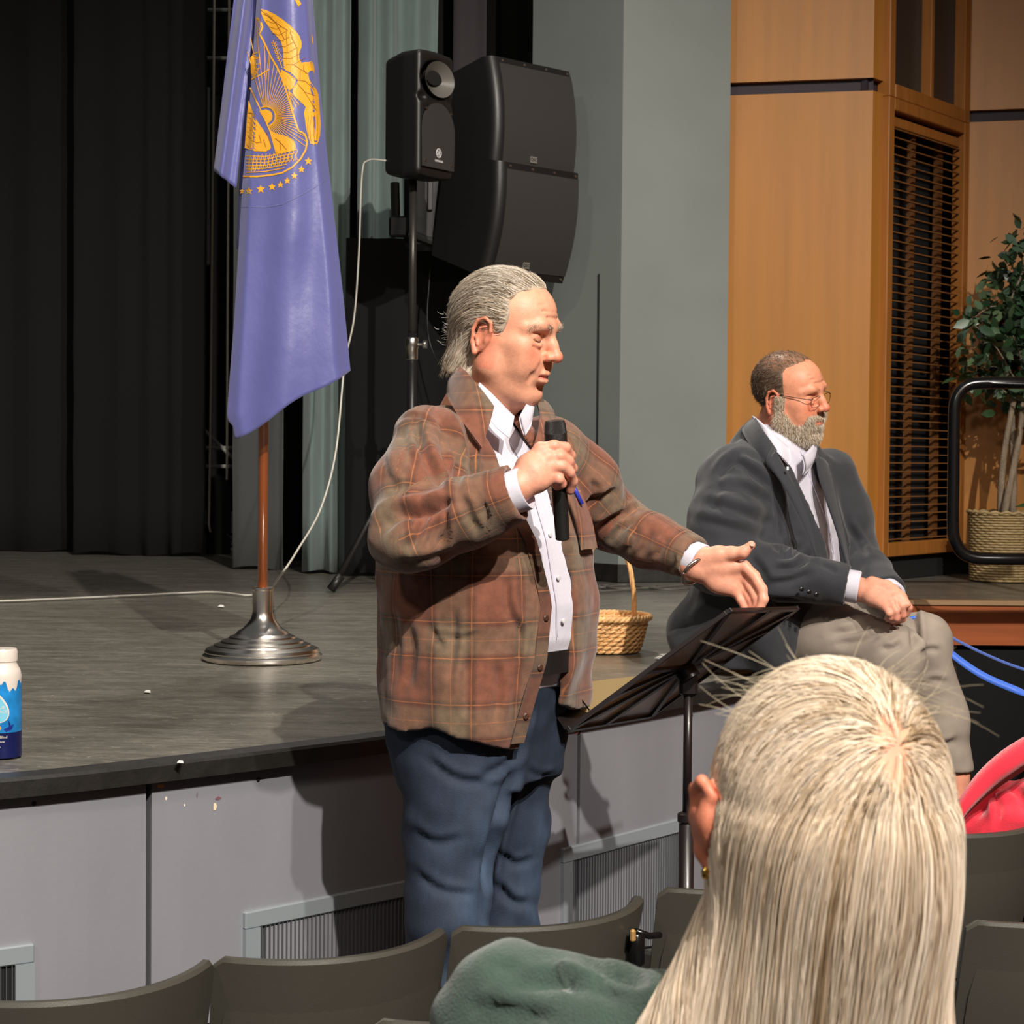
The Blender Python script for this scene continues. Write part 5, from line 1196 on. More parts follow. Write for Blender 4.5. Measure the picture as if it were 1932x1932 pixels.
inR = (dR < .098) & ((lv[:, 0] < -.17) | (sR_ > .16)) ; inL = (dL < .098) & ((lv[:, 0] > .17) | (sL_ > .16))
pl_[inR] = np.stack([aR*.07, sR_, 0*aR], 1)[inR]; pl_[inL] = np.stack([aL*.07 + .05, sL_ + .04, 0*aL], 1)[inL]
plm = plaid('plaid_flannel', srgb(120, 70, 50), srgb(110, 90, 70), srgb(78, 48, 34), srgb(190, 116, 64))
# body under the clothes, hands and head in one mesh
HMs = frame(W(948, 645, 3.46), V3(.905, -.425, 0), pitch=.23, roll=-.04)
hv, hf, HL = head(HMs, neck=((0, -.006, -.05), (.0, -.042, -.165)), mouth_open=.0035, fat=.35, ear=1.1, nose=1.04, nr=(.056, .060))
parts = [(hv, hf)]; cols = [skin_cols(HL, srgb(222, 158, 128), srgb(200, 112, 100), srgb(214, 118, 92))]
GB = Grid((-.35, -.25, .05), (.5, .45, 1.62), .011, MF)
GB.op(torso_fn([(1.06,.12,.09,0), (1.2,.17,.13,.01), (1.45,.18,.11,0), (1.58,.12,.08,-.02), (1.62,.07,.06,-.03)]), (-.2,-.2,.9), (.2,.2,1.62), .02)
GB.chain([SR, ER, WR], [.035, .032, .026], .02); GB.chain([SL, EL_, WL], [.035, .032, .026], .02)
HpR, KnR, AnR = lo_(868, 1340, 3.40), lo_(846, 1735, 3.36), V3(-.10, .0, .09); HpL, KnL, AnL = lo_(955, 1345, 3.53), lo_(952, 1730, 3.53), V3(.12, .03, .09)
GB.chain([HpR, KnR, AnR], [.045, .04, .04], .01); GB.chain([HpL, KnL, AnL], [.045, .04, .04], .01)
bv, bf = GB.mesh(1); parts.append((bv, bf)); sk = np.array(srgb(222, 158, 128)); cols.append(np.tile(sk, (len(bv), 1)))
def hand_cols(v, joints, n=60):
    c = np.tile(np.array(srgb(224, 158, 132)), (len(v), 1))
    for j in joints: w_ = np.exp(-((v - j)**2).sum(1)/.00012)*.45; c = c*(1-w_[:, None]) + np.array(srgb(214, 112, 96))*w_[:, None]
    return c * (1 + .05*noise3(v[:, 0]*200, v[:, 1]*200, v[:, 2]*200))[:, None]
# right hand round the microphone
lo3 = W(940, 960, 3.05); GH = Grid(lo3 - V3(.02, .03, .03), lo3 + V3(.20, .26, .20), .0019)
Hp = lambda cx, cy, d: W(940 + cx/7.43, 780 + cy/7.43, d)
md = 3.165
wrR = Hp(250, 1040, 3.125)
GH.cap(W(930, 940, 3.125), wrR, .031, .0265, .01)
mc = [Hp(590, 500, md-.030), Hp(690, 610, md-.033), Hp(760, 730, md-.033), Hp(800, 880, md-.030)]
for i, m0 in enumerate(mc): GH.chain([wrR + (m0-wrR)*.1, wrR + (m0 - wrR)*.55 + V3(0, -.002, 0), m0], [.020, .0165, .0118 - .0006*i], .014)
GH.chain([Hp(430, 760, md-.012), Hp(640, 760, md-.010)], [.024, .020], .02)
fi = [[mc[0], Hp(780, 455, md-.031), Hp(940, 480, md-.018), Hp(1015, 590, md+.004), Hp(1000, 680, md+.018)],
      [mc[1], Hp(860, 600, md-.033), Hp(985, 670, md-.018), Hp(1040, 770, md+.002), Hp(1010, 850, md+.016)],
      [mc[2], Hp(880, 740, md-.034), Hp(1000, 830, md-.020), Hp(1045, 950, md-.004), Hp(1010, 1080, md+.006)],
      [mc[3], Hp(850, 920, md-.032), Hp(885, 985, md-.022), Hp(830, 1010, md-.006), Hp(800, 960, md+.004)]]
for i, p in enumerate(fi): finger(GH, p, ((.0108, .0078), (.0110, .0082), (.0105, .0080), (.0098, .0078))[i], .0042)
for m0 in mc[:3]: GH.ell(m0 + V3(0, -.003, .0), (.0098, .0098, .0098), .008)
GH.chain([Hp(480, 800, md+.012), Hp(620, 620, md+.026), Hp(740, 470, md+.024), Hp(850, 410, md+.012)], [.015, .0125, .0105, .009], .008)
for i in range(3):      # tendons and veins on the back of the hand
    GH.chain([wrR + (mc[i+1]-wrR)*.35 + V3(0, -.016, 0), mc[i+1] + V3(0, -.0085, .001)], [.0022, .0026], .005)
GH.chain([Hp(380, 1010, md-.052), Hp(560, 930, md-.051), Hp(760, 870, md-.043)], .0016, .004); GH.chain([Hp(450, 850, md-.053), Hp(560, 800, md-.052), Hp(660, 700, md-.047)], .0014, .004)
v2, f2 = GH.mesh(1); parts.append((v2, f2)); cols.append(hand_cols(v2, mc + [p[2] for p in fi] + [p[-1] for p in fi]))
# left hand reaching out
Hq = lambda cx, cy, d: W(1000 + cx/3.45, 880 + cy/3.45, d)
lo3 = Hq(960, 980, 3.45); GL = Grid(lo3 - V3(.02, .03, .03), lo3 + V3(.21, .28, .19), .0019)
dl = 3.60; wl = Hq(1065, 650, dl + .005)
GL.cap(W(1285, 1045, 3.625), wl, .031, .0275, .01)
ml = [Hq(1395, 650, dl-.020), Hq(1395, 715, dl-.008), Hq(1380, 775, dl-.002), Hq(1350, 825, dl-.004)]
for i, m0 in enumerate(ml): GL.chain([wl, wl + (m0 - wl)*.5, m0], [.021, .0175, .0115], .014)
GL.ell(Hq(1230, 640, dl-.012), (.030, .016, .019), .014); GL.ell(Hq(1250, 770, dl-.006), (.026, .014, .018), .014)
fl = [[ml[0], Hq(1460, 715, dl-.030), Hq(1510, 800, dl-.042), Hq(1520, 865, dl-.048), Hq(1495, 925, dl-.046)],
      [ml[1], Hq(1440, 790, dl-.020), Hq(1475, 860, dl-.034), Hq(1480, 905, dl-.036), Hq(1455, 945, dl-.034)],
      [ml[2], Hq(1415, 830, dl-.012), Hq(1440, 880, dl-.024), Hq(1448, 915, dl-.026), Hq(1432, 938, dl-.024)],
      [ml[3], Hq(1375, 870, dl-.010), Hq(1395, 905, dl-.018), Hq(1402, 925, dl-.020), Hq(1400, 935, dl-.018)]]
for i, p in enumerate(fl): finger(GL, p, ((.0118, .0092), (.0112, .0088), (.0105, .0084), (.0096, .0078))[i], .004)
GL.chain([Hq(1120, 590, dl-.010), Hq(1230, 575, dl-.018), Hq(1310, 565, dl-.026), Hq(1385, 560, dl-.034), Hq(1440, 512, dl-.038)], [.020, .017, .0128, .0108, .0085], .009)
for a in ([Hq(1200, 620, dl-.040), Hq(1290, 700, dl-.036), Hq(1330, 800, dl-.030)], [Hq(1330, 660, dl-.042), Hq(1360, 740, dl-.034)]): GL.chain(a, .0014, .004, 'sub')
v2, f2 = GL.mesh(1); parts.append((v2, f2)); cols.append(hand_cols(v2, ml + [p[2] for p in fl] + [p[-1] for p in fl]))
pv, pf = join(parts)
man = mk('person', pv, pf, M_['skin'], cols=np.concatenate(cols)); tag(man, 'standing person in brown plaid overshirt and jeans speaking into a microphone, left arm reaching out', 'person')
eyes(HMs, man, look=(0, -.55)); lashes(HMs, man, th=.0011)
mk('overshirt', v, f, plm, man, attrs={'pl': pl_})
nm = MB(); nail(nm, Hq(1446, 505, dl-.048), Hq(1440, 512, 3.5)-Hq(1385, 560, 3.5), V3(0, -.6, .8)); nail(nm, fl[0][-1] + V3(.004, -.008, .002), fl[0][-1]-fl[0][-2], V3(.5, -.8, 0)); nm.build('fingernail', mat('nail', srgb(228, 176, 156), .3), man)
# silver hair combed back
def cap_fn(grow, line, wid=.0):
    def fn(x, y, z):
        c = np.array((0, -.008, .050)); r = np.array((.0775, .0985, .0855)) + grow
        k0 = np.sqrt(((x-c[0])/r[0])**2 + ((y-c[1])/r[1])**2 + ((z-c[2])/r[2])**2); k1 = np.sqrt(((x-c[0])/r[0]**2)**2 + ((y-c[1])/r[1]**2)**2 + ((z-c[2])/r[2]**2)**2)
        d = k0*(k0-1)/(k1+1e-9); return np.maximum(d, line(np.abs(x), y, z))
    return fn
def hairline_silver(x, y, z):    # > 0 outside the hair
    # front boundary y as a function of z (crown, receding temple, sideburn)
    T = [(-.09, -.055), (-.06, -.045), (-.035, -.020), (-.020, .012), (.0, .026), (.02, .030), (.045, .036), (.065, .036), (.085, .030), (.100, .040), (.115, .062), (.140, .075)]
    fr_ = np.interp(z.ravel(), [t[0] for t in T], [t[1] for t in T]).reshape(z.shape); a = y - fr_
    ear_ = .033 - np.sqrt((y + .004)**2 + ((z + .004)*.8)**2) + 0*x; ear_ = np.where(x > .04, ear_, -1)
    return np.maximum(np.maximum(a, ear_), -.072 - z)
GHs = Grid((-.10, -.125, -.10), (.10, .12, .15), .0024, HMs)
GHs.op(cap_fn(.006, hairline_silver), (-.09,-.12,-.09), (.09,.11,.145), 0)
GHs.op(lambda x, y, z: np.maximum(np.sqrt((x/.066)**2 + ((y+.045)/.058)**2)*.06 - .06, np.maximum(z - .03, np.maximum(-.074 - z, y + .02))), (-.07,-.11,-.08), (.07,.0,.04), .02)
x, y, z = GHs.P((slice(None),)*3); GHs.F = (GHs.F + .0020*noise3((x*90 + 9), y*16 + z*26, z*70 - y*30) + .0022*noise3(x*40, y*9, z*36 - y*14)).astype(np.float32)
hv2, hf2 = GHs.mesh(1); HL2 = GHs.lv
hc = np.array(srgb(176, 160, 142)) * (1 + .16*noise3(HL2[:, 0]*120, HL2[:, 1]*14, HL2[:, 2]*110 - HL2[:, 1]*50))[:, None]
hair = mk('hair', hv2, hf2, M_['hair'], man, cols=np.clip(hc, 0, 1))
def fld_back(L): 
    z = L[:, 2]; y = L[:, 1]; d = np.stack([0*z + .10*np.sign(L[:, 0]), -1 + 0*z, .12 - 1.1*g(-y, -.02, .09)], 1); low = g(.03 - z, 0, .04)[:, None]; return d*(1-low) + np.stack([0*z, -.35+0*z, -1+0*z], 1)*low
grow_hair('hair_strands', man, hv2, hf2, HMs, lambda L: (L[:, 2] > -.05)*(np.ones(len(L)) + 1.5*(L[:, 2] > .09)), fld_back, 9000, .042, .00045, 6, .02, .16, M_['hair'], 4, [srgb(196,182,164), srgb(168,150,130), srgb(214,204,190), srgb(136,118,98)])
rng = np.random.default_rng(9); P = []
for k in range(60):   # wisps
    b = V3(rng.uniform(-.05, .05), -.10 + rng.normal(0, .006), rng.uniform(-.03, .03)); c_ = rng.normal(0, .004, 3); P.append([b + V3(0, -.016, -.006)*t + c_*t*t + V3(0, 0, .006)*t*t for t in np.linspace(0, 1, 7)])
for k in range(0):
    b = V3(rng.uniform(0, .05), .080, .095 + rng.normal(0, .008)); P.append([b, b + V3(.004, .010, .006), b + V3(.006, .018, .006*rng.normal())])
V_, F_ = strands(xf(HMs, np.array(P).reshape(-1, 3)).reshape(-1, 7, 3), .00028); mk('hair_wisps', V_, F_, M_['hair'], man, cols=np.tile(srgb(220, 214, 206), (len(V_), 1)))
brows(HMs, man, srgb(206, 190, 170), 260, .0135)
# white shirt
G = Grid((-.25, -.20, 1.12), (.25, .24, 1.70), .0055, MF)
st2 = [(1.14,.19,.140,.02), (1.20,.205,.158,.022), (1.235,.212,.170,.024), (1.30,.214,.170,.022), (1.42,.212,.155,.010), (1.52,.20,.130,-.005), (1.58,.165,.108,-.018), (1.62,.10,.085,-.03), (1.66,.066,.066,-.035)]
G.op(torso_fn(st2), (-.25,-.2,1.12), (.25,.24,1.7), 0)
x, y, z = G.P((slice(None),)*3); G.F = (G.F + .004*noise3(x*14, y*14, z*6) + .0030*np.sin(z*40 + x*30 + 3*noise3(x*9, y*9, z*9))*np.clip((1.35-z)/.1, 0, 1)).astype(np.float32)
vs, fs = G.mesh(1); shm = mat('shirt_white', srgb(206, 202, 214), .75, noise=(200, .03), bump=(60, .08)); mk('shirt', vs, fs, shm, man)
def surf(tab, ph_, z_, off=0): a, b, cy = prof(tab)(z_); t = math.radians(ph_); k = (abs(math.sin(t)/ (a+off))**2.3 + abs(math.cos(t)/(b+off))**2.3)**(-1/2.3); return xf(MF, (k*math.sin(t), k*math.cos(t) + cy, z_))
pk = MB(); pk.tube([surf(st2, -6, z_, .002) for z_ in np.linspace(1.24, 1.60, 24)], .0008, 6); pk.build('placket', mat('shirt_shadow_seam', srgb(196, 192, 208), .8), man, True)
for z_ in (1.27, 1.35, 1.43): MB().lathe(surf(st2, 0, z_, .002), [(.005, 0), (.005, .002), (.003, .0025)], 10, MF[:3, 1]).build('shirt_button', M_['white_print'], man)
# shirt collar and jacket collar
hW = lambda *P: [W(*p) for p in P]
sheetpts('shirt_collar', [hW((905,722,3.385),(925,740,3.36),(948,764,3.345),(970,786,3.345)), hW((898,735,3.375),(920,762,3.345),(942,788,3.325),(966,806,3.330)), hW((896,745,3.37),(915,778,3.335),(936,806,3.32),(960,826,3.325))], .003, shm, man)
sheetpts('shirt_collar', [hW((1000,748,3.47),(992,764,3.42),(980,786,3.36)), hW((1008,762,3.45),(998,784,3.40),(984,806,3.345)), hW((1004,785,3.43),(1000,805,3.385),(990,822,3.345))], .003, shm, man)
sheetpts('jacket_collar', [hW((905,690,3.60),(872,682,3.54),(868,690,3.44),(884,706,3.37),(908,736,3.335),(932,768,3.32)), hW((890,725,3.60),(856,712,3.53),(850,722,3.43),(868,750,3.35),(892,782,3.30),(920,812,3.29)), hW((890,750,3.60),(852,732,3.53),(846,745,3.42),(862,778,3.33),(884,812,3.28),(908,846,3.275))], .006, plm, man, attrs=1)
sheetpts('jacket_collar', [hW((1008,750,3.52),(1018,775,3.47),(1016,810,3.42),(1004,850,3.385)), hW((1028,758,3.52),(1038,790,3.47),(1034,830,3.42),(1020,875,3.38)), hW((1042,775,3.53),(1050,805,3.49),(1048,845,3.44),(1030,890,3.40))], .006, plm, man, attrs=1)
# placket of the near front, buttons, pocket flap
for s_, fn_ in ((-1, near), ):
    zz = np.linspace(1.05, 1.50, 30); nn2 = [np.interp(q, [1.0, 1.08, 1.2, 1.3, 1.42, 1.5, 1.58, 1.66], [-30, -25, -17, -14, -21, -31, -42, -60]) for q in zz]
    mb = MB(); mb.loft([[surf(jt, a-9, q, .005), surf(jt, a-9, q, .010), surf(jt, a-.5, q, .010), surf(jt, a-.5, q, .003)] for a, q in zip(nn2, zz)])
    o = mb.build('placket', plm, man, 'auto'); a_ = o.data.attributes.new('pl', 'FLOAT_VECTOR', 'POINT'); vv = np.array([q.co[:] for q in o.data.vertices]); a_.data.foreach_set('vector', np.stack([np.full(len(vv), .038), vv[:, 2] + .03, 0*vv[:, 0]], 1).astype(np.float32).ravel())
    for q in (1.10, 1.19, 1.28, 1.37): a = np.interp(q, zz, nn2) - 4.5; p0 = surf(jt, a, q, .010); MB().lathe(p0, [(.006, -.001), (.006, .002), (.004, .003)], 10, nrm(p0 - xf(MF, (0, 0, q)))).build('jacket_button', mat('btn', srgb(70, 44, 34), .4), man)
sheetpts('pocket_flap', [[surf(jt, a, z_, o) for a in (-78, -66, -54)] for z_, o in ((1.545, .010), (1.525, .016), (1.505, .015))], .006, plm, man, attrs=1)
sheetpts('pocket', [[surf(jt, a, z_, o) for a in (20, 30, 40)] for z_, o in ((1.515, .012), (1.46, .016), (1.40, .014))], .008, plm, man, attrs=1)
MB().tube([surf(jt, 27, 1.535, .020), surf(jt, 28, 1.485, .024)], [.0045, .0040], 8).build('pen', mat('pen_blue', srgb(52, 62, 170), .3), man, True)
# white cuffs, watch
for Wv, Ev, ra in ((WR, ER, .0365), (WL, EL_, .0365)):
    a, b = xf(MF, Wv), xf(MF, Ev); d = nrm(a - b); u = nrm(np.cross(d, V3(0,0,1))); w_ = np.cross(d, u); mb = MB()
    R = lambda r, o: [a + d*o + r*(math.cos(t)*u + math.sin(t)*w_) for t in np.linspace(0, 2*math.pi, 30, endpoint=False)]
    mb.loft([R(ra-.003, -.03), R(ra, -.03), R(ra+.002, .028), R(ra+.001, .031), R(ra-.002, .031), R(ra-.004, .0)], cap=True); mb.build('shirt_cuff', shm, man, 'auto')
a, b = W(1322, 1078, 3.60), xf(MF, EL_); d = nrm(Hq(1065, 650, dl) - W(1285,1045,3.625)); q0_ = Hq(1040, 655, dl)
u = nrm(np.cross(d, V3(0,0,1))); w_ = np.cross(d, u); MB().tube([q0_ + d*.016 + .0300*(math.cos(t)*u + math.sin(t)*w_*1.05) for t in np.linspace(0, 2*math.pi, 30)], .0035, 8).build('watch_band', M_['metal'], man, True)
pass
# jeans, belt, shoes
G = Grid((-.32, -.28, .06), (.34, .30, 1.24), .007, MF)
G.op(torso_fn([(.96,.168,.140,-.005), (1.05,.180,.145,.0), (1.15,.184,.150,.01), (1.225,.184,.150,.018)]), (-.2,-.2,.93), (.2,.2,1.24), .02)
G.ell(lo_(842, 1370, 3.46), (.115, .09, .12), .05)
G.chain([HpR, HpR*.5+KnR*.5, KnR, AnR], [.112, .092, .074, .070], .035); G.chain([HpL, HpL*.5+KnL*.5, KnL, AnL], [.106, .082, .064, .070], .03)
x, y, z = G.P((slice(None),)*3)
G.F = (G.F + .008*noise3(x*9, y*9, z*11) + .005*noise3(x*22, y*20, z*30) + .004*np.sin(z*70 + x*25 + 5*noise3(x*7, y*7, z*5))*np.exp(-((z-.60)/.12)**2)).astype(np.float32)
v, f = G.mesh(2); v = crease(v, f, [([(1000,1262),(1002,1330),(988,1400)], 5, .008), ([(985,1400),(960,1440),(900,1470)], 8, .010), ([(800,1430),(860,1470),(930,1480)], 8, .007), ([(975,1430),(950,1520),(925,1620),(915,1700)], 9, .020), ([(770,1560),(820,1590),(880,1580)], 8, .006), ([(775,1640),(830,1680),(900,1690)], 8, .007), ([(930,1660),(965,1700),(1000,1705)], 8, .010), ([(935,1600),(970,1630),(1010,1620)], 7, .007), ([(990,1450),(1020,1465),(1055,1460)], 6, .006)]); LV = G.lv
den = np.array(srgb(27, 38, 56)); w_ = np.exp(-(((LV[:, 0]+.10)/.07)**2 + ((LV[:, 2]-.72)/.22)**2)) * g(LV[:, 1], -.02, .08); w_ = np.maximum(w_, .8*np.exp(-(((LV[:, 0]-.10)/.06)**2 + ((LV[:, 2]-.72)/.2)**2)) * g(LV[:, 1], 0, .08))
w_ = w_*(.75 + .5*noise3(LV[:, 0]*30, LV[:, 1]*30, LV[:, 2]*16)); cc = den*(1 - .55*w_[:, None]) + np.array(srgb(92, 116, 146))*.55*w_[:, None]
mk('jeans', v, f, mat('denim', (.05,.08,.12), .8, attr=True, noise=(60, .14, (1, 1, .4)), bump=(500, .2)), man, cols=np.clip(cc, 0, 1))
bl = MB(); T_ = np.linspace(0, 2*math.pi, 40, endpoint=False); bl.loft([[xf(MF, (.204*math.sin(t), .018 + .172*math.cos(t), z_)) for t in T_] for z_ in (1.172, 1.214)]); bl.build('belt', M_['black_plastic'], man)
for s, An in ((-1, AnR), (1, AnL)):
    Gs = Grid(An + V3(-.08, -.12, -.10), An + V3(.08, .26, .04), .006, MF); c = An + V3(0, .06, -.05)
    Gs.ell(c + V3(0, .06, -.008), (.046, .10, .034), .02); Gs.ell(c + V3(0, -.06, 0), (.038, .065, .042), .03); Gs.full(lambda F, x, y, z: np.maximum(F, .003 - z)); v, f = Gs.mesh(1)
    mk('shoe', v, f, mat('shoe_brown', srgb(60, 40, 28), .4), man)
# microphone
ma, mb_ = W(940+790/7.43, 780+85/7.43, md), W(940+905/7.43, 780+1775/7.43, md+.03); ax = nrm(ma - mb_); Lm = math.dist(ma, mb_)
mic = MB().lathe(mb_, [(.010, 0), (.0125, .002), (.0130, .03), (.0145, Lm*.55), (.0170, Lm*.72), (.0180, Lm-.062)], 28, ax).build('microphone', M_['black_plastic'], None, 'auto')
tag(mic, 'black handheld microphone in the standing man\'s right hand', 'microphone')
MB().lathe(mb_ + ax*(Lm-.062), [(.0180, 0), (.0190, .002), (.0190, .012), (.0200, .014), (.0200, .036), (.0205, .037), (.0205, .040), (.0198, .041), (.0190, .052), (.0170, .060), (.001, .062)], 28, ax).build('grille', mat('mic_head', srgb(36, 35, 33), .35, bump=(900, .5)), mic, 'auto')
# ------------------------------------------------------------------ the seated man on the stage edge
O2 = W(1438, 1200, 5.15); O2[2] = 0; M2 = fr3(O2, (.77, -.64)); 
if M2[:3, 0] @ V3(.64, .77, 0) < 0: M2[:3, 0] *= -1
I2 = inv(M2); l2 = lambda x, y, d: xf(I2, W(x, y, d))
j2 = [(.985,.245,.190,-.02), (1.10,.250,.200,.01), (1.22,.250,.200,.028), (1.35,.245,.185,.030), (1.45,.242,.165,.022), (1.52,.232,.142,.020), (1.58,.195,.122,.022), (1.63,.130,.100,.022), (1.67,.082,.080,.02)]
s2r, e2r, w2r = l2(1385, 905, 4.98), l2(1352, 1062, 4.88), l2(1590, 1103, 4.80)
s2l, e2l, w2l = l2(1560, 900, 5.26), l2(1612, 1050, 5.28), l2(1672, 1115, 5.02)
G = Grid((-.40, -.36, .97), (.42, .50, 1.72), .0062, M2); x, y, z = G.P((slice(None),)*3)
J = torso_fn(j2)(x, y, z); phi = np.degrees(np.arctan2(x, y + 0*z)); rad_ = np.sqrt(x**2 + y**2)
J = J + .008*noise3(phi/16 + 20, z*6 + 3, z*0) + .004*noise3(phi/8, z*14, z*0)
nz_ = [1.0, 1.15, 1.235, 1.3, 1.4, 1.5, 1.58, 1.66]; n2v = [20, 8, 2, -4, -14, -24, -36, -55]; f2v = [48, 44, 40, 36, 30, 21, 15, 45]
near = np.interp(z.ravel(), nz_, n2v).reshape(z.shape); farr = np.interp(z.ravel(), nz_, f2v).reshape(z.shape)
opn = np.minimum(phi - near, farr - phi)*np.pi/180*rad_
Fj = np.maximum(J, -(J + .02)); Fj = np.maximum(Fj, opn); G.F = np.maximum(Fj, 1.0 - z).astype(np.float32)
G.chain([s2r, s2r*.5+e2r*.5 + V3(-.01, 0, 0), e2r], [.094, .090, .080], .05); G.chain([e2r, e2r*.5+w2r*.5, w2r], [.080, .072, .058], .025)
G.chain([s2l, s2l*.5+e2l*.5, e2l], [.088, .082, .072], .05); G.chain([e2l, e2l*.5+w2l*.5, w2l], [.070, .062, .052], .025)
# jacket skirt spread on the stage behind and beside him
G.ell(l2(1330, 1195, 5.10), (.11, .11, .10), .05); G.ell(l2(1470, 1190, 4.96), (.14, .07, .11), .04)
x, y, z = G.P((slice(None),)*3); G.F = (G.F + .005*noise3(x*15, y*15, z*15) + .0022*noise3(x*34, y*34, z*30)).astype(np.float32)
G.full(lambda F, x, y, z: np.maximum(F, np.where(z < SZ + .002, SZ + .002 - z, -1)))
for Wv, Ev, rr_ in ((w2r, e2r, .048), (w2l, e2l, .044)):
    d = nrm(Wv - Ev); G.cap(Wv + d*.010, Wv + d*.10, rr_ - .003, rr_, .006, 'sub')
    G.op(lambda x, y, z, Wv=Wv, d=d: np.maximum(-((x-Wv[0])*d[0] + (y-Wv[1])*d[1] + (z-Wv[2])*d[2] - .014), np.sqrt((x-Wv[0])**2+(y-Wv[1])**2+(z-Wv[2])**2) - .10), Wv - .1, Wv + .1, 0, 'sub')
jv, jf = G.mesh(2); jv = crease(jv, jf, [([(1350, 907), (1384, 871), (1415, 888), (1459, 929)], 8, 0.014), ([(1353, 926), (1400, 920), (1459, 954)], 8, 0.01), ([(1319, 947), (1390, 963), (1459, 994)], 9, 0.012), ([(1300, 979), (1369, 994), (1434, 1010)], 9, 0.008), ([(1463, 907), (1467, 975), (1477, 1038)], 7, 0.011), ([(1456, 1022), (1477, 1041), (1488, 1024)], 6, 0.012), ([(1459, 1050), (1493, 1048), (1512, 1028)], 6, 0.012), ([(1459, 1075), (1502, 1070), (1530, 1047)], 7, 0.012), ([(1446, 1103), (1496, 1095), (1540, 1075)], 7, 0.01), ([(1409, 1044), (1434, 1075), (1446, 1100)], 8, 0.008), ([(1369, 1124), (1446, 1134), (1527, 1137)], 8, 0.014), ([(1362, 907), (1350, 938), (1341, 963)], 8, 0.006), ([(1421, 820), (1459, 854), (1477, 876)], 4, 0.006), ([(1378, 864), (1403, 857), (1434, 870)], 6, 0.007), ([(1595, 982), (1617, 1019), (1639, 1053)], 6, 0.009), ([(1484, 951), (1496, 997), (1508, 1025)], 9, 0.008), ([(1527, 1056), (1558, 1069), (1583, 1081)], 5, 0.005)])
wool = mat('charcoal_wool', srgb(36, 38, 44), .78, sheen=.25, noise=(14, .10, (1, 1, .3)), bump=(500, .25))
# body
HM2_ = frame(W(1487, 756, 5.10), V3(.80, -.60, 0), pitch=.15, roll=-.19)
HM2_[:3, :3] = HM2_[:3, :3] * 1.0
hv, hf, HL = head(HM2_, neck=((0, -.012, -.05), (.0, -.060, -.17)), fat=1.0, nr=(.066, .074), nose=1.05, ear=1.05, h=.0023, slit=.0018)
parts = [(hv, hf)]; cols = [skin_cols(HL, srgb(220, 148, 116), srgb(192, 108, 92), srgb(214, 108, 84), srgb(176, 150, 124))]
GB = Grid((-.35, -.30, .1), (.45, .75, 1.64), .011, M2)
GB.op(torso_fn([(1.0,.16,.12,0), (1.3,.18,.13,.02), (1.5,.17,.10,.02), (1.6,.08,.07,.02)]), (-.2,-.2,1.0), (.2,.2,1.64), .02)
GB.chain([s2r, e2r, w2r], [.05, .045, .03], .03); GB.chain([s2l, e2l, w2l], [.05, .045, .03], .03)
h2r, k2r, a2r = l2(1478, 1195, 5.06), l2(1683, 1236, 4.80), l2(1672, 1480, 4.82)
h2l, k2l, a2l = l2(1545, 1190, 5.24), l2(1742, 1212, 4.98), l2(1800, 1462, 5.00)
GB.chain([h2r, k2r, a2r, a2r + V3(0,0,-.06)], [.06, .05, .04, .04], .02); GB.chain([h2l, k2l, a2l, a2l + V3(0,0,-.06)], [.06, .05, .04, .04], .02)
bv, bf = GB.mesh(1); parts.append((bv, bf)); cols.append(np.tile(np.array(srgb(220, 150, 122)), (len(bv), 1)))
# his right hand resting over the left above the knees
K = lambda x, y, d: W(1260 + x/3.22, 640 + y/3.22, d)
lo3 = K(1120, 1740, 4.60); Gh = Grid(lo3 - V3(.03, .03, .02), lo3 + V3(.22, .34, .17), .0024)
wr = K(1165, 1520, 4.80); Gh.cap(W(1560, 1100, 4.815), wr, .036, .030, .01)
kn = [K(1370, 1520, 4.735), K(1380, 1560, 4.715), K(1360, 1600, 4.705), K(1325, 1630, 4.705)]
for i, m0 in enumerate(kn): Gh.chain([wr, wr*.5+m0*.5, m0], [.024, .019, .0125], .014)
ff = [[kn[0], K(1430, 1570, 4.720), K(1465, 1630, 4.725), K(1450, 1670, 4.735)], [kn[1], K(1420, 1620, 4.70), K(1430, 1675, 4.71), K(1405, 1700, 4.72)], [kn[2], K(1385, 1650, 4.695), K(1390, 1695, 4.70), K(1365, 1710, 4.715)], [kn[3], K(1345, 1665, 4.695), K(1350, 1690, 4.705), K(1335, 1700, 4.715)]]
for i, p in enumerate(ff): finger(Gh, p, ((.0118, .0088), (.0112, .0085), (.0106, .0082), (.0098, .0078))[i], .004)
Gh.chain([K(1240, 1480, 4.775), K(1330, 1500, 4.75), K(1410, 1560, 4.715), K(1455, 1610, 4.70)], [.018, .0150, .0125, .0098], .008)
v2, f2 = Gh.mesh(1); parts.append((v2, f2)); cols.append(hand_cols(v2, kn + [p[2] for p in ff]))
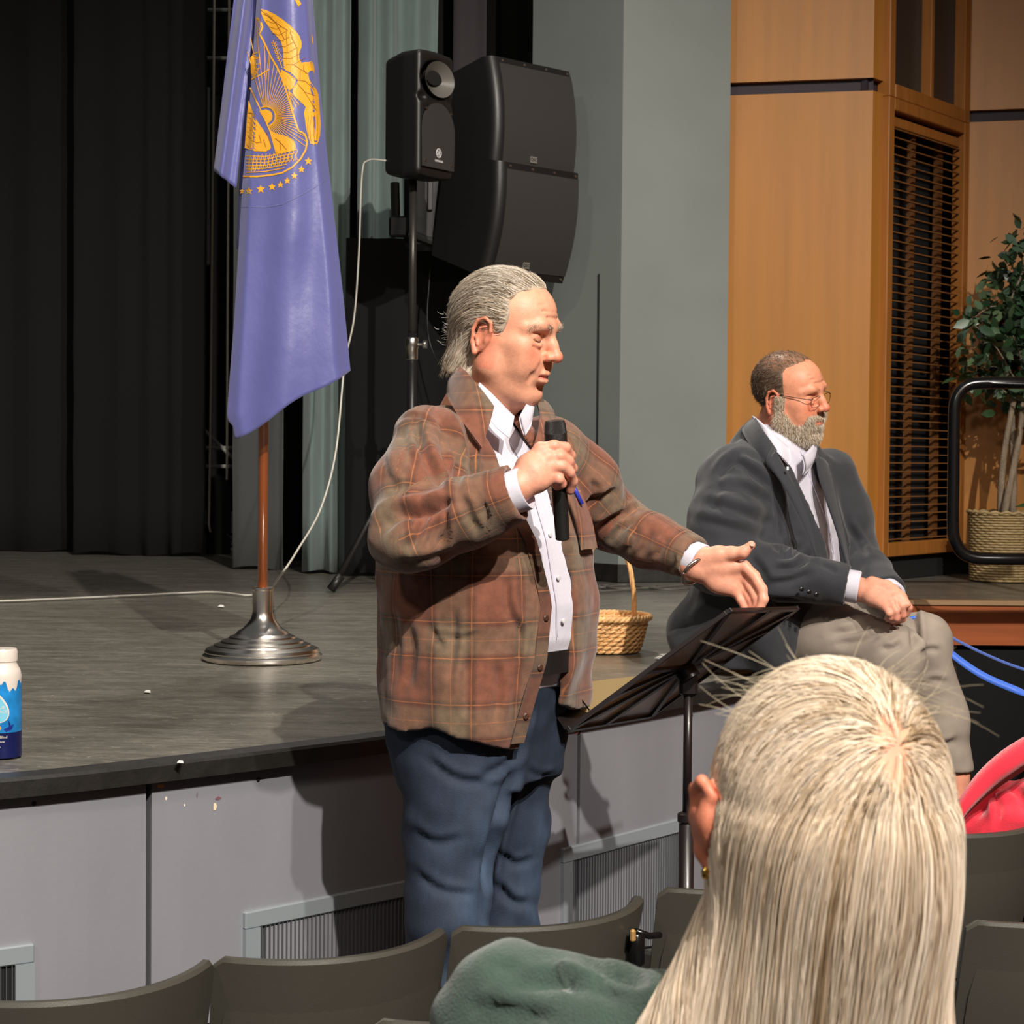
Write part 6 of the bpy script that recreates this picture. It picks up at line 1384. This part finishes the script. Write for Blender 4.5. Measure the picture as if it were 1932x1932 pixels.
# left hand under it
lo3 = K(1180, 1740, 4.70); Gh = Grid(lo3 - V3(.03, .0, .02), lo3 + V3(.24, .36, .18), .003)
wr2 = K(1340, 1545, 5.0); Gh.cap(xf(M2, w2l), wr2, .034, .029, .01)
for i in range(4):
    m0 = K(1400 - 14*i, 1590 + 26*i, 4.80 - .006*i); Gh.chain([wr2, wr2*.5+m0*.5, m0, K(1445 - 20*i, 1650 + 16*i, 4.775), K(1430 - 22*i, 1700 + 8*i, 4.78)], [.022, .019, .013, .010, .0085], .008)
v2, f2 = Gh.mesh(1); parts.append((v2, f2)); cols.append(hand_cols(v2, []))
pv, pf = join(parts); sm = mk('person', pv, pf, M_['skin'], cols=np.concatenate(cols)); tag(sm, 'seated bearded person in glasses, charcoal jacket and grey trousers on the stage edge', 'person')
eyes(HM2_, sm, look=(0, -.25)); lashes(HM2_, sm, -.003, .0011); mk('suit_jacket', jv, jf, wool, sm)
# shirt
G = Grid((-.27, -.2, 1.0), (.27, .26, 1.70), .006, M2); t2 = [(z_, a - .034, b - .018, c) for z_, a, b, c in j2]; G.op(torso_fn(t2), (-.27,-.2,.98), (.27,.26,1.7), 0)
x, y, z = G.P((slice(None),)*3); G.F = (G.F + .005*noise3(x*14, y*14, z*9) + .003*np.sin(z*60 + x*40 + 4*noise3(x*8, y*8, z*8))).astype(np.float32)
vs, fs = G.mesh(1); mk('shirt', vs, fs, shm, sm)
def surf2(tab, ph_, z_, off=0): a, b, cy = prof(tab)(z_); t = math.radians(ph_); k = (abs(math.sin(t)/(a+off))**2.3 + abs(math.cos(t)/(b+off))**2.3)**(-1/2.3); return xf(M2, (k*math.sin(t), k*math.cos(t) + cy, z_))
MB().tube([surf2(t2, np.interp(z_, [1.1, 1.4, 1.6], [26, 12, -2]), z_, .003) for z_ in np.linspace(1.12, 1.60, 24)], .0016, 6).build('placket', bpy.data.materials['shirt_shadow_seam'], sm, True)
sheetpts('shirt_collar', [hW((1420,784,5.06),(1440,800,4.99),(1462,822,4.955),(1490,846,4.95)), hW((1422,796,5.05),(1445,818,4.965),(1470,846,4.93),(1492,866,4.94)), hW((1426,806,5.04),(1448,832,4.955),(1472,860,4.92),(1488,878,4.93))], .004, shm, sm)
sheetpts('shirt_collar', [hW((1536,832,5.10),(1530,844,5.04),(1514,860,4.97)), hW((1541,846,5.09),(1535,864,5.02),(1518,880,4.955)), hW((1537,860,5.08),(1530,880,5.02),(1514,898,4.96))], .004, shm, sm)
# jacket collar and lapels
sheetpts('jacket_collar', [hW((1424,786,5.09),(1428,792,5.02),(1440,812,4.955),(1466,850,4.91)), hW((1412,796,5.10),(1414,806,5.02),(1430,830,4.945),(1454,866,4.90)), hW((1400,808,5.11),(1404,820,5.03),(1420,846,4.95),(1446,878,4.905))], .006, wool, sm)
sheetpts('lapel', [hW((1458,842,4.92),(1476,874,4.895),(1500,920,4.87),(1524,980,4.845),(1542,1050,4.83)), hW((1446,866,4.90),(1466,893,4.88),(1494,935,4.86),(1520,990,4.84),(1541,1052,4.83)), hW((1450,880,4.90),(1472,905,4.875),(1490,940,4.862),(1516,996,4.84),(1540,1055,4.832))], .007, wool, sm)
sheetpts('lapel', [hW((1540,862,5.05),(1546,900,5.00),(1562,950,4.95),(1582,1010,4.92),(1600,1075,4.91)), hW((1552,866,5.07),(1562,905,5.02),(1574,955,4.97),(1588,1012,4.935),(1602,1076,4.92)), hW((1562,878,5.10),(1572,912,5.04),(1582,960,4.99),(1594,1014,4.95),(1604,1078,4.925))], .007, wool, sm)
q = W(1486, 884, 4.862); tag_ = MB().box(q, (.006, .003, .010), None, .001).build('lapel_pin', mat('pin', srgb(236, 232, 240), .3), sm)
for i in range(3): MB().lathe(W(1512 + i*14, 1112 + i*5, 4.745), [(.006, 0), (.006, .004), (.003, .005)], 10, (.2, -1, .1)).build('sleeve_button', M_['black_gloss'], sm)
for Wv, Ev, ra in ((w2r, e2r, .040), (w2l, e2l, .038)):
    a, b = xf(M2, Wv), xf(M2, Ev); d = nrm(a - b); u = nrm(np.cross(d, V3(0,0,1))); w_ = np.cross(d, u); mb = MB()
    R = lambda r, o: [a + d*o + r*(math.cos(t)*u + math.sin(t)*w_) for t in np.linspace(0, 2*math.pi, 30, endpoint=False)]
    mb.loft([R(ra, -.03), R(ra+.003, .0), R(ra+.004, .040), R(ra+.001, .044), R(ra-.004, .044), R(ra-.006, .0)]); mb.build('shirt_cuff', shm, sm, 'auto')
# trousers, shoes
G = Grid((-.32, -.26, .18), (.42, .80, 1.22), .0075, M2)
G.chain([h2r, h2r*.5+k2r*.5 + V3(0,0,.006), k2r], [.112, .100, .080], .03); G.chain([k2r, k2r*.4+a2r*.6, a2r + V3(0,0,-.03)], [.080, .070, .062], .03)
G.chain([h2l, h2l*.5+k2l*.5 + V3(0,0,.006), k2l], [.108, .096, .078], .02); G.chain([k2l, k2l*.4+a2l*.6, a2l + V3(0,0,-.01)], [.078, .070, .060], .03)
G.ell(((h2r+h2l)/2)[:3] + V3(0, -.02, -.0), (.20, .15, .12), .04)
x, y, z = G.P((slice(None),)*3); G.F = (G.F + .006*noise3(x*11, y*11, z*11) + .003*noise3(x*26, y*26, z*30)).astype(np.float32)
for a in (a2l, a2r): G.op(lambda x, y, z, a=a: np.maximum(z - (a[2]+.012), np.sqrt((x-a[0])**2+(y-a[1])**2) - .11), a - .13, a + .13, 0, 'sub')
G.full(lambda F, x, y, z: np.maximum(F, np.where((y < .16), SZ + .004 - z, -1)))
v, f = G.mesh(2); v = crease(v, f, [([(1555, 1168), (1589, 1157), (1623, 1149)], 7, 0.01), ([(1564, 1199), (1617, 1188), (1654, 1174)], 7, 0.012), ([(1571, 1218), (1626, 1208), (1664, 1196)], 7, 0.01), ([(1661, 1224), (1685, 1224), (1707, 1208)], 6, 0.01), ([(1720, 1137), (1726, 1187), (1727, 1230)], 8, 0.018), ([(1735, 1235), (1755, 1225), (1775, 1228)], 5, 0.008), ([(1738, 1300), (1760, 1285), (1790, 1290)], 6, 0.008), ([(1765, 1400), (1785, 1405), (1808, 1395)], 6, 0.008), ([(1700, 1250), (1690, 1350), (1700, 1450)], 9, 0.008)]); mk('trousers', v, f, mat('grey_trousers', srgb(146, 134, 122), .8, noise=(30, .06), bump=(500, .15)), sm)
for a in (a2l, a2r):
    Gs = Grid(a + V3(-.08, -.10, -.17), a + V3(.08, .24, -.0), .007, M2); Gs.ell(a + V3(0, .08, -.10), (.045, .11, .034), .02); Gs.ell(a + V3(0, -.01, -.085), (.038, .06, .050), .03); v, f = Gs.mesh(1); mk('shoe', v, f, M_['black_gloss'], sm)
# hair, beard, brows, glasses
def line2(x, y, z):
    T = [(-.09, -.06), (-.05, -.045), (-.02, .0), (.0, .024), (.02, .026), (.045, .022), (.07, .018), (.09, .012), (.105, .018), (.118, .050), (.140, .065)]
    fr_ = np.interp(z.ravel(), [t[0] for t in T], [t[1] for t in T]).reshape(z.shape); a = y - fr_
    ear_ = np.where(x > .04, .034 - np.sqrt((y + .004)**2 + ((z + .004)*.8)**2) + 0*x, -1); return np.maximum(np.maximum(a, ear_), -.062 - z)
Gq = Grid((-.10, -.125, -.10), (.10, .12, .15), .0028, HM2_); Gq.op(cap_fn(.003, line2), (-.09,-.12,-.09), (.09,.11,.145), 0)
x, y, z = Gq.P((slice(None),)*3); Gq.F = (Gq.F + .0012*noise3(x*60, y*60, z*60)).astype(np.float32)
hv2, hf2 = Gq.mesh(1); HL3 = Gq.lv; top = g(HL3[:, 2], .085, .12)*.35
hc = np.array(srgb(92, 72, 56))*(1 - top[:, None]) + np.array(srgb(196, 140, 108))*top[:, None]; mk('hair', hv2, hf2, M_['hair'], sm, cols=hc)
fld_dn = lambda L: np.stack([.1*np.sign(L[:, 0]), -.55 + 0*L[:, 2], -.5 + .8*(L[:, 2] > .10)], 1)
grow_hair('hair_strands', sm, hv2, hf2, HM2_, lambda L: np.ones(len(L)) - .55*(L[:, 2] > .10), fld_dn, 5200, .016, .00045, 4, .12, .35, M_['hair'], 14, [srgb(84,64,50), srgb(110,90,74), srgb(66,50,40), srgb(140,122,104)])
bl_ = lambda L: beard_mask(L)*(L[:, 2] > -.13)*(np.abs(L[:, 0]) < .09)
def fldb(L): return np.stack([.15*np.sign(L[:, 0]), .35 + 0*L[:, 0], -1 + 0*L[:, 0]], 1)
rng = np.random.default_rng(31); wgt = bl_(HL); idx = rng.choice(len(hv), 9000, p=wgt/wgt.sum()); nv_ = vnormals(hv, hf)[idx]; p = hv[idx] + rng.normal(0, .0006, (9000, 3)); dn = HM2_[:3, :3] @ V3(0, .10, -1)
out = [p - nv_*.001]; ln = .009*(.7 + .8*rng.random(9000)); jv_ = rng.normal(0, .35, p.shape)
for i in range(4): p = p + (nv_*(.75 - .18*i) + dn*(.35 + .22*i) + jv_*.6) * (ln/4)[:, None]; out.append(p.copy())
V, F = strands(np.stack(out, 1), .00045); cp_ = np.array([srgb(226,212,190), srgb(204,186,160), srgb(170,146,120), srgb(240,232,218)])[rng.integers(4, size=9000)]; mk('beard', V, F, M_['hair'], sm, cols=np.repeat(cp_, 15, axis=0))
brows(HM2_, sm, srgb(150, 112, 84), 110, .008, 8)
gmet = mat('glasses_metal', srgb(70, 54, 46), .3, .8); gl = empty('glasses'); gl.parent = sm
gf = MB()
for s in (-1, 1):
    cx, cy, cz = s*.032, .103, .016; P = [V3(cx + .026*math.copysign(abs(math.cos(t))**.6, math.cos(t)), cy + .001 - 2.4*(abs(cx + .025*math.cos(t)) - .02)**2, cz + .0150*math.copysign(abs(math.sin(t))**.65, math.sin(t))) for t in np.linspace(0, 2*math.pi, 33)]
    gf.tube([xf(HM2_, q) for q in P], .0009, 6, cap=False)
    gf.tube([xf(HM2_, q) for q in (V3(s*.057, .100, .024), V3(s*.068, .092, .027), V3(s*.079, .02, .030), V3(s*.079, -.012, .030), V3(s*.078, -.022, .020))], .0011, 6)
gf.tube([xf(HM2_, q) for q in (V3(-.0085, .107, .020), V3(0, .112, .024), V3(.0085, .107, .020))], .0010, 6)
o = gf.build('glasses_frame', gmet, sm, True); bpy.data.objects.remove(gl); o.name = 'glasses'
lens = mat('lens', (.9, .9, .9), .03, trans=1.0)
# ------------------------------------------------------------------ the listener with long pale hair
O3 = W(1536, 1592, 1.40); f3 = nrm(V3(-.16, .985, 0)); HM3 = frame(O3 + V3(.005, 0, 0), f3)
hv, hf, HL = head(HM3, neck=((0, -.012, -.05), (.0, -.03, -.20)), h=.0032, nr=(.052, .056), ear=1.3); wsk = srgb(214, 142, 112)
parts = [(hv, hf)]; cols = [skin_cols(HL, wsk, srgb(190, 110, 96), srgb(206, 116, 90))]
TH = np.eye(4); TH[:3, 3] = O3; px3 = lambda x, y, d=1.40: W(x, y, d) - O3
GB = Grid((-.42, -.16, -1.0), (.30, .30, -.08), .011, TH); GB.ell((0, .05, -.42), (.17, .10, .26), .05); GB.cap((0, .02, -.12), (0, .03, -.3), .05, .06, .03)
GB.chain([px3(1250, 1975, 1.46), px3(985, 1945, 1.52), px3(930, 2300, 1.75)], [.045, .04, .035], .03); GB.chain([V3(.15, .03, -.27), V3(.20, .06, -.55), V3(.12, .26, -.66)], [.045, .04, .035], .03)
GB.chain([V3(-.08, .08, -.62), V3(-.12, .28, -.70)], .06, .03)
bv, bf = GB.mesh(1); parts.append((bv, bf)); cols.append(np.tile(np.array(wsk), (len(bv), 1)))
q = px3(1334, 1545, 1.380); GE = Grid(q + V3(-.03, -.04, -.06), q + V3(.04, .05, .05), .0022, TH)     # her left ear standing clear of the hair
GE.ell(q, (.0075, .015, .028), .004); GE.chain([q + V3(.004, -.012, .018), q + V3(-.005, -.006, .030), q + V3(-.009, .006, .022), q + V3(-.008, .010, .0), q + V3(-.003, .004, -.026), q + V3(.003, -.002, -.038)], [.004, .0045, .0045, .0045, .006, .0055], .004); GE.ell(q + V3(-.008, -.002, .004), (.005, .006, .012), .004, mode='sub'); GE.cap(q + V3(.004, 0, 0), q + V3(.03, .01, 0), .014, .02, .01)
bv, bf = GE.mesh(1); parts.append((bv, bf)); cols.append(np.tile(np.array(srgb(206, 126, 98)), (len(bv), 1)))
pv, pf = join(parts); wo = mk('person', pv, pf, M_['skin'], cols=np.concatenate(cols)); tag(wo, 'listener seen from behind with long straight pale blond hair and dark green top', 'person')
G = Grid((-.44, -.18, -.90), (.34, .34, -.08), .008, TH)
G.ell((0, .045, -.44), (.20, .125, .28), .04); G.chain([V3(-.06, .03, -.205), V3(-.16, .05, -.235)], [.06, .065], .05); G.chain([V3(.05, .03, -.225), V3(.135, .05, -.262)], [.05, .055], .05)
G.chain([px3(1240, 1940, 1.45), px3(1120, 1945, 1.47), px3(985, 1915, 1.52), px3(905, 2120, 1.62)], [.052, .046, .050, .060], .03)
G.chain([px3(920, 1850, 1.49), px3(880, 1935, 1.50)], [.022, .030], .04); G.chain([px3(1135, 1790, 1.42), px3(1180, 1830, 1.40), px3(1150, 1900, 1.39)], [.006, .013, .008], .03, 'sub')
G.chain([V3(.15, .03, -.28), V3(.20, .06, -.55)], [.065, .055], .05)
x, y, z = G.P((slice(None),)*3); G.F = (G.F + .007*noise3(x*16, y*16, z*18) + .004*noise3(x*34, y*34, z*44)).astype(np.float32)
v, f = G.mesh(1); v = crease(v, f, [([(1090,1800),(1150,1835),(1230,1850)], 12, .010), ([(960,1870),(1040,1850),(1120,1860),(1190,1900)], 12, .010), ([(930,1810),(960,1830),(1000,1835)], 9, .005), ([(880,1900),(960,1905),(1060,1925)], 12, .008), ([(1040,1810),(1060,1850),(1120,1890)], 10, .006)]); mk('green_top', v, f, mat('green_knit', srgb(50, 70, 60), .85, sheen=.3, noise=(50, .12), bump=(420, .4)), wo)
HT3 = [(-.34,.150,.070,.0,-.030), (-.22,.140,.074,-.0,-.028), (-.16,.121,.076,-.002,-.020), (-.12,.106,.080,-.004,-.011), (-.09,.098,.086,-.006,-.003), (-.065,.0935,.091,-.007,.004), (-.035,.0885,.098,-.008,.0120), (0,.0875,.104,-.006,.0125)] + [(z_, .0890*math.sqrt(1 - ((z_-.035)/.1075)**2), .1075*math.sqrt(1 - ((z_-.035)/.1075)**2), -.004, .0125) for z_ in (.035,.055,.075,.09,.105,.115,.124,.130,.135,.139,.1415,.1424)]
T3 = np.array(HT3)
def tabv(z): return [np.interp(z, T3[:, 0], T3[:, i]) for i in (1, 2, 3, 4)]
WH = px3(1640, 1395); WH[1] = -.075      # the crown whorl
G = Grid((-.19, -.13, -.36), (.17, .13, .16), .005, TH)
def hfn(x, y, z):
    a, b, cy, cx = [np.interp(z.ravel(), T3[:, 0], T3[:, i]).reshape(z.shape) for i in (1, 2, 3, 4)]; k = np.sqrt(((x-cx)/a)**2 + ((y-cy)/b)**2); return np.maximum((k-1)*np.minimum(a, b), np.where((z > .03) | (z < -.20), -1, np.minimum(y - .02, .02)*1.0)) + .003
G.op(hfn, (-.19,-.13,-.34), (.17,.13,.145), 0); G.full(lambda F, x, y, z: np.maximum(F, np.maximum(z - .141, -.335 - z)))
x, y, z = G.P((slice(None),)*3); an = np.arctan2(x, -y + 0*z); G.F = (G.F + .0035*noise3(an*13 + 3*z + 8, z*3 + 4, z*0) * np.clip((.12 - z)/.1, 0, 1)).astype(np.float32)
hv2, hf2 = G.mesh(2); HL4 = G.lv
dw = np.sqrt(((HL4 - WH - V3(0, 0, .008))**2 * V3(1/.012**2, 1/.05**2, 1/.028**2)).sum(1)); w_ = np.exp(-dw**2); c0 = np.array(srgb(196, 174, 140)); cc = c0*(1 - w_[:, None]) + np.array(srgb(214, 152, 128))*w_[:, None]
mk('hair', hv2, hf2, M_['hair'], wo, cols=cc)
rng = np.random.default_rng(77); NS = 15500; st_ = 46
th = rng.uniform(0, 2*math.pi, NS); zz = .142 - .175*rng.random(NS)**.8; a, b, cy, cx = tabv(zz); p = np.stack([cx + a*np.sin(th), cy - b*np.cos(th), zz], 1); p = p[~((p[:, 1] > .02) & (p[:, 2] < .06))]
dd = np.sqrt((((p - WH - V3(0, 0, .010)) / V3(.008, .06, .024))**2).sum(1)); p = p[(dd > 1) | (rng.random(len(p)) < .10)]; n = len(p)
p = p[~((p[:, 0] < -.06) & (p[:, 1] > -.04) & (p[:, 2] < .055))]; n = len(p); d = p - WH; clump = noise3(th[:n]*0 + p[:, 0]*60, p[:, 1]*60, p[:, 2]*20); out = [p.copy()]; vel = d/np.linalg.norm(d, axis=1, keepdims=True)
L_ = .40 + .16*rng.random(n); step = L_/st_; lay = .0006 + .0030*rng.random(n)**1.5; jit_ = rng.normal(0, .02, (n, 3))
for i in range(st_):
    t = i/st_; gdir = np.stack([.0 + .0*p[:, 0], 0*p[:, 0], -np.ones(n)], 1)
    away = p - WH; away /= np.linalg.norm(away, axis=1, keepdims=True) + 1e-6; k = np.exp(-np.linalg.norm(p - WH, axis=1)/.085)[:, None]
    vel = vel*.55 + (away*k*1.2 + gdir*(1.05 - k) + jit_)*.45; 
    front = (p[:, 1] > np.where(p[:, 0] < 0, -.045, -.01))[:, None]*(p[:, 2] < .055)[:, None]; vel = vel + front*V3(0, -.35, 0)
    vel[:, 0] += g(-p[:, 2], .04, .14)*(p[:, 0]+.01)*.8 + .03*np.sin(clump*9 + p[:, 2]*14)*(p[:, 2] < .05)
    vel /= np.linalg.norm(vel, axis=1, keepdims=True); p = p + vel*step[:, None]
    ec = V3(.0120, -.004, .035); er = V3(.0900, .1083, .1083) + lay[:, None]; el = p - ec; kk = np.sqrt(((el/er)**2).sum(1)); top = (p[:, 2] > .035); p = np.where((top & ((kk < 1) | (kk > 1.012)))[:, None], ec + el/kk[:, None], p)
    a, b, cy, cx = tabv(p[:, 2]); r = np.sqrt(((p[:, 0]-cx)/a)**2 + ((p[:, 1]-cy)/b)**2) + 1e-6; tgt = 1 + lay/a*(1 + t); s_ = np.where(r < tgt, tgt/r, np.where(r > tgt*1.02, 1 + (tgt*1.02/r - 1)*.35, 1))
    s_ = np.where(top, 1, s_); p[:, 0] = cx + (p[:, 0]-cx)*s_; p[:, 1] = cy + (p[:, 1]-cy)*s_; out.append(p.copy())
P = np.stack(out, 1) + O3; V, F = strands(P, .00055, .5)
pal = np.array([srgb(234,217,198), srgb(222,203,180), srgb(204,181,154), srgb(242,230,214), srgb(156,131,102), srgb(228,211,190)])
ci = np.clip(((noise3(P[:, 20, 0]*90, P[:, 20, 1]*90, P[:, 20, 2]*3)*.5 + .5)*5.2 + rng.random(n)*1.8).astype(int), 0, 5); cc = pal[[3, 0, 5, 1, 2, 4]][ci] * (1 + .07*rng.normal(size=(n, 1))); mk('long_hair', V, F, M_['hair'], wo, cols=np.clip(np.repeat(cc, (st_+1)*3, axis=0), 0, 1))
# flyaway hairs
P = []
for k in range(130):
    a_ = rng.uniform(-1.5, 1.5) if k < 150 else rng.uniform(-2.2, 2.2); z_ = rng.uniform(.10, .142) if k < 150 else rng.uniform(-.2, .1); a, b, cy, cx = tabv(z_); q = V3(cx + a*math.sin(a_), cy - b*math.cos(a_), z_)
    dv = nrm(V3(math.sin(a_)*1.2 - .3, -.25*math.cos(a_), .35 if z_ > .1 else -.6) + rng.normal(0, .35, 3)); cv = rng.normal(0, .5, 3); l = rng.uniform(.015, .05); P.append([q + dv*l*t + cv*l*t*t*.6 + V3(0, 0, -.25*l*t*t) for t in np.linspace(0, 1, 10)])
for k in range(34):     # locks fanning over the green shoulder at the left
    q = V3(-.118 + .012*rng.normal(), -.066, -.13 - .09*rng.random()); dv = nrm(V3(-.9 - .3*rng.random(), -.1, -.55 - .5*rng.random())); l = rng.uniform(.06, .16); P.append([q + dv*l*t + V3(.02*math.sin(t*3 + k), 0, -.05*t*t) for t in np.linspace(0, 1, 10)])
V, F = strands(np.array(P) + O3, .00020, .5); mk('flyaway_hair', V, F, M_['hair'], wo, cols=np.tile(srgb(216, 202, 172), (len(V), 1)))
gold_m = mat('gold', srgb(236, 190, 96), .2, 1.0); q = W(1331, 1645, 1.372); MB().lathe(q, [(.001, -.006), (.003, -.004), (.0035, 0), (.002, .003), (.001, .004)], 12).build('earring', gold_m, wo, True)
